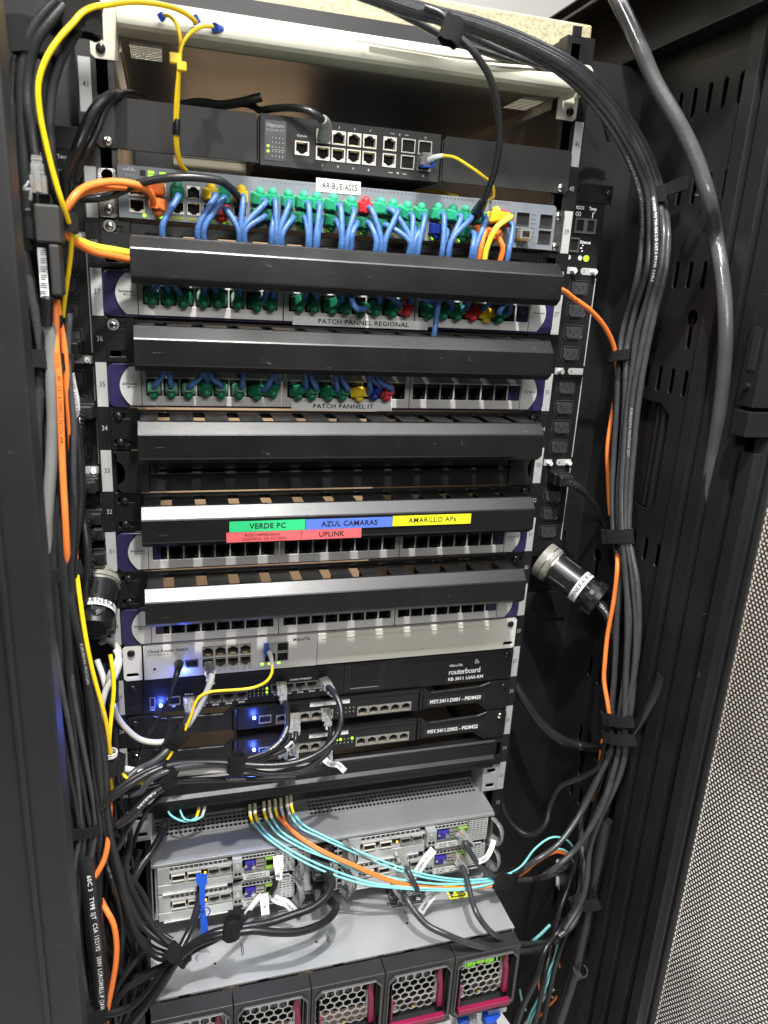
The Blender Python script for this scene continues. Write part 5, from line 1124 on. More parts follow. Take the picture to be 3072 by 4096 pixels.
b = MB('clear_plastic'); b.sweep(spline([at(122, 800, -118), at(118, 755, -120), at(92, 762, -122), at(118, 725, -120)]), 1.2, 8); b.build('latch', g)

# ================================================================ LEFT BUNDLE, MIDDLE AND LOWER
def vel(label, pts, w, dep_=14, m='velcro', th=1.4, name='cable_tie', Y=None):
    """hook-and-loop strap: flattened ring around the strands; pts = left and right end (px,py,Y); w = strap width in mm"""
    dep = dep_*.6; a = P3(pts[0]); c = P3(pts[1]); mid = (a+c)/2; u = (c-a); hw = u.length/2; u.normalize(); up = Vector((0, 0, 1)) if abs(u.z) < .85 else Vector((-1, 0, .3))
    nrm = u.cross(up).normalized()
    if nrm.y > 0: nrm = -nrm
    ax = u.cross(nrm).normalized(); b = MB(m); N = 40; V = []
    for i in range(N):
        q = 2*math.pi*i/N; cu = math.copysign(abs(math.cos(q))**.9, math.cos(q))*(hw); cn = math.copysign(abs(math.sin(q))**.9, math.sin(q))*dep; e = 1+.015*math.sin(q*3)
        wob = .7*math.sin(q*5+hw)
        for s_, rr in ((-1, 0), (1, 0), (1, -th), (-1, -th)):
            f = 1+rr/max(hw, dep); V.append(mid+u*cu*f*e+nrm*cn*f*e+ax*(s_*w/2+wob))
    F = []
    for i in range(N):
        j = (i+1) % N
        for k_ in range(4): F.append((i*4+k_, i*4+(k_+1) % 4, j*4+(k_+1) % 4, j*4+k_))
    b.raw(V, F)
    for s_ in (-.12, .12): b.raw([V[i*4+2]*1-ax*w*(.5-abs(s_))+(ax*0) if s_ > 0 else V[i*4+3]+ax*w*(.5-abs(s_)) for i in range(N)], [tuple(range(N))])
    # overlapping end: an outer layer hugging the ring, its tip standing off a little
    V = []; K = 12
    for i in range(K+1):
        q = math.pi*(.05+.55*i/K); off = 1.0+(1.6*max(0, (2-i)/2)); cu = math.cos(q)*(hw+off); cn = math.sin(q)*(dep+off); ww = w/2*(.96-.05*math.sin(i*2.1))
        V += [mid+u*cu+nrm*cn+ax*ww, mid+u*cu+nrm*cn-ax*ww, mid+u*cu*.985+nrm*cn*.97-ax*ww, mid+u*cu*.985+nrm*cn*.97+ax*ww]
    b.raw(V, [(i*4+k_, i*4+(k_+1) % 4, i*4+4+(k_+1) % 4, i*4+4+k_) for i in range(K) for k_ in range(4)]+[(0, 1, 2, 3), (K*4, K*4+1, K*4+2, K*4+3)])
    o = b.build(name, bevel=.25, origin=mid); tag(o, label, 'cable tie', 'black hook and loop ties'); return o
LB = [
 ('dark cable at the outer edge of the left bundle, beside the door stile', 'cable_grey', 4.3, [(95, 1000, -92), (128, 1171, -92), (150, 1290, -92), (168, 1420, -92), (163, 1550, -92), (152, 1700, -92), (152, 1900, -92), (158, 2020, -92), (172, 2180, -90), (198, 2330, -88), (212, 2480, -86), (222, 2650, -84), (232, 2850, -82), (246, 3020, -80), (285, 3200, -74), (335, 3320, -60)], ('E164  AWG TYPE CL2 75C', 215, 3.2, 'print_grey')),
 ('light grey sheathed cable in the left bundle', 'cable_mid', 5.3, [(187, 1290, -104), (202, 1330, -102), (206, 1420, -100), (208, 1550, -100), (212, 1680, -98), (206, 1850, -98), (195, 2000, -98), (188, 2120, -96), (195, 2230, -92), (205, 2400, -82)], None),
 ('dark grey cable just right of the light grey one', 'cable_dark', 4.6, [(225, 1500, -78), (228, 1700, -80), (232, 1900, -84), (222, 2050, -90), (212, 2200, -94), (222, 2350, -96), (238, 2520, -96), (242, 2700, -94), (240, 2880, -92), (262, 3060, -90), (290, 3200, -84), (330, 3290, -78), (390, 3330, -66)], None),
 ('orange cable with printed lettering running down the left bundle', 'cable_orange_hot', 3.0, [(222, 1215, -96), (224, 1300, -100), (226, 1400, -102), (237, 1520, -104), (244, 1700, -104), (252, 1900, -104), (262, 2080, -104), (268, 2200, -100), (275, 2300, -90)], ('ISO/IEC 11801 CAT.6 550MHZ PATCH 4PR', 40, 2.6, 'ink', -1)),
 ('second orange cable, slightly behind the lettered one', 'cable_orange_hot', 2.9, [(226, 1200, -92), (240, 1290, -94), (258, 1400, -94), (268, 1550, -92), (280, 1700, -90), (290, 1830, -88), (297, 1960, -76), (300, 2060, -60), (302, 2180, -76), (300, 2280, -88), (310, 2400, -92), (330, 2530, -92), (355, 2680, -92), (380, 2820, -90), (398, 2950, -86), (412, 3060, -80), (430, 3150, -76), (440, 3230, -82), (436, 3330, -92), (420, 3430, -98), (385, 3500, -100), (338, 3560, -96), (310, 3640, -80)], None),
 ('black cable between the two orange ones', 'cable_dark', 4.0, [(262, 1450, -80), (268, 1650, -82), (290, 1850, -88), (296, 2050, -92), (288, 2200, -96), (285, 2330, -96), (300, 2450, -94), (322, 2580, -92), (352, 2740, -90), (385, 2900, -88), (408, 3050, -86), (412, 3200, -86), (405, 3350, -80)], None),
 ('thin black glossy cable curving out behind the orange ones', 'cable_black', 3.2, [(285, 1560, -60), (305, 1700, -64), (318, 1850, -70), (324, 1980, -74), (315, 2090, -80), (300, 2200, -84), (290, 2300, -86), (310, 2480, -80), (345, 2650, -74), (370, 2850, -70)], None),
 ('long dark cable in the middle of the lower left bundle', 'cable_dark', 4.8, [(245, 1980, -84), (240, 2100, -90), (252, 2250, -96), (262, 2400, -98), (275, 2560, -98), (285, 2750, -98), (300, 2950, -96), (310, 3100, -94), (345, 3230, -90), (400, 3310, -84), (460, 3330, -70)], None),
 ('dark cable with faint lettering beside the yellow fibre', 'cable_dark', 4.4, [(270, 2330, -94), (300, 2480, -100), (330, 2600, -102), (355, 2750, -102), (385, 2950, -100), (398, 3100, -98), (418, 3280, -92), (450, 3420, -90), (500, 3560, -92), (560, 3690, -100), (640, 3760, -112), (705, 3790, -118)], ('FURUKAWA MULTILAN', 60, 2.6, 'print_grey')),
 ('dark cable right against the orange one at the lower tie', 'cable_dark', 4.4, [(262, 2300, -88), (290, 2450, -92), (330, 2640, -96), (370, 2780, -98), (400, 2930, -98), (420, 3080, -96), (428, 3240, -94), (450, 3380, -92), (480, 3500, -92), (520, 3650, -98), (570, 3770, -106), (640, 3830, -114), (705, 3830, -120)], None),
 ('dark cable low in the left bundle looping to the right', 'cable_dark', 4.4, [(225, 2300, -80), (240, 2500, -80), (262, 2700, -80), (290, 2900, -80), (325, 3080, -80), (362, 3250, -80), (400, 3400, -84)], None),
 ('outer dark cable low in the left bundle', 'cable_dark', 4.2, [(210, 2350, -72), (228, 2560, -74), (240, 2760, -74), (252, 2960, -74), (268, 3120, -74), (310, 3260, -74), (350, 3400, -76)], None),
]
for l, m, r, p, t in LB: cable('network_cable', l, p, r, m, group='cables of the left bundle', txt=t)
LOW = [
 ('dark cable going straight down from the lower left tie', [(300, 3340, -86), (300, 3450, -88), (296, 3600, -90), (308, 3800, -90), (335, 3960, -90), (380, 4110, -90)], 4.4, 'cable_dark', None),
 ('neighbouring dark cable below the lower left tie', [(335, 3340, -92), (325, 3480, -94), (312, 3650, -96), (325, 3850, -96), (345, 4110, -94)], 4.6, 'cable_dark', None),
 ('thick black cable with bold white lettering LONGWELL', [(345, 3420, -92), (358, 3520, -98), (372, 3640, -102), (388, 3760, -104), (400, 3880, -104), (408, 4000, -102), (412, 4110, -100)], 9.5, 'cable_black', ('60C 3   TYPE SJT  CSA 152192   300V LONGWELL-P (2AWG)', 18, 4.4, 'print_white')),
 ('lower orange cable coming out from behind dark ones', [(405, 3600, -80), (425, 3640, -94), (452, 3690, -100), (466, 3770, -104), (464, 3850, -106), (450, 3940, -106), (432, 4030, -106), (424, 4120, -104)], 3.2, 'cable_orange_hot', None),
 ('black cable passing behind the lower orange one', [(450, 3560, -70), (500, 3700, -74), (540, 3800, -76), (555, 3880, -80), (535, 3980, -86), (500, 4100, -88)], 4.4, 'cable_black', None),
 ('dark cable left of the small aqua loop', [(395, 3340, -84), (430, 3460, -82), (470, 3580, -82), (490, 3700, -78), (480, 3850, -78), (470, 4000, -80), (450, 4110, -84)], 4.6, 'cable_dark', ('002   VERIF TIA', 30, 2.6, 'print_grey')),
 ('dark cable hanging by the left frame of the silver server', [(440, 3400, -60), (500, 3540, -62), (522, 3650, -60), (520, 3800, -60), (510, 3950, -64), (500, 4110, -66)], 4.6, 'cable_dark', None),
 ('black cable from the left door side crossing to the lower bundle', [(280, 3350, -70), (315, 3560, -74), (335, 3760, -76), (350, 3930, -78), (370, 4110, -80)], 5, 'cable_dark', None)]
for l, p, r, m, t in LOW: cable('network_cable', l, p, r, m, group='cables of the lower left bundle', txt=t)
for n_ in range(7):
    x = 345+n_*22; cable('network_cable', 'dim black cable deep behind the strands of the left bundle', [(x-40+n_*4, 2650, -30+n_*3), (x-20, 2900, -34), (x, 3200, -38), (x+15, 3500, -42), (x-5, 3800, -46), (x+10, 4110, -50)], 4.4, 'cable_black', group='dim cables behind the left bundle')
EX = [('extra dark strand %s of the left bundle', 'cable_dark' , 3.2), ]
for i in range(9):
    o = (-46+i*12.5, random.uniform(-14, 14), random.uniform(-16, 6)); base = [(228, 1260), (230, 1400), (236, 1550), (240, 1700), (244, 1850), (246, 2000), (240, 2150), (246, 2290), (262, 2420), (276, 2560), (292, 2720), (312, 2880), (334, 3040), (352, 3200), (362, 3330), (350, 3480), (352, 3640), (366, 3800), (384, 3960), (410, 4110)]
    P = []
    for j, (x, y) in enumerate(base):
        w_ = 1.0 if j not in (1, 2, 7, 14) else .72
        P.append((x+o[0]*w_+5*math.sin(j*1.1+i*2.3), y+o[1], -76+o[2]+5*math.sin(j*.8+i)))
    cable('network_cable', 'thin %s cable threading through the left bundle' % ('glossy black' if i % 2 else 'dark grey'), P, 2.7 if i % 3 else 3.3, 'cable_black' if i % 2 else 'cable_grey', group='thin strands of the left bundle')
for i in range(8):
    x0 = 178+i*17; base = [(0, 2320), (10, 2450), (22, 2600), (40, 2760), (62, 2920), (84, 3080), (104, 3230), (112, 3330), (96, 3470), (100, 3650), (112, 3820), (130, 3980), (150, 4120)]
    P = [(x0+x+9*math.sin(j*.9+i*1.7), y, -88-4*math.sin(j+i*2.1)-i % 3*5) for j, (x, y) in enumerate(base)]
    cable('network_cable', 'thin dark cable at the front of the left bundle in its lower half', P, 2.6, ('cable_black', 'cable_dark', 'cable_grey')[i % 3], group='front strands of the left bundle')
for i, (pts, m) in enumerate([([(520, 3420, -40), (560, 3300, -30), (600, 3230, -20), (650, 3180, -20)], 'cable_black'), ([(470, 3480, -70), (540, 3620, -76), (600, 3700, -84), (690, 3760, -100)], 'cable_black'), ([(440, 3600, -60), (500, 3780, -66), (540, 3900, -70), (520, 4110, -76)], 'cable_dark'), ([(500, 3380, -44), (470, 3520, -52), (500, 3700, -60), (590, 3840, -80), (580, 4000, -90), (520, 4120, -96)], 'cable_black'), ([(455, 3320, -50), (520, 3420, -50), (535, 3600, -50), (500, 3800, -60), (480, 4110, -66)], 'cable_grey')]):
    cable('network_cable', 'thin tangled dark cable just beside the left flank of the silver server', pts, 2.6, m, group='tangled cables beside the silver server')
vel('black hook and loop tie across the left bundle beside the marker 36', [(118, 1430, -100), (282, 1450, -80)], 15, 20)
vel('black tie across the left bundle just above the left locking plug', [(172, 2300, -92), (318, 2262, -84)], 14, 20)
vel('wide black tie at the very top left holding the yellow fibre', [(255, 30, -122), (395, 90, -100)], 26, 15)
vel('black tie behind the yellow fibre in the upper left', [(30, 130, -108), (245, 175, -92)], 24, 14)
vel('black tie at the green lamp of the left power strip', [(225, 880, -92), (300, 895, -80)], 17, 12)
vel('black tie around the yellow fibres beside the marker 25', [(425, 3080, -92), (490, 3040, -70)], 17, 12)
vel('drooping black strap low on the left bundle beside the silver ear', [(262, 3340, -96), (462, 3280, -86)], 13, 12)
vel('black strap at the bottom left corner around the LONGWELL cable', [(315, 4080, -112), (470, 4010, -96)], 22, 14)
# white paper flag in the left bundle
b = MB('white_paper'); V = []
fl = [(278, 1505, 296, 1490), (280, 1560, 308, 1550), (286, 1620, 318, 1600), (292, 1650, 320, 1640), (298, 1690, 312, 1680)]
for i, (xa, ya, xb, yb) in enumerate(fl): V += [at(xa, ya, -84+i*3), at(xb, yb, -70+i*2)]
b.raw(V, [(i*2, i*2+1, i*2+3, i*2+2) for i in range(4)]); o = at(285, 1560, -80.6); c_ = at(290, 1640, -78)
b.text('WT NEXUS P2', 0, 0, 0, 3, 'ink', plane=(at(283, 1530, -82), (at(303, 1660, -79)-at(283, 1530, -82)).normalized(), Vector((.9, .4, 0)).normalized()))
tag(b.build('paper_flag', solid=.3, origin=V[0]), 'white paper flag label in the left bundle beside the power sockets', 'paper flag')
# yellow fibre breakout
g = thing('fibre_cable', 'yellow fibre with three legs gathered by a white ring above a black tie', 'fibre cable', at(440, 3010, -84))
b = MB('cable_yellow')
cord(b, [(308, 2300, -92), (325, 2430, -100), (345, 2560, -104), (372, 2690, -104), (402, 2800, -102), (425, 2890, -98), (440, 3010, -90)], 2.1)
cord(b, [(441, 2618, -56), (452, 2690, -62), (455, 2760, -68), (447, 2850, -74), (438, 2940, -80), (436, 3010, -84)], 2.2)
cord(b, [(405, 2820, -84), (420, 2880, -88), (432, 2940, -88), (444, 3015, -88)], 1.8); cord(b, [(440, 3100, -82), (446, 3150, -78), (448, 3200, -72)], 2)
cord(b, [(480, 3085, -76), (510, 3115, -80), (545, 3135, -84), (600, 3110, -90)], 1.7); b.build('cord', g, fix=False)
b = MB('cable_white')
for i in range(3): p = at(444, 3008+i*9, -87); b.sweep([p+Vector((6*math.cos(q), 5*math.sin(q), 1.1*math.sin(q+i))) for q in [2*math.pi*j/20 for j in range(21)]], .8, 8)
b.build('ring', g)
cable('fibre_cable', 'yellow fibre piece glimpsed between the dark cables on the left', [(338, 2730, -70), (352, 2780, -68), (370, 2900, -66), (385, 2960, -68), (392, 3010, -70)], 2, 'cable_yellow')
# white cables
cable('network_cable', 'white cable making a small loop under the left locking plug', [(388, 2640, -30), (410, 2700, -40), (425, 2750, -50), (440, 2700, -58), (470, 2640, -52), (476, 2610, -44), (462, 2580, -30), (430, 2560, -14), (405, 2570, 0)], 3.3, 'cable_white', group='white cables')
cable('network_cable', 'white cable stub curving down next to the yellow legs', [(462, 2600, -44), (478, 2640, -52), (462, 2700, -58), (428, 2750, -62), (412, 2800, -66), (402, 2860, -68)], 3.3, 'cable_white', group='white cables')
g = thing('patch_lead', 'white patch cord from the white router switch drooping to the left', 'patch cord', (-150, -10, uz(28)-7), 'white cables')
inst(clear_plug_mesh(), 'plug', g, at(838, 2665, -14), (math.radians(26), 0, 0))
b = MB('cable_white'); S = cord(b, [(848, 2695, -34), (845, 2720, -36), (820, 2780, -38), (785, 2850, -40), (745, 2910, -42), (712, 2945, -40), (680, 2962, -38), (620, 2970, -36), (560, 2958, -36), (510, 2920, -38), (470, 2870, -42), (452, 2820, -50)], 3.4); b.build('cord', g, fix=False)
cable('network_cable', 'white cable lying straight across between two black ties', [(478, 3072, -62), (520, 3080, -66), (580, 3092, -72), (640, 3098, -74), (760, 3088, -74), (880, 3080, -74), (960, 3082, -72), (1040, 3078, -66), (1120, 3066, -60), (1180, 3045, -50)], 3.9, 'cable_white', group='white cables', txt=('FURUKAWA', 30, 2.6, 'ink'))
# dc cord of the white router
g = thing('power_lead', 'thin black power cord with barrel plug in the white router switch', 'power cord', at(712, 2670, -10))
b = MB('black_plastic'); b.sweep(spline([at(716, 2655, -6), at(712, 2680, -24), at(702, 2712, -30), at(692, 2742, -32)], 2), lambda t: 5.6-3.2*t, 10); b.build('plug', g)
b = MB('cable_black'); cord(b, [(692, 2740, -32), (685, 2770, -34), (672, 2810, -36), (655, 2845, -36), (625, 2890, -34), (590, 2940, -30), (565, 2990, -26), (545, 3060, -22), (520, 3120, -20)], 1.6); b.build('cord', g, fix=False)
cable('power_lead', 'thin black wire bending over the left arm of the upper slim router', [(655, 2845, -20), (672, 2870, -22), (678, 2895, -24), (668, 2930, -24), (650, 2985, -24), (630, 3040, -24), (610, 3110, -22)], 1.7, 'cable_black')
# yellow fibre of the white router
g = thing('fibre_cable', 'yellow fibre with white boot curving from the white router switch to the lower left', 'fibre cable', at(1080, 2605, -8))
b = MB('royal'); p = at(1070, 2588, -8); b.box(p.x-4.5, p.x+1, -20, -6, p.z-6, p.z+5); b.build('latch', g, bevel=.5)
b = MB('port_metal'); b.box(p.x, p.x+9, -14, -6, p.z-5, p.z+4.4); b.build('connector', g, bevel=.4)
b = MB('wall_white'); b.sweep(spline([at(1076, 2608, -20), at(1084, 2630, -26), at(1089, 2662, -30)]), lambda t: 3.0-.9*t, 10); b.build('sleeve', g)
b = MB('cable_yellow'); cord(b, [(1089, 2660, -30), (1088, 2690, -34), (1070, 2722, -38), (1030, 2745, -40), (980, 2756, -40), (900, 2762, -40), (840, 2768, -40), (800, 2785, -42), (780, 2815, -44), (765, 2860, -46), (745, 2910, -48), (725, 2950, -48), (702, 2985, -46), (675, 3030, -46), (640, 3068, -50), (600, 3098, -56), (565, 3118, -64)], 1.7); b.build('cord', g, fix=False)
# plug in the POE IN port
g = thing('patch_lead', 'grey cord with clear boot in the POE IN port of the black router', 'patch cord', at(755, 2800, -8), 'cords with clear plugs')
inst(clear_plug_mesh(), 'plug', g, at(756, 2808, -10), (math.radians(30), 0, math.radians(3)))
b = MB('cable_grey'); cord(b, [(752, 2852, -36), (745, 2885, -38), (725, 2925, -38), (700, 2965, -40), (660, 3010, -48), (610, 3050, -58), (540, 3085, -70), (470, 3160, -80)], 3.6); b.build('cord', g, fix=False)
# cords from the slim routers and ETH ports
CL = [('clear plug in the ETH6 port, its lettered cord curving down to the left', (1125, 2745), [(1142, 2800, -38), (1150, 2850, -44), (1148, 2910, -52), (1120, 2965, -60), (1060, 3010, -68), (960, 3040, -74), (860, 3050, -76), (740, 3055, -76), (620, 3070, -78), (520, 3120, -84), (440, 3180, -88)], 3.1, ('00256/01-04-01276-0', 30, 2.3, 'print_white'), 'cable_black', 24),
 ('clear plug in the upper slim router with a cord joining the tie', (1158, 2880), [(1160, 2935, -38), (1150, 2965, -46), (1110, 3000, -56), (1040, 3030, -66), (960, 3046, -72), (820, 3052, -72)], 3.1, None, 'cable_black', 24),
 ('second clear plug in the upper slim router with small paper sleeve on its cord', (1178, 2870), [(1183, 2925, -36), (1182, 2958, -42), (1160, 2985, -50), (1120, 3010, -58), (1050, 3035, -64), (960, 3055, -70)], 3.1, None, 'cable_black', 24),
 ('clear plug in the fifth port of the upper slim router', (1302, 2850), [(1318, 2905, -36), (1322, 2930, -40), (1310, 2975, -44), (1296, 3000, -40)], 3.1, None, 'cable_black', 20),
 ('clear plug with a paper flag in the fifth port of the lower slim router', (1306, 2985), [(1312, 3030, -34), (1300, 3060, -40), (1260, 3080, -48), (1180, 3095, -54), (1080, 3100, -58)], 2.6, None, 'cable_black', 24),
 ('clear plug at the left port of the lower slim router', (1128, 2995), [(1132, 3040, -34), (1110, 3050, -44), (1040, 3052, -54)], 3.1, None, 'cable_black', 24),
 ('clear plug at the second port of the lower slim router', (1172, 2985), [(1172, 3034, -34), (1150, 3050, -44), (1080, 3058, -54)], 3.1, None, 'cable_black', 24)]
for l, (x, y), path, r, t, m, pt in CL:
    g = thing('patch_lead', l, 'patch cord', at(x, y, -10), 'cords with clear plugs'); inst(clear_plug_mesh(), 'plug', g, at(x, y, -12), (math.radians(pt), 0, 0))
    b = MB(m); S = cord(b, path, r, step=3); 
    if t: cabletext(b, S, r, *t)
    b.build('cord', g, fix=False)
g = thing('patch_lead', 'black cord from the ETH10 port making one wide loop to the left', 'patch cord', at(1300, 2735, -10), 'cords with clear plugs')
inst(clear_plug_mesh(), 'plug', g, at(1297, 2728, -10), (math.radians(14), 0, math.radians(20)))
b = MB('cable_black'); cord(b, [(1312, 2748, -28), (1338, 2775, -42), (1360, 2820, -54), (1366, 2870, -64), (1352, 2930, -72), (1310, 2985, -80), (1240, 3030, -84), (1150, 3056, -86), (1050, 3062, -84), (960, 3056, -80), (860, 3050, -78), (760, 3052, -80), (680, 3062, -84), (600, 3092, -90), (520, 3140, -96), (450, 3190, -98), (400, 3230, -98)], 3.7); b.build('cord', g, fix=False)
cable('network_cable', 'grey black cable under the wide loop reaching the same ties', [(1340, 2960, -60), (1300, 3020, -70), (1220, 3075, -78), (1120, 3095, -80), (1040, 3092, -78), (960, 3070, -76), (870, 3056, -76), (760, 3062, -84), (680, 3080, -90), (600, 3120, -94), (560, 3170, -94), (520, 3180, -90)], 3.4, 'cable_grey')
cable('network_cable', 'glossy black cable running diagonally from the lower tie down to the left', [(650, 3150, -90), (600, 3185, -94), (550, 3235, -98), (510, 3275, -100), (470, 3300, -100)], 4.4, 'cable_black', txt=('FURUKAWA', 8, 2.6, 'print_white'))
cable('network_cable', 'black cable just behind the diagonal glossy one', [(640, 3130, -76), (590, 3190, -80), (540, 3260, -84), (500, 3330, -88), (470, 3390, -88), (440, 3430, -84)], 3.8, 'cable_dark')
cable('network_cable', 'white and black marked cable under the second tie', [(1180, 3110, -60), (1040, 3116, -64), (880, 3118, -70), (760, 3122, -78), (680, 3128, -84), (600, 3150, -88), (520, 3180, -90)], 3.2, 'cable_black', txt=('YURUKAWA', 60, 2.6, 'print_white', -1, True))
vel('black tie around the white and grey cords below the POE IN port', [(672, 2990, -46), (745, 2912, -46)], 17, 10)
vel('black tie in the middle of the cord run under the slim routers', [(912, 3058, -84), (978, 3048, -80)], 22, 12)
vel('black tie left of that one, around the white cable', [(640, 3085, -88), (702, 3092, -84)], 20, 12)
vel('small black strap below the tie around the white cable', [(650, 3132, -92), (700, 3128, -88)], 9, 8)
# paper flag labels
def flag(label, P, txt, wmm=9, sz=3.0):
    """P: list of (px,py,Y) along the centre line"""
    Q = spline([P3(p) for p in P], 3); b = MB('white_paper'); V = []
    for i, p in enumerate(Q):
        t = (Q[min(i+1, len(Q)-1)]-Q[max(i-1, 0)]).normalized(); vw = (CV-p).normalized(); s_ = t.cross(vw).normalized(); V += [p+s_*wmm/2, p-s_*wmm/2]
    b.raw(V, [(i*2, i*2+1, i*2+3, i*2+2) for i in range(len(Q)-1)])
    if txt:
        a, c = Q[0], Q[-1]; L_ = (c-a).length; acc = 0; V_, F_ = textgeo(txt, False, 1.1); k_ = sz/.7; w = max(v[0] for v in V_)*k_; o = []
        for u, v in V_:
            d = (L_-w)/2+u*k_; i = min(int(max(d, 0)/L_*(len(Q)-1)), len(Q)-2); p = Q[i].lerp(Q[i+1], d/L_*(len(Q)-1)-i); t = (Q[i+1]-Q[i]).normalized(); vw = (CV-p).normalized(); s_ = t.cross(vw).normalized(); o.append(p-s_*(v*k_-sz/2)*-1*-1+vw*.5)
        b.use('ink'); b.raw(o, F_)
    tag(b.build('paper_flag', solid=.15, fix=False, origin=Q[0]), label, 'paper flag', 'white paper flags on cables')
flag('wavy white paper flag under the slim routers', [(1290, 3030, -44), (1320, 3055, -50), (1350, 3058, -54), (1380, 3085, -56)], 'GW-LPW02', 7, 2.6)
flag('white paper flag on the cord reading Node-A', [(1080, 3578, -60), (1110, 3600, -72), (1145, 3612, -78), (1178, 3645, -80)], 'NUBRI01-Node-A', 9, 2.6)
flag('folded white paper flag with 15 left of the Node-A flag', [(1055, 3575, -62), (1058, 3610, -72), (1062, 3660, -78)], '15 B', 10, 2.8)
flag('upper slanting white flag reading Node-C', [(1668, 3490, -78), (1700, 3440, -76), (1735, 3398, -72)], 'NUBRI01-Node-C', 9.5, 2.8)
flag('lower slanting white flag reading Node-D under the aqua fibres', [(1682, 3650, -86), (1715, 3600, -90), (1755, 3555, -88)], 'NUBRI01-Node-D', 9.5, 2.8)
flag('white flag bent around the cord at the right end of the silver server', [(1912, 3448, -80), (1945, 3430, -74), (1965, 3395, -68), (1975, 3360, -62)], 'NUBRI01-Node-B', 6.5, 2.2)
b = MB('cable_mid'); p0 = at(1372, 3372, -66); p1 = at(1508, 3455, -74); b.sweep([p0, p0.lerp(p1, .5)+Vector((0, 0, -1)), p1], 3.2, 4, .35); tag(b.build('plastic_sleeve', origin=p0), 'grey plastic marker sleeve lying along the orange fibres', 'marker sleeve')
b = MB('white_paper'); b.sweep([at(1046, 3580, -60), at(1026, 3600, -64), at(1000, 3635, -66), at(985, 3655, -66)], 3.4, 10); tag(b.build('paper_sleeve', origin=at(1020, 3610, -64)), 'white paper sleeve around a thin cord beside the upper lower tie', 'paper sleeve')
b = MB('white_paper'); b.box(238, 239, -10, 20, -560, -500) if False else None
Q = [(2235, 3450, -10), (2270, 3440, -10), (2330, 3640, -14), (2290, 3560, -14)]
b = MB('white_paper'); V = [at(2225, 3440, 0), at(2255, 3425, 10), at(2318, 3600, 0), at(2318, 3700, -10), at(2225, 3540, -12)]; b.raw(V, [(0, 1, 2, 3, 4)]); tag(b.build('paper_flag', solid=.3, origin=V[0]), 'creased white paper label tucked behind the aqua fibre loop', 'paper flag', 'white paper flags on cables')

# ================================================================ FIBRES OF THE FIBRE SWITCH
FX = [(1002, 3262), (1022, 3258), (1058, 3250), (1080, 3245), (1103, 3240), (1126, 3236), (1150, 3228), (1166, 3224)]
def fib(i, label, m, path, sl, r=1.35):
    x, y = FX[i]; g = thing('fibre_cable', label, 'fibre cable', at(x, y-40, 10), 'fibre cables of the dark fibre switch')
    b = MB('cream'); p = at(x-3, y-40, 16); q = at(x-1, y, -4); d = (q-p); b.sweep([p, q], 2.7, 4); b.build('connector', g)
    b = MB(sl); b.sweep(spline([q, at(x+8, y+30, -14)]), 1.9, 8); b.build('sleeve', g)
    b = MB(m); cord(b, [at(x+8, y+28, -13)]+path, r); b.build('cord', g, fix=False)
def sweep_path(dy, dy2, Yd=0): return [(1100, 3350+dy*.3, -34+Yd), (1200, 3425+dy*.7, -54+Yd), (1320, 3480+dy, -68+Yd), (1460, 3525+dy, -80+Yd), (1600, 3540+dy, -88+Yd), (1720, 3545+dy2, -92+Yd), (1850, 3542+dy2*.8, -92+Yd), (1960, 3528+dy2*.4, -88+Yd), (2020, 3510+dy2*.2, -80+Yd)]
tail = [(2085, 3465, -74), (2140, 3395, -72), (2200, 3352, -70), (2250, 3352, -68), (2290, 3385, -62), (2310, 3440, -50), (2312, 3520, -36), (2308, 3600, -20)]
tail2 = [(2090, 3478, -76), (2150, 3430, -74), (2200, 3400, -72), (2250, 3398, -68), (2285, 3430, -58), (2305, 3480, -46), (2312, 3540, -30)]
fib(0, 'lowest aqua fibre in the sweep, with yellow sleeve', 'cable_aqua', [(1060, 3345, -36), (1150, 3410, -56), (1250, 3465, -72), (1350, 3505, -82), (1470, 3540, -90), (1560, 3550, -94), (1680, 3560, -96), (1800, 3562, -96), (1920, 3550, -90), (2020, 3518, -82)]+tail, 'cable_yellow')
fib(1, 'second aqua fibre in the sweep, with yellow sleeve', 'cable_aqua', [(1075, 3340, -36), (1170, 3405, -56), (1270, 3455, -72), (1370, 3495, -80), (1480, 3530, -88), (1580, 3545, -92), (1700, 3554, -96), (1820, 3556, -94), (1930, 3544, -90), (2020, 3514, -82)]+tail2, 'cable_yellow')
fib(2, 'third aqua fibre in the sweep', 'cable_aqua', [(1110, 3335, -34), (1200, 3390, -50), (1300, 3430, -62), (1420, 3470, -72), (1540, 3505, -80), (1650, 3525, -86), (1760, 3536, -88), (1900, 3532, -88), (2020, 3508, -80)]+tail, 'cable_yellow')
fib(3, 'fourth aqua fibre in the sweep', 'cable_aqua', [(1125, 3325, -34), (1220, 3385, -50), (1330, 3440, -62), (1450, 3490, -74), (1560, 3512, -82), (1680, 3530, -88), (1800, 3538, -88), (1920, 3530, -86), (2020, 3506, -80)]+tail2, 'cream')
O_ = [(1140, 3290, -26), (1200, 3345, -40), (1270, 3390, -54), (1340, 3425, -64), (1420, 3460, -74), (1500, 3495, -82), (1600, 3530, -88), (1700, 3548, -92), (1800, 3552, -90), (1920, 3545, -88), (2020, 3520, -82), (2085, 3490, -62), (2150, 3440, -46), (2220, 3402, -34), (2270, 3420, -24), (2300, 3480, -18), (2312, 3540, -14)]
fib(4, 'orange fibre in the sweep, lower one of the pair', 'cable_orange_hot', [(x, y+8, Y-1) for x, y, Y in O_], 'cable_yellow', 1.9)
fib(5, 'orange fibre in the sweep, upper one of the pair', 'cable_orange_hot', O_, 'cable_white', 1.9)
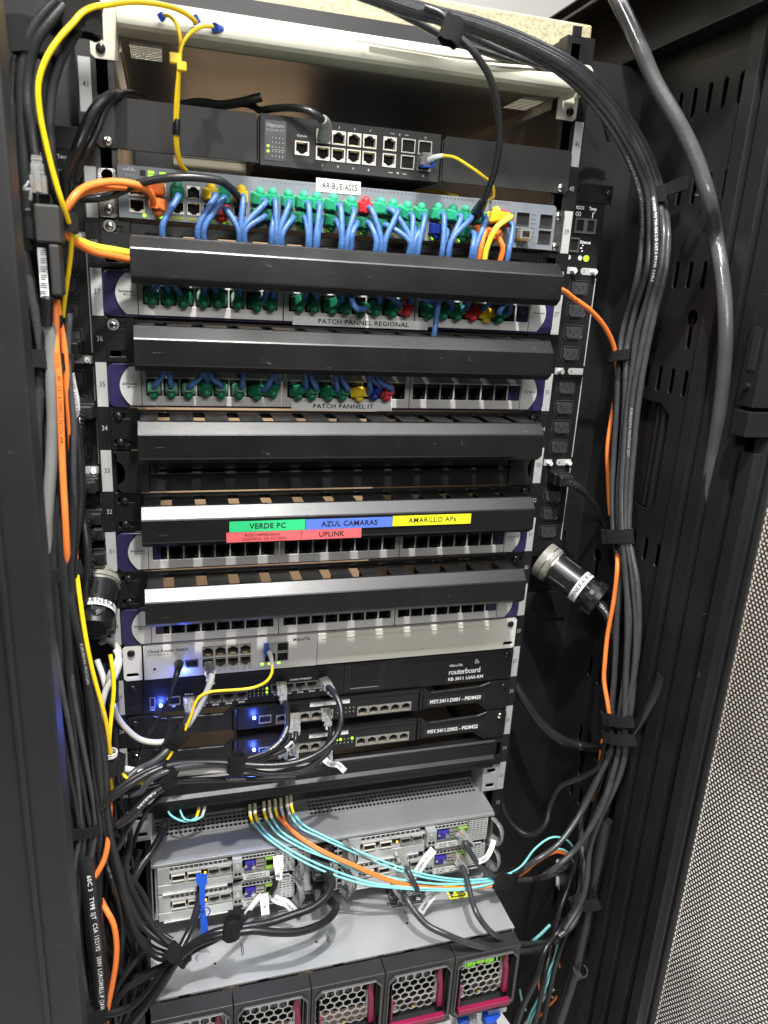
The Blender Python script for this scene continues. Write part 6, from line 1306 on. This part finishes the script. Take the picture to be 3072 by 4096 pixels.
fib(6, 'upper aqua fibre in the sweep, with white sleeve', 'cable_aqua', [(1200, 3310, -34), (1280, 3350, -48), (1380, 3395, -60), (1480, 3440, -70), (1590, 3480, -78), (1700, 3510, -84), (1820, 3525, -86), (1930, 3522, -84), (2020, 3502, -78)]+tail, 'cable_white')
fib(7, 'topmost aqua fibre in the sweep, with yellow sleeve', 'cable_aqua', [(1215, 3300, -34), (1300, 3345, -48), (1400, 3390, -60), (1500, 3432, -70), (1610, 3472, -78), (1720, 3502, -84), (1840, 3518, -86), (1940, 3516, -84), (2020, 3498, -78)]+tail2, 'cable_yellow')
for n_, (x, y, sl) in enumerate(((795, 3240, 'cable_yellow'), (818, 3236, 'cable_white'))):
    g = thing('fibre_cable', ['aqua fibre with yellow sleeve looping back at the left of the fibre switch', 'aqua fibre with white sleeve looping back at the left of the fibre switch'][n_], 'fibre cable', at(x, y-30, 10), 'fibre cables of the dark fibre switch')
    b = MB('cream'); b.sweep([at(x+2, y-36, 16), at(x, y, -4)], 2.6, 4); b.build('connector', g); b = MB(sl); b.sweep([at(x, y, -4), at(x-10, y+32, -14)], 1.9, 8); b.build('sleeve', g)
    b = MB('cable_aqua'); cord(b, [(x-10, y+30, -14), (x-40, y+46, -20), (x-80, y+40, -22), (x-115+n_*22, y+18, -14), (x-125+n_*24, y-8, 0)], 1.3); b.build('cord', g, fix=False)
cable('fibre_cable', 'small aqua fibre loop in the dark at the left of the silver server', [(520, 3465, -30), (530, 3500, -36), (556, 3545, -40), (568, 3560, -40), (555, 3568, -40), (510, 3560, -38), (488, 3545, -34)], 1.7, 'cable_aqua')
# ================================================================ RJ45 CORDS OF THE SILVER SERVER
RJ = [('clear plug on the right of the silver server, black cord ending at the velcro tie', (1845, 3335), [(1860, 3370, -68), (1885, 3415, -74), (1925, 3470, -80), (1980, 3510, -84), (2030, 3520, -82), (2100, 3520, -70), (2200, 3505, -50), (2270, 3465, -30), (2330, 3410, -20), (2390, 3330, -14)], 3.6, 28, 30),
 ('clear plug below it, cord curving over the lid to the lower right tie', (1832, 3430), [(1850, 3470, -72), (1868, 3520, -90), (1885, 3590, -110), (1905, 3650, -128), (1955, 3720, -140), (2040, 3768, -130), (2130, 3775, -100), (2200, 3760, -70), (2260, 3700, -50), (2300, 3640, -34)], 3.6, 32, 16),
 ('large clear plug in the upper middle of the silver server', (1600, 3410), [(1630, 3480, -84), (1650, 3520, -92), (1670, 3560, -96)], 3.6, 40, 16),
 ('clear plug low in the middle, black cord sweeping over the lid to the right', (1588, 3545), [(1618, 3580, -92), (1655, 3640, -110), (1710, 3700, -126), (1790, 3740, -140), (1880, 3775, -146), (1990, 3802, -140), (2090, 3805, -120), (2170, 3790, -90), (2240, 3755, -66), (2285, 3700, -50)], 3.9, 34, 26),
 ('clear plug in the left half of the silver server', (1112, 3440), [(1110, 3500, -66), (1100, 3540, -68), (1085, 3575, -68)], 3.3, 36, -4)]
for l, (x, y), path, r, pt, yw in RJ:
    g = thing('patch_lead', l, 'patch cord', at(x, y, -50), 'cords with clear plugs in the silver server'); p = at(x, y, -52); inst(clear_plug_mesh(), 'plug', g, p, (math.radians(pt), 0, math.radians(yw)))
    e = p+Matrix.Rotation(math.radians(yw), 3, 'Z') @ Matrix.Rotation(math.radians(pt), 3, 'X') @ Vector((0, -20, 0))
    b = MB('cable_grey' if r > 3.3 else 'cable_black'); cord(b, [e]+path, r); b.build('cord', g, fix=False)
cable('network_cable', 'thin dark wire with aqua neighbour passing under the fibre sweep', [(1560, 3540, -70), (1640, 3560, -78), (1700, 3568, -80)], 2, 'cable_grey')
# power cords out of the server's middle bay
def pwr(label, s, path, q):
    g = thing('power_lead', label, 'power cord', s, 'power cords of the silver server')
    b = MB('black_plastic'); s = Vector(s); b.box(-11, 11, -14, 12, -8, 8, T=Matrix.Translation(s) @ Matrix.Rotation(math.radians(24), 4, 'X')); b.build('plug', g, bevel=2)
    e = P3(path[0]); d = (e-s); b = MB('black_plastic')
    for i in range(6): a = s+d*(.25+i*.13); b.cyl(a, a+d*.09, 6.4-.3*i, 6.2-.3*i, 14)
    b.cyl(s, e, 5, 4.6, 12); b.build('strain_relief', g)
    b = MB('cable_black'); cord(b, [s+d*.8, e]+path[1:], 4.5); b.build('cord', g, fix=False)
pwr('black power cord leaving the upper supply of the silver server, arching left', Vector((-19, -58, zm+16)), [(1330, 3520, -92), (1325, 3545, -100), (1300, 3590, -112), (1250, 3630, -120), (1170, 3660, -124), (1080, 3690, -128), (1000, 3705, -130), (925, 3718, -130), (860, 3730, -130), (800, 3760, -130), (740, 3800, -128), (700, 3830, -126), (650, 3890, -122), (590, 3970, -118), (520, 4030, -112), (440, 4052, -108), (400, 4056, -104)], 0)
pwr('black power cord leaving the lower supply, in the lower arch', Vector((-17, -60, zm-24)), [(1345, 3625, -104), (1340, 3645, -112), (1310, 3680, -124), (1260, 3708, -134), (1190, 3728, -140), (1100, 3730, -142), (1010, 3722, -140), (925, 3735, -138), (860, 3748, -136), (790, 3775, -134), (730, 3820, -134), (690, 3870, -132), (640, 3950, -128), (580, 4030, -122), (530, 4090, -116), (500, 4130, -112)], 0)
cable('network_cable', 'black lettered cord in the lower run between the two ties', [(1000, 3650, -78), (975, 3680, -90), (930, 3712, -104), (880, 3750, -118), (800, 3790, -122), (740, 3825, -122), (700, 3850, -120)], 3.2, 'cable_black', txt=('CAT 6 23AWG', 30, 2.6, 'print_white'))
cable('network_cable', 'black cable rising from the left tie to the blue strap', [(725, 3790, -116), (755, 3730, -104), (775, 3680, -90), (790, 3630, -74), (800, 3580, -60), (802, 3540, -52)], 4.4, 'cable_black')
cable('network_cable', 'dark cable from behind the silver ear bending down to the left', [(660, 3290, 0), (648, 3330, -30), (610, 3400, -50), (565, 3460, -62), (530, 3530, -72), (505, 3600, -80), (508, 3660, -86), (540, 3730, -96), (600, 3790, -106), (660, 3815, -112), (710, 3815, -118)], 4.4, 'cable_dark')
cable('network_cable', 'black cable lying on the lid, leaving to the left behind the tie', [(760, 3830, -110), (690, 3850, -104), (620, 3880, -98), (560, 3905, -90), (500, 3920, -80)], 4.2, 'cable_black')
vel('black tie nearer to the middle over the silver lid', [(893, 3722, -140), (962, 3700, -134)], 24, 13)
vel('black tie further left over the silver lid', [(680, 3800, -136), (745, 3835, -120)], 18, 15)
# ================================================================ RIGHT BUNDLE
CX = [(770, -20), (900, 25), (1000, 50), (1110, 90), (1230, 155), (1310, 235), (1370, 330), (1402, 420), (1412, 520), (1390, 620), (1362, 720), (1348, 800), (1338, 900), (1330, 1000), (1328, 1080), (1332, 1160), (1345, 1250), (1352, 1340), (1345, 1440), (1335, 1540)]
CY = [-70, -74, -74, -70, -60, -46, -34, -20, None, None, None, None, None, None, None, None, None, None, None, None]
def centre(i):
    x, y = CX[i]; 
    return at(x*S_, y*S_, CY[i]) if CY[i] is not None else atX(x*S_, y*S_, 343 if i < 12 else 340)
S_ = 1.8517
def strand(label, offs, m, r, start, end, tail=[], head=[], txt=None):
    P = list(head)
    for i in range(start, end): 
        x, y = CX[i]; o = offs[i % len(offs)] if isinstance(offs[0], (tuple, list)) else offs
        ox, oy, od = o; p = (x*S_+ox, y*S_+oy)
        c_ = centre(i); q = at(p[0], p[1], c_.y+od); P.append(q)
    return cable('network_cable', label, P+[P3(t) for t in tail], r, m, group='grey cables of the right bundle', txt=txt)
T1 = [(2450, 2990, 'x', 338), (2400, 3100, 'x', 330), (2330, 3240, 'x', 310), (2230, 3380, 'x', 270), (2130, 3450, 'x', 235), (2050, 3500, -78), (1990, 3505, -84)]
T2 = [(2478, 2990, 'x', 338), (2450, 3100, 'x', 332), (2420, 3200, 'x', 322), (2370, 3300, 'x', 310), (2300, 3400, 'x', 290), (2210, 3480, 'x', 262), (2120, 3520, -60), (2040, 3525, -80)]
T3 = [(2440, 3000, 'x', 344), (2380, 3130, 'x', 340), (2330, 3240, 'x', 332), (2325, 3360, 'x', 326), (2340, 3480, 'x', 322), (2330, 3600, 'x', 318), (2290, 3700, 'x', 300), (2235, 3745, 'x', 280)]
T4 = [(2505, 2985, 'x', 340), (2480, 3100, 'x', 338), (2400, 3280, 'x', 330), (2360, 3400, 'x', 326), (2345, 3540, 'x', 320), (2320, 3620, 'x', 312), (2260, 3720, 'x', 288)]
T5 = [(2490, 2985, 'x', 346), (2440, 3140, 'x', 344), (2390, 3250, 'x', 338), (2350, 3340, 'x', 334), (2330, 3450, 'x', 330), (2320, 3560, 'x', 326), (2280, 3680, 'x', 300)]
strand('grey lettered cable at the left edge of the right bundle', (-34, 6, 4), 'cable_grey', 3.6, 0, 8, [(2570, 930, 'x', 343), (2555, 1080, 'x', 344), (2520, 1220, 'x', 344), (2488, 1340, 'x', 342), (2478, 1440, 'x', 340), (2470, 1600, 'x', 340), (2458, 1780, 'x', 340), (2450, 1950, 'x', 338), (2455, 2130, 'x', 336), (2478, 2300, 'x', 336), (2468, 2500, 'x', 336), (2458, 2700, 'x', 336), (2445, 2880, 'x', 336)]+T1, txt=('FURUKAWA MULTILAN CAT.6 U/UTP FLEX ROHS', 340, 2.8, 'print_grey'))
strand('grey cable second from the left edge of the right bundle', (-8, 2, 0), 'cable_grey', 3.6, 0, 8, [(2600, 930, 'x', 340), (2590, 1080, 'x', 340), (2545, 1230, 'x', 342), (2510, 1380, 'x', 340), (2505, 1450, 'x', 338), (2500, 1620, 'x', 338), (2488, 1800, 'x', 338), (2475, 1960, 'x', 336), (2478, 2130, 'x', 334), (2500, 2280, 'x', 334), (2520, 2450, 'x', 334), (2510, 2640, 'x', 336), (2482, 2850, 'x', 336)]+T2)
strand('grey cable with print TO TIA-568.2-D in the right bundle', (14, -2, -2), 'cable_grey', 3.9, 0, 8, [(2625, 930, 'x', 338), (2620, 1060, 'x', 338), (2590, 1200, 'x', 340), (2550, 1330, 'x', 340), (2530, 1480, 'x', 338), (2512, 1620, 'x', 336), (2498, 1800, 'x', 334), (2488, 1980, 'x', 332), (2492, 2140, 'x', 330), (2505, 2300, 'x', 332), (2512, 2500, 'x', 332), (2505, 2700, 'x', 334), (2500, 2880, 'x', 334)]+T5, txt=('VERIFIED TO TIA-568.2-D CAT.6 PRIME CABLE', 395, 2.8, 'print_white'))
strand('grey cable crossing over in the middle of the right bundle', (34, -6, 2), 'cable_grey', 3.6, 0, 8, [(2655, 940, 'x', 342), (2640, 1080, 'x', 340), (2600, 1240, 'x', 338), (2560, 1420, 'x', 336), (2530, 1600, 'x', 336), (2515, 1800, 'x', 336), (2505, 1980, 'x', 334), (2505, 2140, 'x', 332), (2530, 2300, 'x', 334), (2545, 2500, 'x', 336), (2535, 2700, 'x', 336), (2500, 2880, 'x', 336)]+T4, txt=('FURUKAWA MULTILAN CAT', 640, 2.8, 'print_grey'))
strand('rightmost grey cable of the right bundle', (50, -14, 8), 'cable_grey', 3.6, 0, 8, [(2672, 950, 'x', 346), (2658, 1100, 'x', 344), (2618, 1260, 'x', 342), (2580, 1440, 'x', 340), (2552, 1620, 'x', 338), (2535, 1800, 'x', 338), (2520, 1980, 'x', 336), (2516, 2140, 'x', 334), (2548, 2330, 'x', 336), (2555, 2520, 'x', 338), (2535, 2720, 'x', 338), (2515, 2880, 'x', 338)]+T3)
TG = [([(470, 3200, -60), (520, 3330, -70), (505, 3480, -84), (560, 3620, -96), (640, 3740, -112), (705, 3800, -122)], 3.4), ([(440, 3300, -70), (470, 3450, -84), (560, 3560, -80), (600, 3660, -84), (570, 3800, -90), (470, 3950, -96), (430, 4110, -98)], 3.2), ([(690, 3870, -118), (600, 3900, -108), (500, 3960, -100), (440, 4050, -96), (420, 4120, -94)], 3.8), ([(700, 3850, -126), (640, 3930, -122), (575, 4010, -116), (540, 4060, -112), (490, 4130, -108)], 3.6),
 ([(500, 3640, -60), (530, 3760, -64), (590, 3860, -80), (560, 3990, -90), (530, 4120, -90)], 3.0), ([(330, 3560, -60), (380, 3700, -70), (450, 3820, -80), (500, 3960, -86), (470, 4110, -90)], 3.6), ([(560, 3400, -40), (520, 3530, -56), (545, 3680, -70), (520, 3850, -80), (470, 4000, -90), (465, 4120, -92)], 3.2)]
for i, (p, r) in enumerate(TG): cable('network_cable', 'loose black cable in the tangle below the lower left strap', p, r, ('cable_black', 'cable_dark')[i % 2], group='loose cables of the lower left tangle')
TR = [([(2450, 3000, 'x', 345), (2430, 3150, 'x', 345), (2390, 3300, 'x', 340), (2350, 3480, 'x', 334), (2330, 3600, 'x', 330)], 3.2), ([(2395, 3240, 'x', 345), (2340, 3350, 'x', 335), (2290, 3500, 'x', 325), (2240, 3640, 'x', 300), (2210, 3760, 'x', 290), (2180, 3900, 'x', 270), (2140, 4110, 'x', 260)], 3.2), ([(2300, 3650, 'x', 320), (2240, 3800, 'x', 300), (2200, 3960, 'x', 290), (2170, 4110, 'x', 280)], 3.6), ([(2480, 3020, 'x', 350), (2440, 3200, 'x', 348), (2400, 3360, 'x', 345), (2350, 3560, 'x', 340), (2310, 3640, 'x', 336)], 2.8)]
for i, (p, r) in enumerate(TR): cable('network_cable', 'loose dark cable low in the right bundle beside the black conduit', p, r, ('cable_dark', 'cable_black')[i % 2], group='loose cables low in the right bundle')
for i in range(4):
    ox = (-22, 4, 24, 42)[i]; P = [(2585+ox, 930), (2575+ox, 1080), (2530+ox, 1230), (2498+ox*.9, 1380), (2490+ox*.8, 1450), (2484+ox, 1620), (2474+ox*.9, 1800), (2466+ox*.9, 1960), (2468+ox*.8, 2140), (2500+ox, 2300), (2504+ox, 2500), (2488+ox, 2700), (2466+ox*.8, 2870), (2455+ox*.8, 2960), (2420+ox, 3080), (2380+ox*1.2, 3220), (2345+ox*1.2, 3360), (2330+ox, 3500), (2325+ox*.8, 3610)]
    cable('network_cable', 'thin dark cable half hidden inside the right bundle', [(x+6*math.sin(j+i*2), y, 'x', 349-1.5*i) for j, (x, y) in enumerate(P)], 2.6, 'cable_dark' if i % 2 else 'cable_black', group='thin strands of the right bundle')
cable('network_cable', 'dark cable stub under the top bundle ending behind the shelf corner', [(1500, -10, -50), (1700, 60, -48), (1850, 130, -44), (2000, 200, -36), (2150, 260, -24), (2290, 330, -8), (2400, 430, 20), (2440, 560, 40)], 3.6, 'cable_grey', group='grey cables of the right bundle')
cable('network_cable', 'second dark cable under the top bundle above the cream lip', [(1450, -20, -40), (1650, 80, -36), (1800, 160, -30), (1960, 215, -22), (2100, 262, -12), (2250, 320, 0)], 3.4, 'cable_dark', group='grey cables of the right bundle')
cable('conduit', 'thick shiny grey conduit coming down the right side from the roof', [(2455, -30, -60), (2500, 60, -70), (2560, 190, -84), (2620, 330, -96), (2690, 450, -110), (2750, 560, -122), (2800, 680, -134), (2835, 800, -142), (2862, 940, 'x', 346), (2885, 1080, 'x', 347), (2898, 1200, 'x', 348), (2902, 1330, 'x', 350), (2897, 1460, 'x', 353), (2886, 1580, 'x', 357), (2870, 1700, 'x', 360), (2850, 1820, 'x', 363), (2829, 1940, 'x', 366), (2806, 2060, 'x', 370)], 7.4, 'conduit_grey', cat='conduit', step=6)
cable('conduit', 'thick black cable curving behind the right bundle from the dark side', [(2045, 2715, 30), (2110, 2820, 10), (2180, 2910, -6), (2260, 2965, -18), (2330, 2985, -24), (2420, 2985, 'x', 352), (2500, 2960, 'x', 354), (2570, 2870, 'x', 354), (2620, 2780, 'x', 356), (2650, 2700, 'x', 360)], 6.6, 'cable_black', cat='cable', step=6)
cable('conduit', 'thick black conduit running down beside the side panel at lower right', [(2425, 3280, 'x', 340), (2400, 3420, 'x', 338), (2372, 3540, 'x', 336), (2352, 3660, 'x', 334), (2330, 3760, 'x', 332), (2300, 3900, 'x', 330), (2260, 4030, 'x', 328), (2228, 4120, 'x', 326)], 8.0, 'cable_black', cat='conduit', step=6)
cable('network_cable', 'black cable leaving the lower right tie towards the silver server in an S curve', [(2425, 2960, 'x', 342), (2400, 3060, 'x', 338), (2330, 3110, 'x', 330), (2240, 3150, 'x', 312), (2200, 3230, 'x', 300), (2180, 3300, 'x', 290), (2120, 3340, 'x', 272), (2060, 3310, 'x', 258), (2015, 3240, 0), (2005, 3190, 20)], 3.7, 'cable_black')
cable('network_cable', 'rust orange cable piece glimpsed inside the right bundle', [(2412, 2960, 'x', 350), (2400, 3060, 'x', 350), (2386, 3130, 'x', 350), (2370, 3200, 'x', 350)], 3.2, 'cable_orange')
cable('network_cable', 'dark cable going down from the lower right tie with pale print', [(2330, 3560, 'x', 322), (2290, 3650, 'x', 306), (2230, 3730, 'x', 286), (2180, 3800, 'x', 262), (2150, 3900, 'x', 250), (2090, 4030, 'x', 236), (2060, 4120, 'x', 230)], 4.0, 'cable_black')
AQ = [[(2200, 3700, -60), (2160, 3740, -64), (2130, 3765, -66)], [(2232, 3760, -56), (2220, 3820, -56), (2190, 3900, -58), (2160, 3980, -60), (2120, 4060, -62), (2100, 4120, -62)], [(2240, 3765, -52), (2228, 3830, -52), (2198, 3910, -54), (2168, 3990, -56), (2128, 4070, -58), (2112, 4120, -58)], [(2080, 3960, -60), (2090, 4010, -60), (2102, 4040, -60)]]
for i, p in enumerate(AQ): cable('fibre_cable', ['short aqua fibre entering the lower right tie from the left', 'aqua fibre hanging down below the lower right tie, left of its twin', 'aqua fibre hanging down below the lower right tie, right of its twin', 'little aqua fibre at the corner of the blade chassis'][i], p, 1.6 if i else 2.2, 'cable_aqua', group='aqua fibres at the lower right')
cable('fibre_cable', 'thin orange fibre looping below the lower right tie', [(2222, 3800, -44), (2236, 3850, -42), (2245, 3920, -42), (2225, 3990, -46), (2180, 4040, -50), (2130, 4100, -54)], 1.5, 'cable_orange_hot', group='orange fibres at the lower right')
cable('fibre_cable', 'second thin orange fibre, nearer to the blade chassis', [(2180, 3790, -50), (2170, 3850, -50), (2155, 3930, -52), (2165, 4010, -54), (2140, 4080, -56)], 1.5, 'cable_orange', group='orange fibres at the lower right')
cable('network_cable', 'white cord end with a small clip at the bottom right', [(2215, 3955, -50), (2180, 3985, -52), (2150, 4030, -54), (2100, 4100, -56)], 2.6, 'cable_white')
b = MB('cable_white'); p = at(2185, 3975, -54); q = at(2212, 3990, -50); b.cyl(p, q, 1.8, n=8); p2 = at(2178, 3960, -50); b.cyl(p2, at(2192, 3990, -54), 1.5, n=8); tag(b.build('cable_clip', origin=p), 'small white clip on the white cord at the bottom right', 'clip')
inst_p = thing('network_plug', 'clear network plug standing in the lower modules of the blade chassis', 'network plug', at(1880, 4030, -140)); inst(clear_plug_mesh(), 'plug', inst_p, at(1880, 4040, -140), (math.radians(60), 0, math.radians(20)))
b = MB('white_paper'); V = [at(1985, 4085, -160), at(2010, 4055, -160), at(2040, 4096, -160), at(2000, 4125, -160)]; b.raw(V, [(0, 1, 2, 3)]); tag(b.build('paper_flag', solid=.3, origin=V[0]), 'white paper flag at the bottom edge under the blue latch', 'paper flag', 'white paper flags on cables')
vel('black tie around the three cables where they leave the roof', [(1768, 100, -98), (1842, 150, -96)], 20, 12)
vel('black tie at the upper right, around the bundle beside the conduit', [(2582, 790, 'x', 338), (2664, 775, 'x', 346)], 17, 10)
b = MB('velcro'); p = atX(2655, 765, 346); q = atX(2752, 728, 350); d = Vector((0, 0, 7)); b.raw([p+d, p-d, q-d, q+d, p+d+Vector((-2, 0, 0)), p-d+Vector((-2, 0, 0)), q-d+Vector((-2, 0, 0)), q+d+Vector((-2, 0, 0))], [(0, 1, 2, 3), (4, 5, 6, 7), (0, 1, 5, 4), (1, 2, 6, 5), (2, 3, 7, 6), (3, 0, 4, 7)])
b.raw([q+Vector((0, 0, 8)), q+Vector((0, -3, 10)), q+Vector((0, 4, 12))], [(0, 1, 2)]); tag(b.build('tie_tail', origin=p), 'free end of the upper right tie threaded into a side slot', 'cable tie', 'black hook and loop ties')
vel('small black tie holding the bright orange cable beside the marker 35', [(2440, 1430, 'x', 332), (2512, 1418, 'x', 334)], 12, 9)
vel('black tie on the right bundle just above the right locking plug', [(2410, 2145, 'x', 328), (2532, 2145, 'x', 334)], 17, 13)
vel('upper of the two neighbouring ties low on the right bundle', [(2410, 2870, 'x', 330), (2532, 2885, 'x', 338)], 15, 13)
vel('lower of the two neighbouring ties low on the right bundle', [(2415, 2945, 'x', 330), (2540, 2960, 'x', 340)], 14, 14)
vel('black tie at the right end of the fibre sweep', [(1985, 3520, -92), (2065, 3512, -76)], 24, 11)
vel('black tie around the conduit and grey cables at the lower right', [(2282, 3610, 'x', 312), (2396, 3612, 'x', 334)], 14, 14)
vel('black tie below it around the cords going to the silver server', [(2205, 3700, -60), (2290, 3740, -40)], 15, 12)
# zip ties
def zipt(label, px, py, X, r, txt=None, m='cable_mid'):
    c = atX(px, py, X); g = thing('zip_tie', label, 'zip tie', c); b = MB(m)
    b.sweep([c+Vector((r*math.cos(q), r*math.sin(q), 2.2*math.sin(q))) for q in [2*math.pi*i/28 for i in range(29)]], 1.6, 4, .5); b.build('strap', g)
    b = MB(m); p = c+Vector((-r*.72, -r*.72, -2)); b.box(p.x-4, p.x+4, p.y-3, p.y+3, p.z-3.5, p.z+3.5); b.cyl(p, p+Vector((-6, -2, -1)), 1.6, n=6); b.build('head', g, bevel=.5)
zipt('grey zip tie holding the thick grey conduit to the side slots', 2825, 785, 352, 11, m='conduit_grey')
zipt('thin zip tie around the black conduit at the lower right', 2322, 3880, 331, 9.5, m='cable_grey')
# transparent hook cables tail of the left strap: paper sleeve near second slim plug
b = MB('white_paper'); b.sweep(spline([at(1170, 2975, -46), at(1140, 3000, -54)]), 3.9, 10); tag(b.build('paper_sleeve', origin=at(1155, 2988, -50)), 'white paper sleeve on the cord below the second clear plug', 'paper sleeve')
# blue lamp glow on the neighbouring steel
for i, (x, y, Y, e) in enumerate(((-202.5, uz(27)-11.4, -14, .07), (-95.6, uz(26)+4.8, -17, .06), (-95.6, uz(25)+4.8, -17, .06), (-175, uz(28)-12.4, -12, .03))):
    l = bpy.data.lights.new('led_glow', 'POINT'); l.energy = e; l.color = (.06, .12, 1); l.shadow_soft_size = .002; o = bpy.data.objects.new('led_glow', l); COL.objects.link(o); o.location = (x/1000, Y/1000, y/1000)
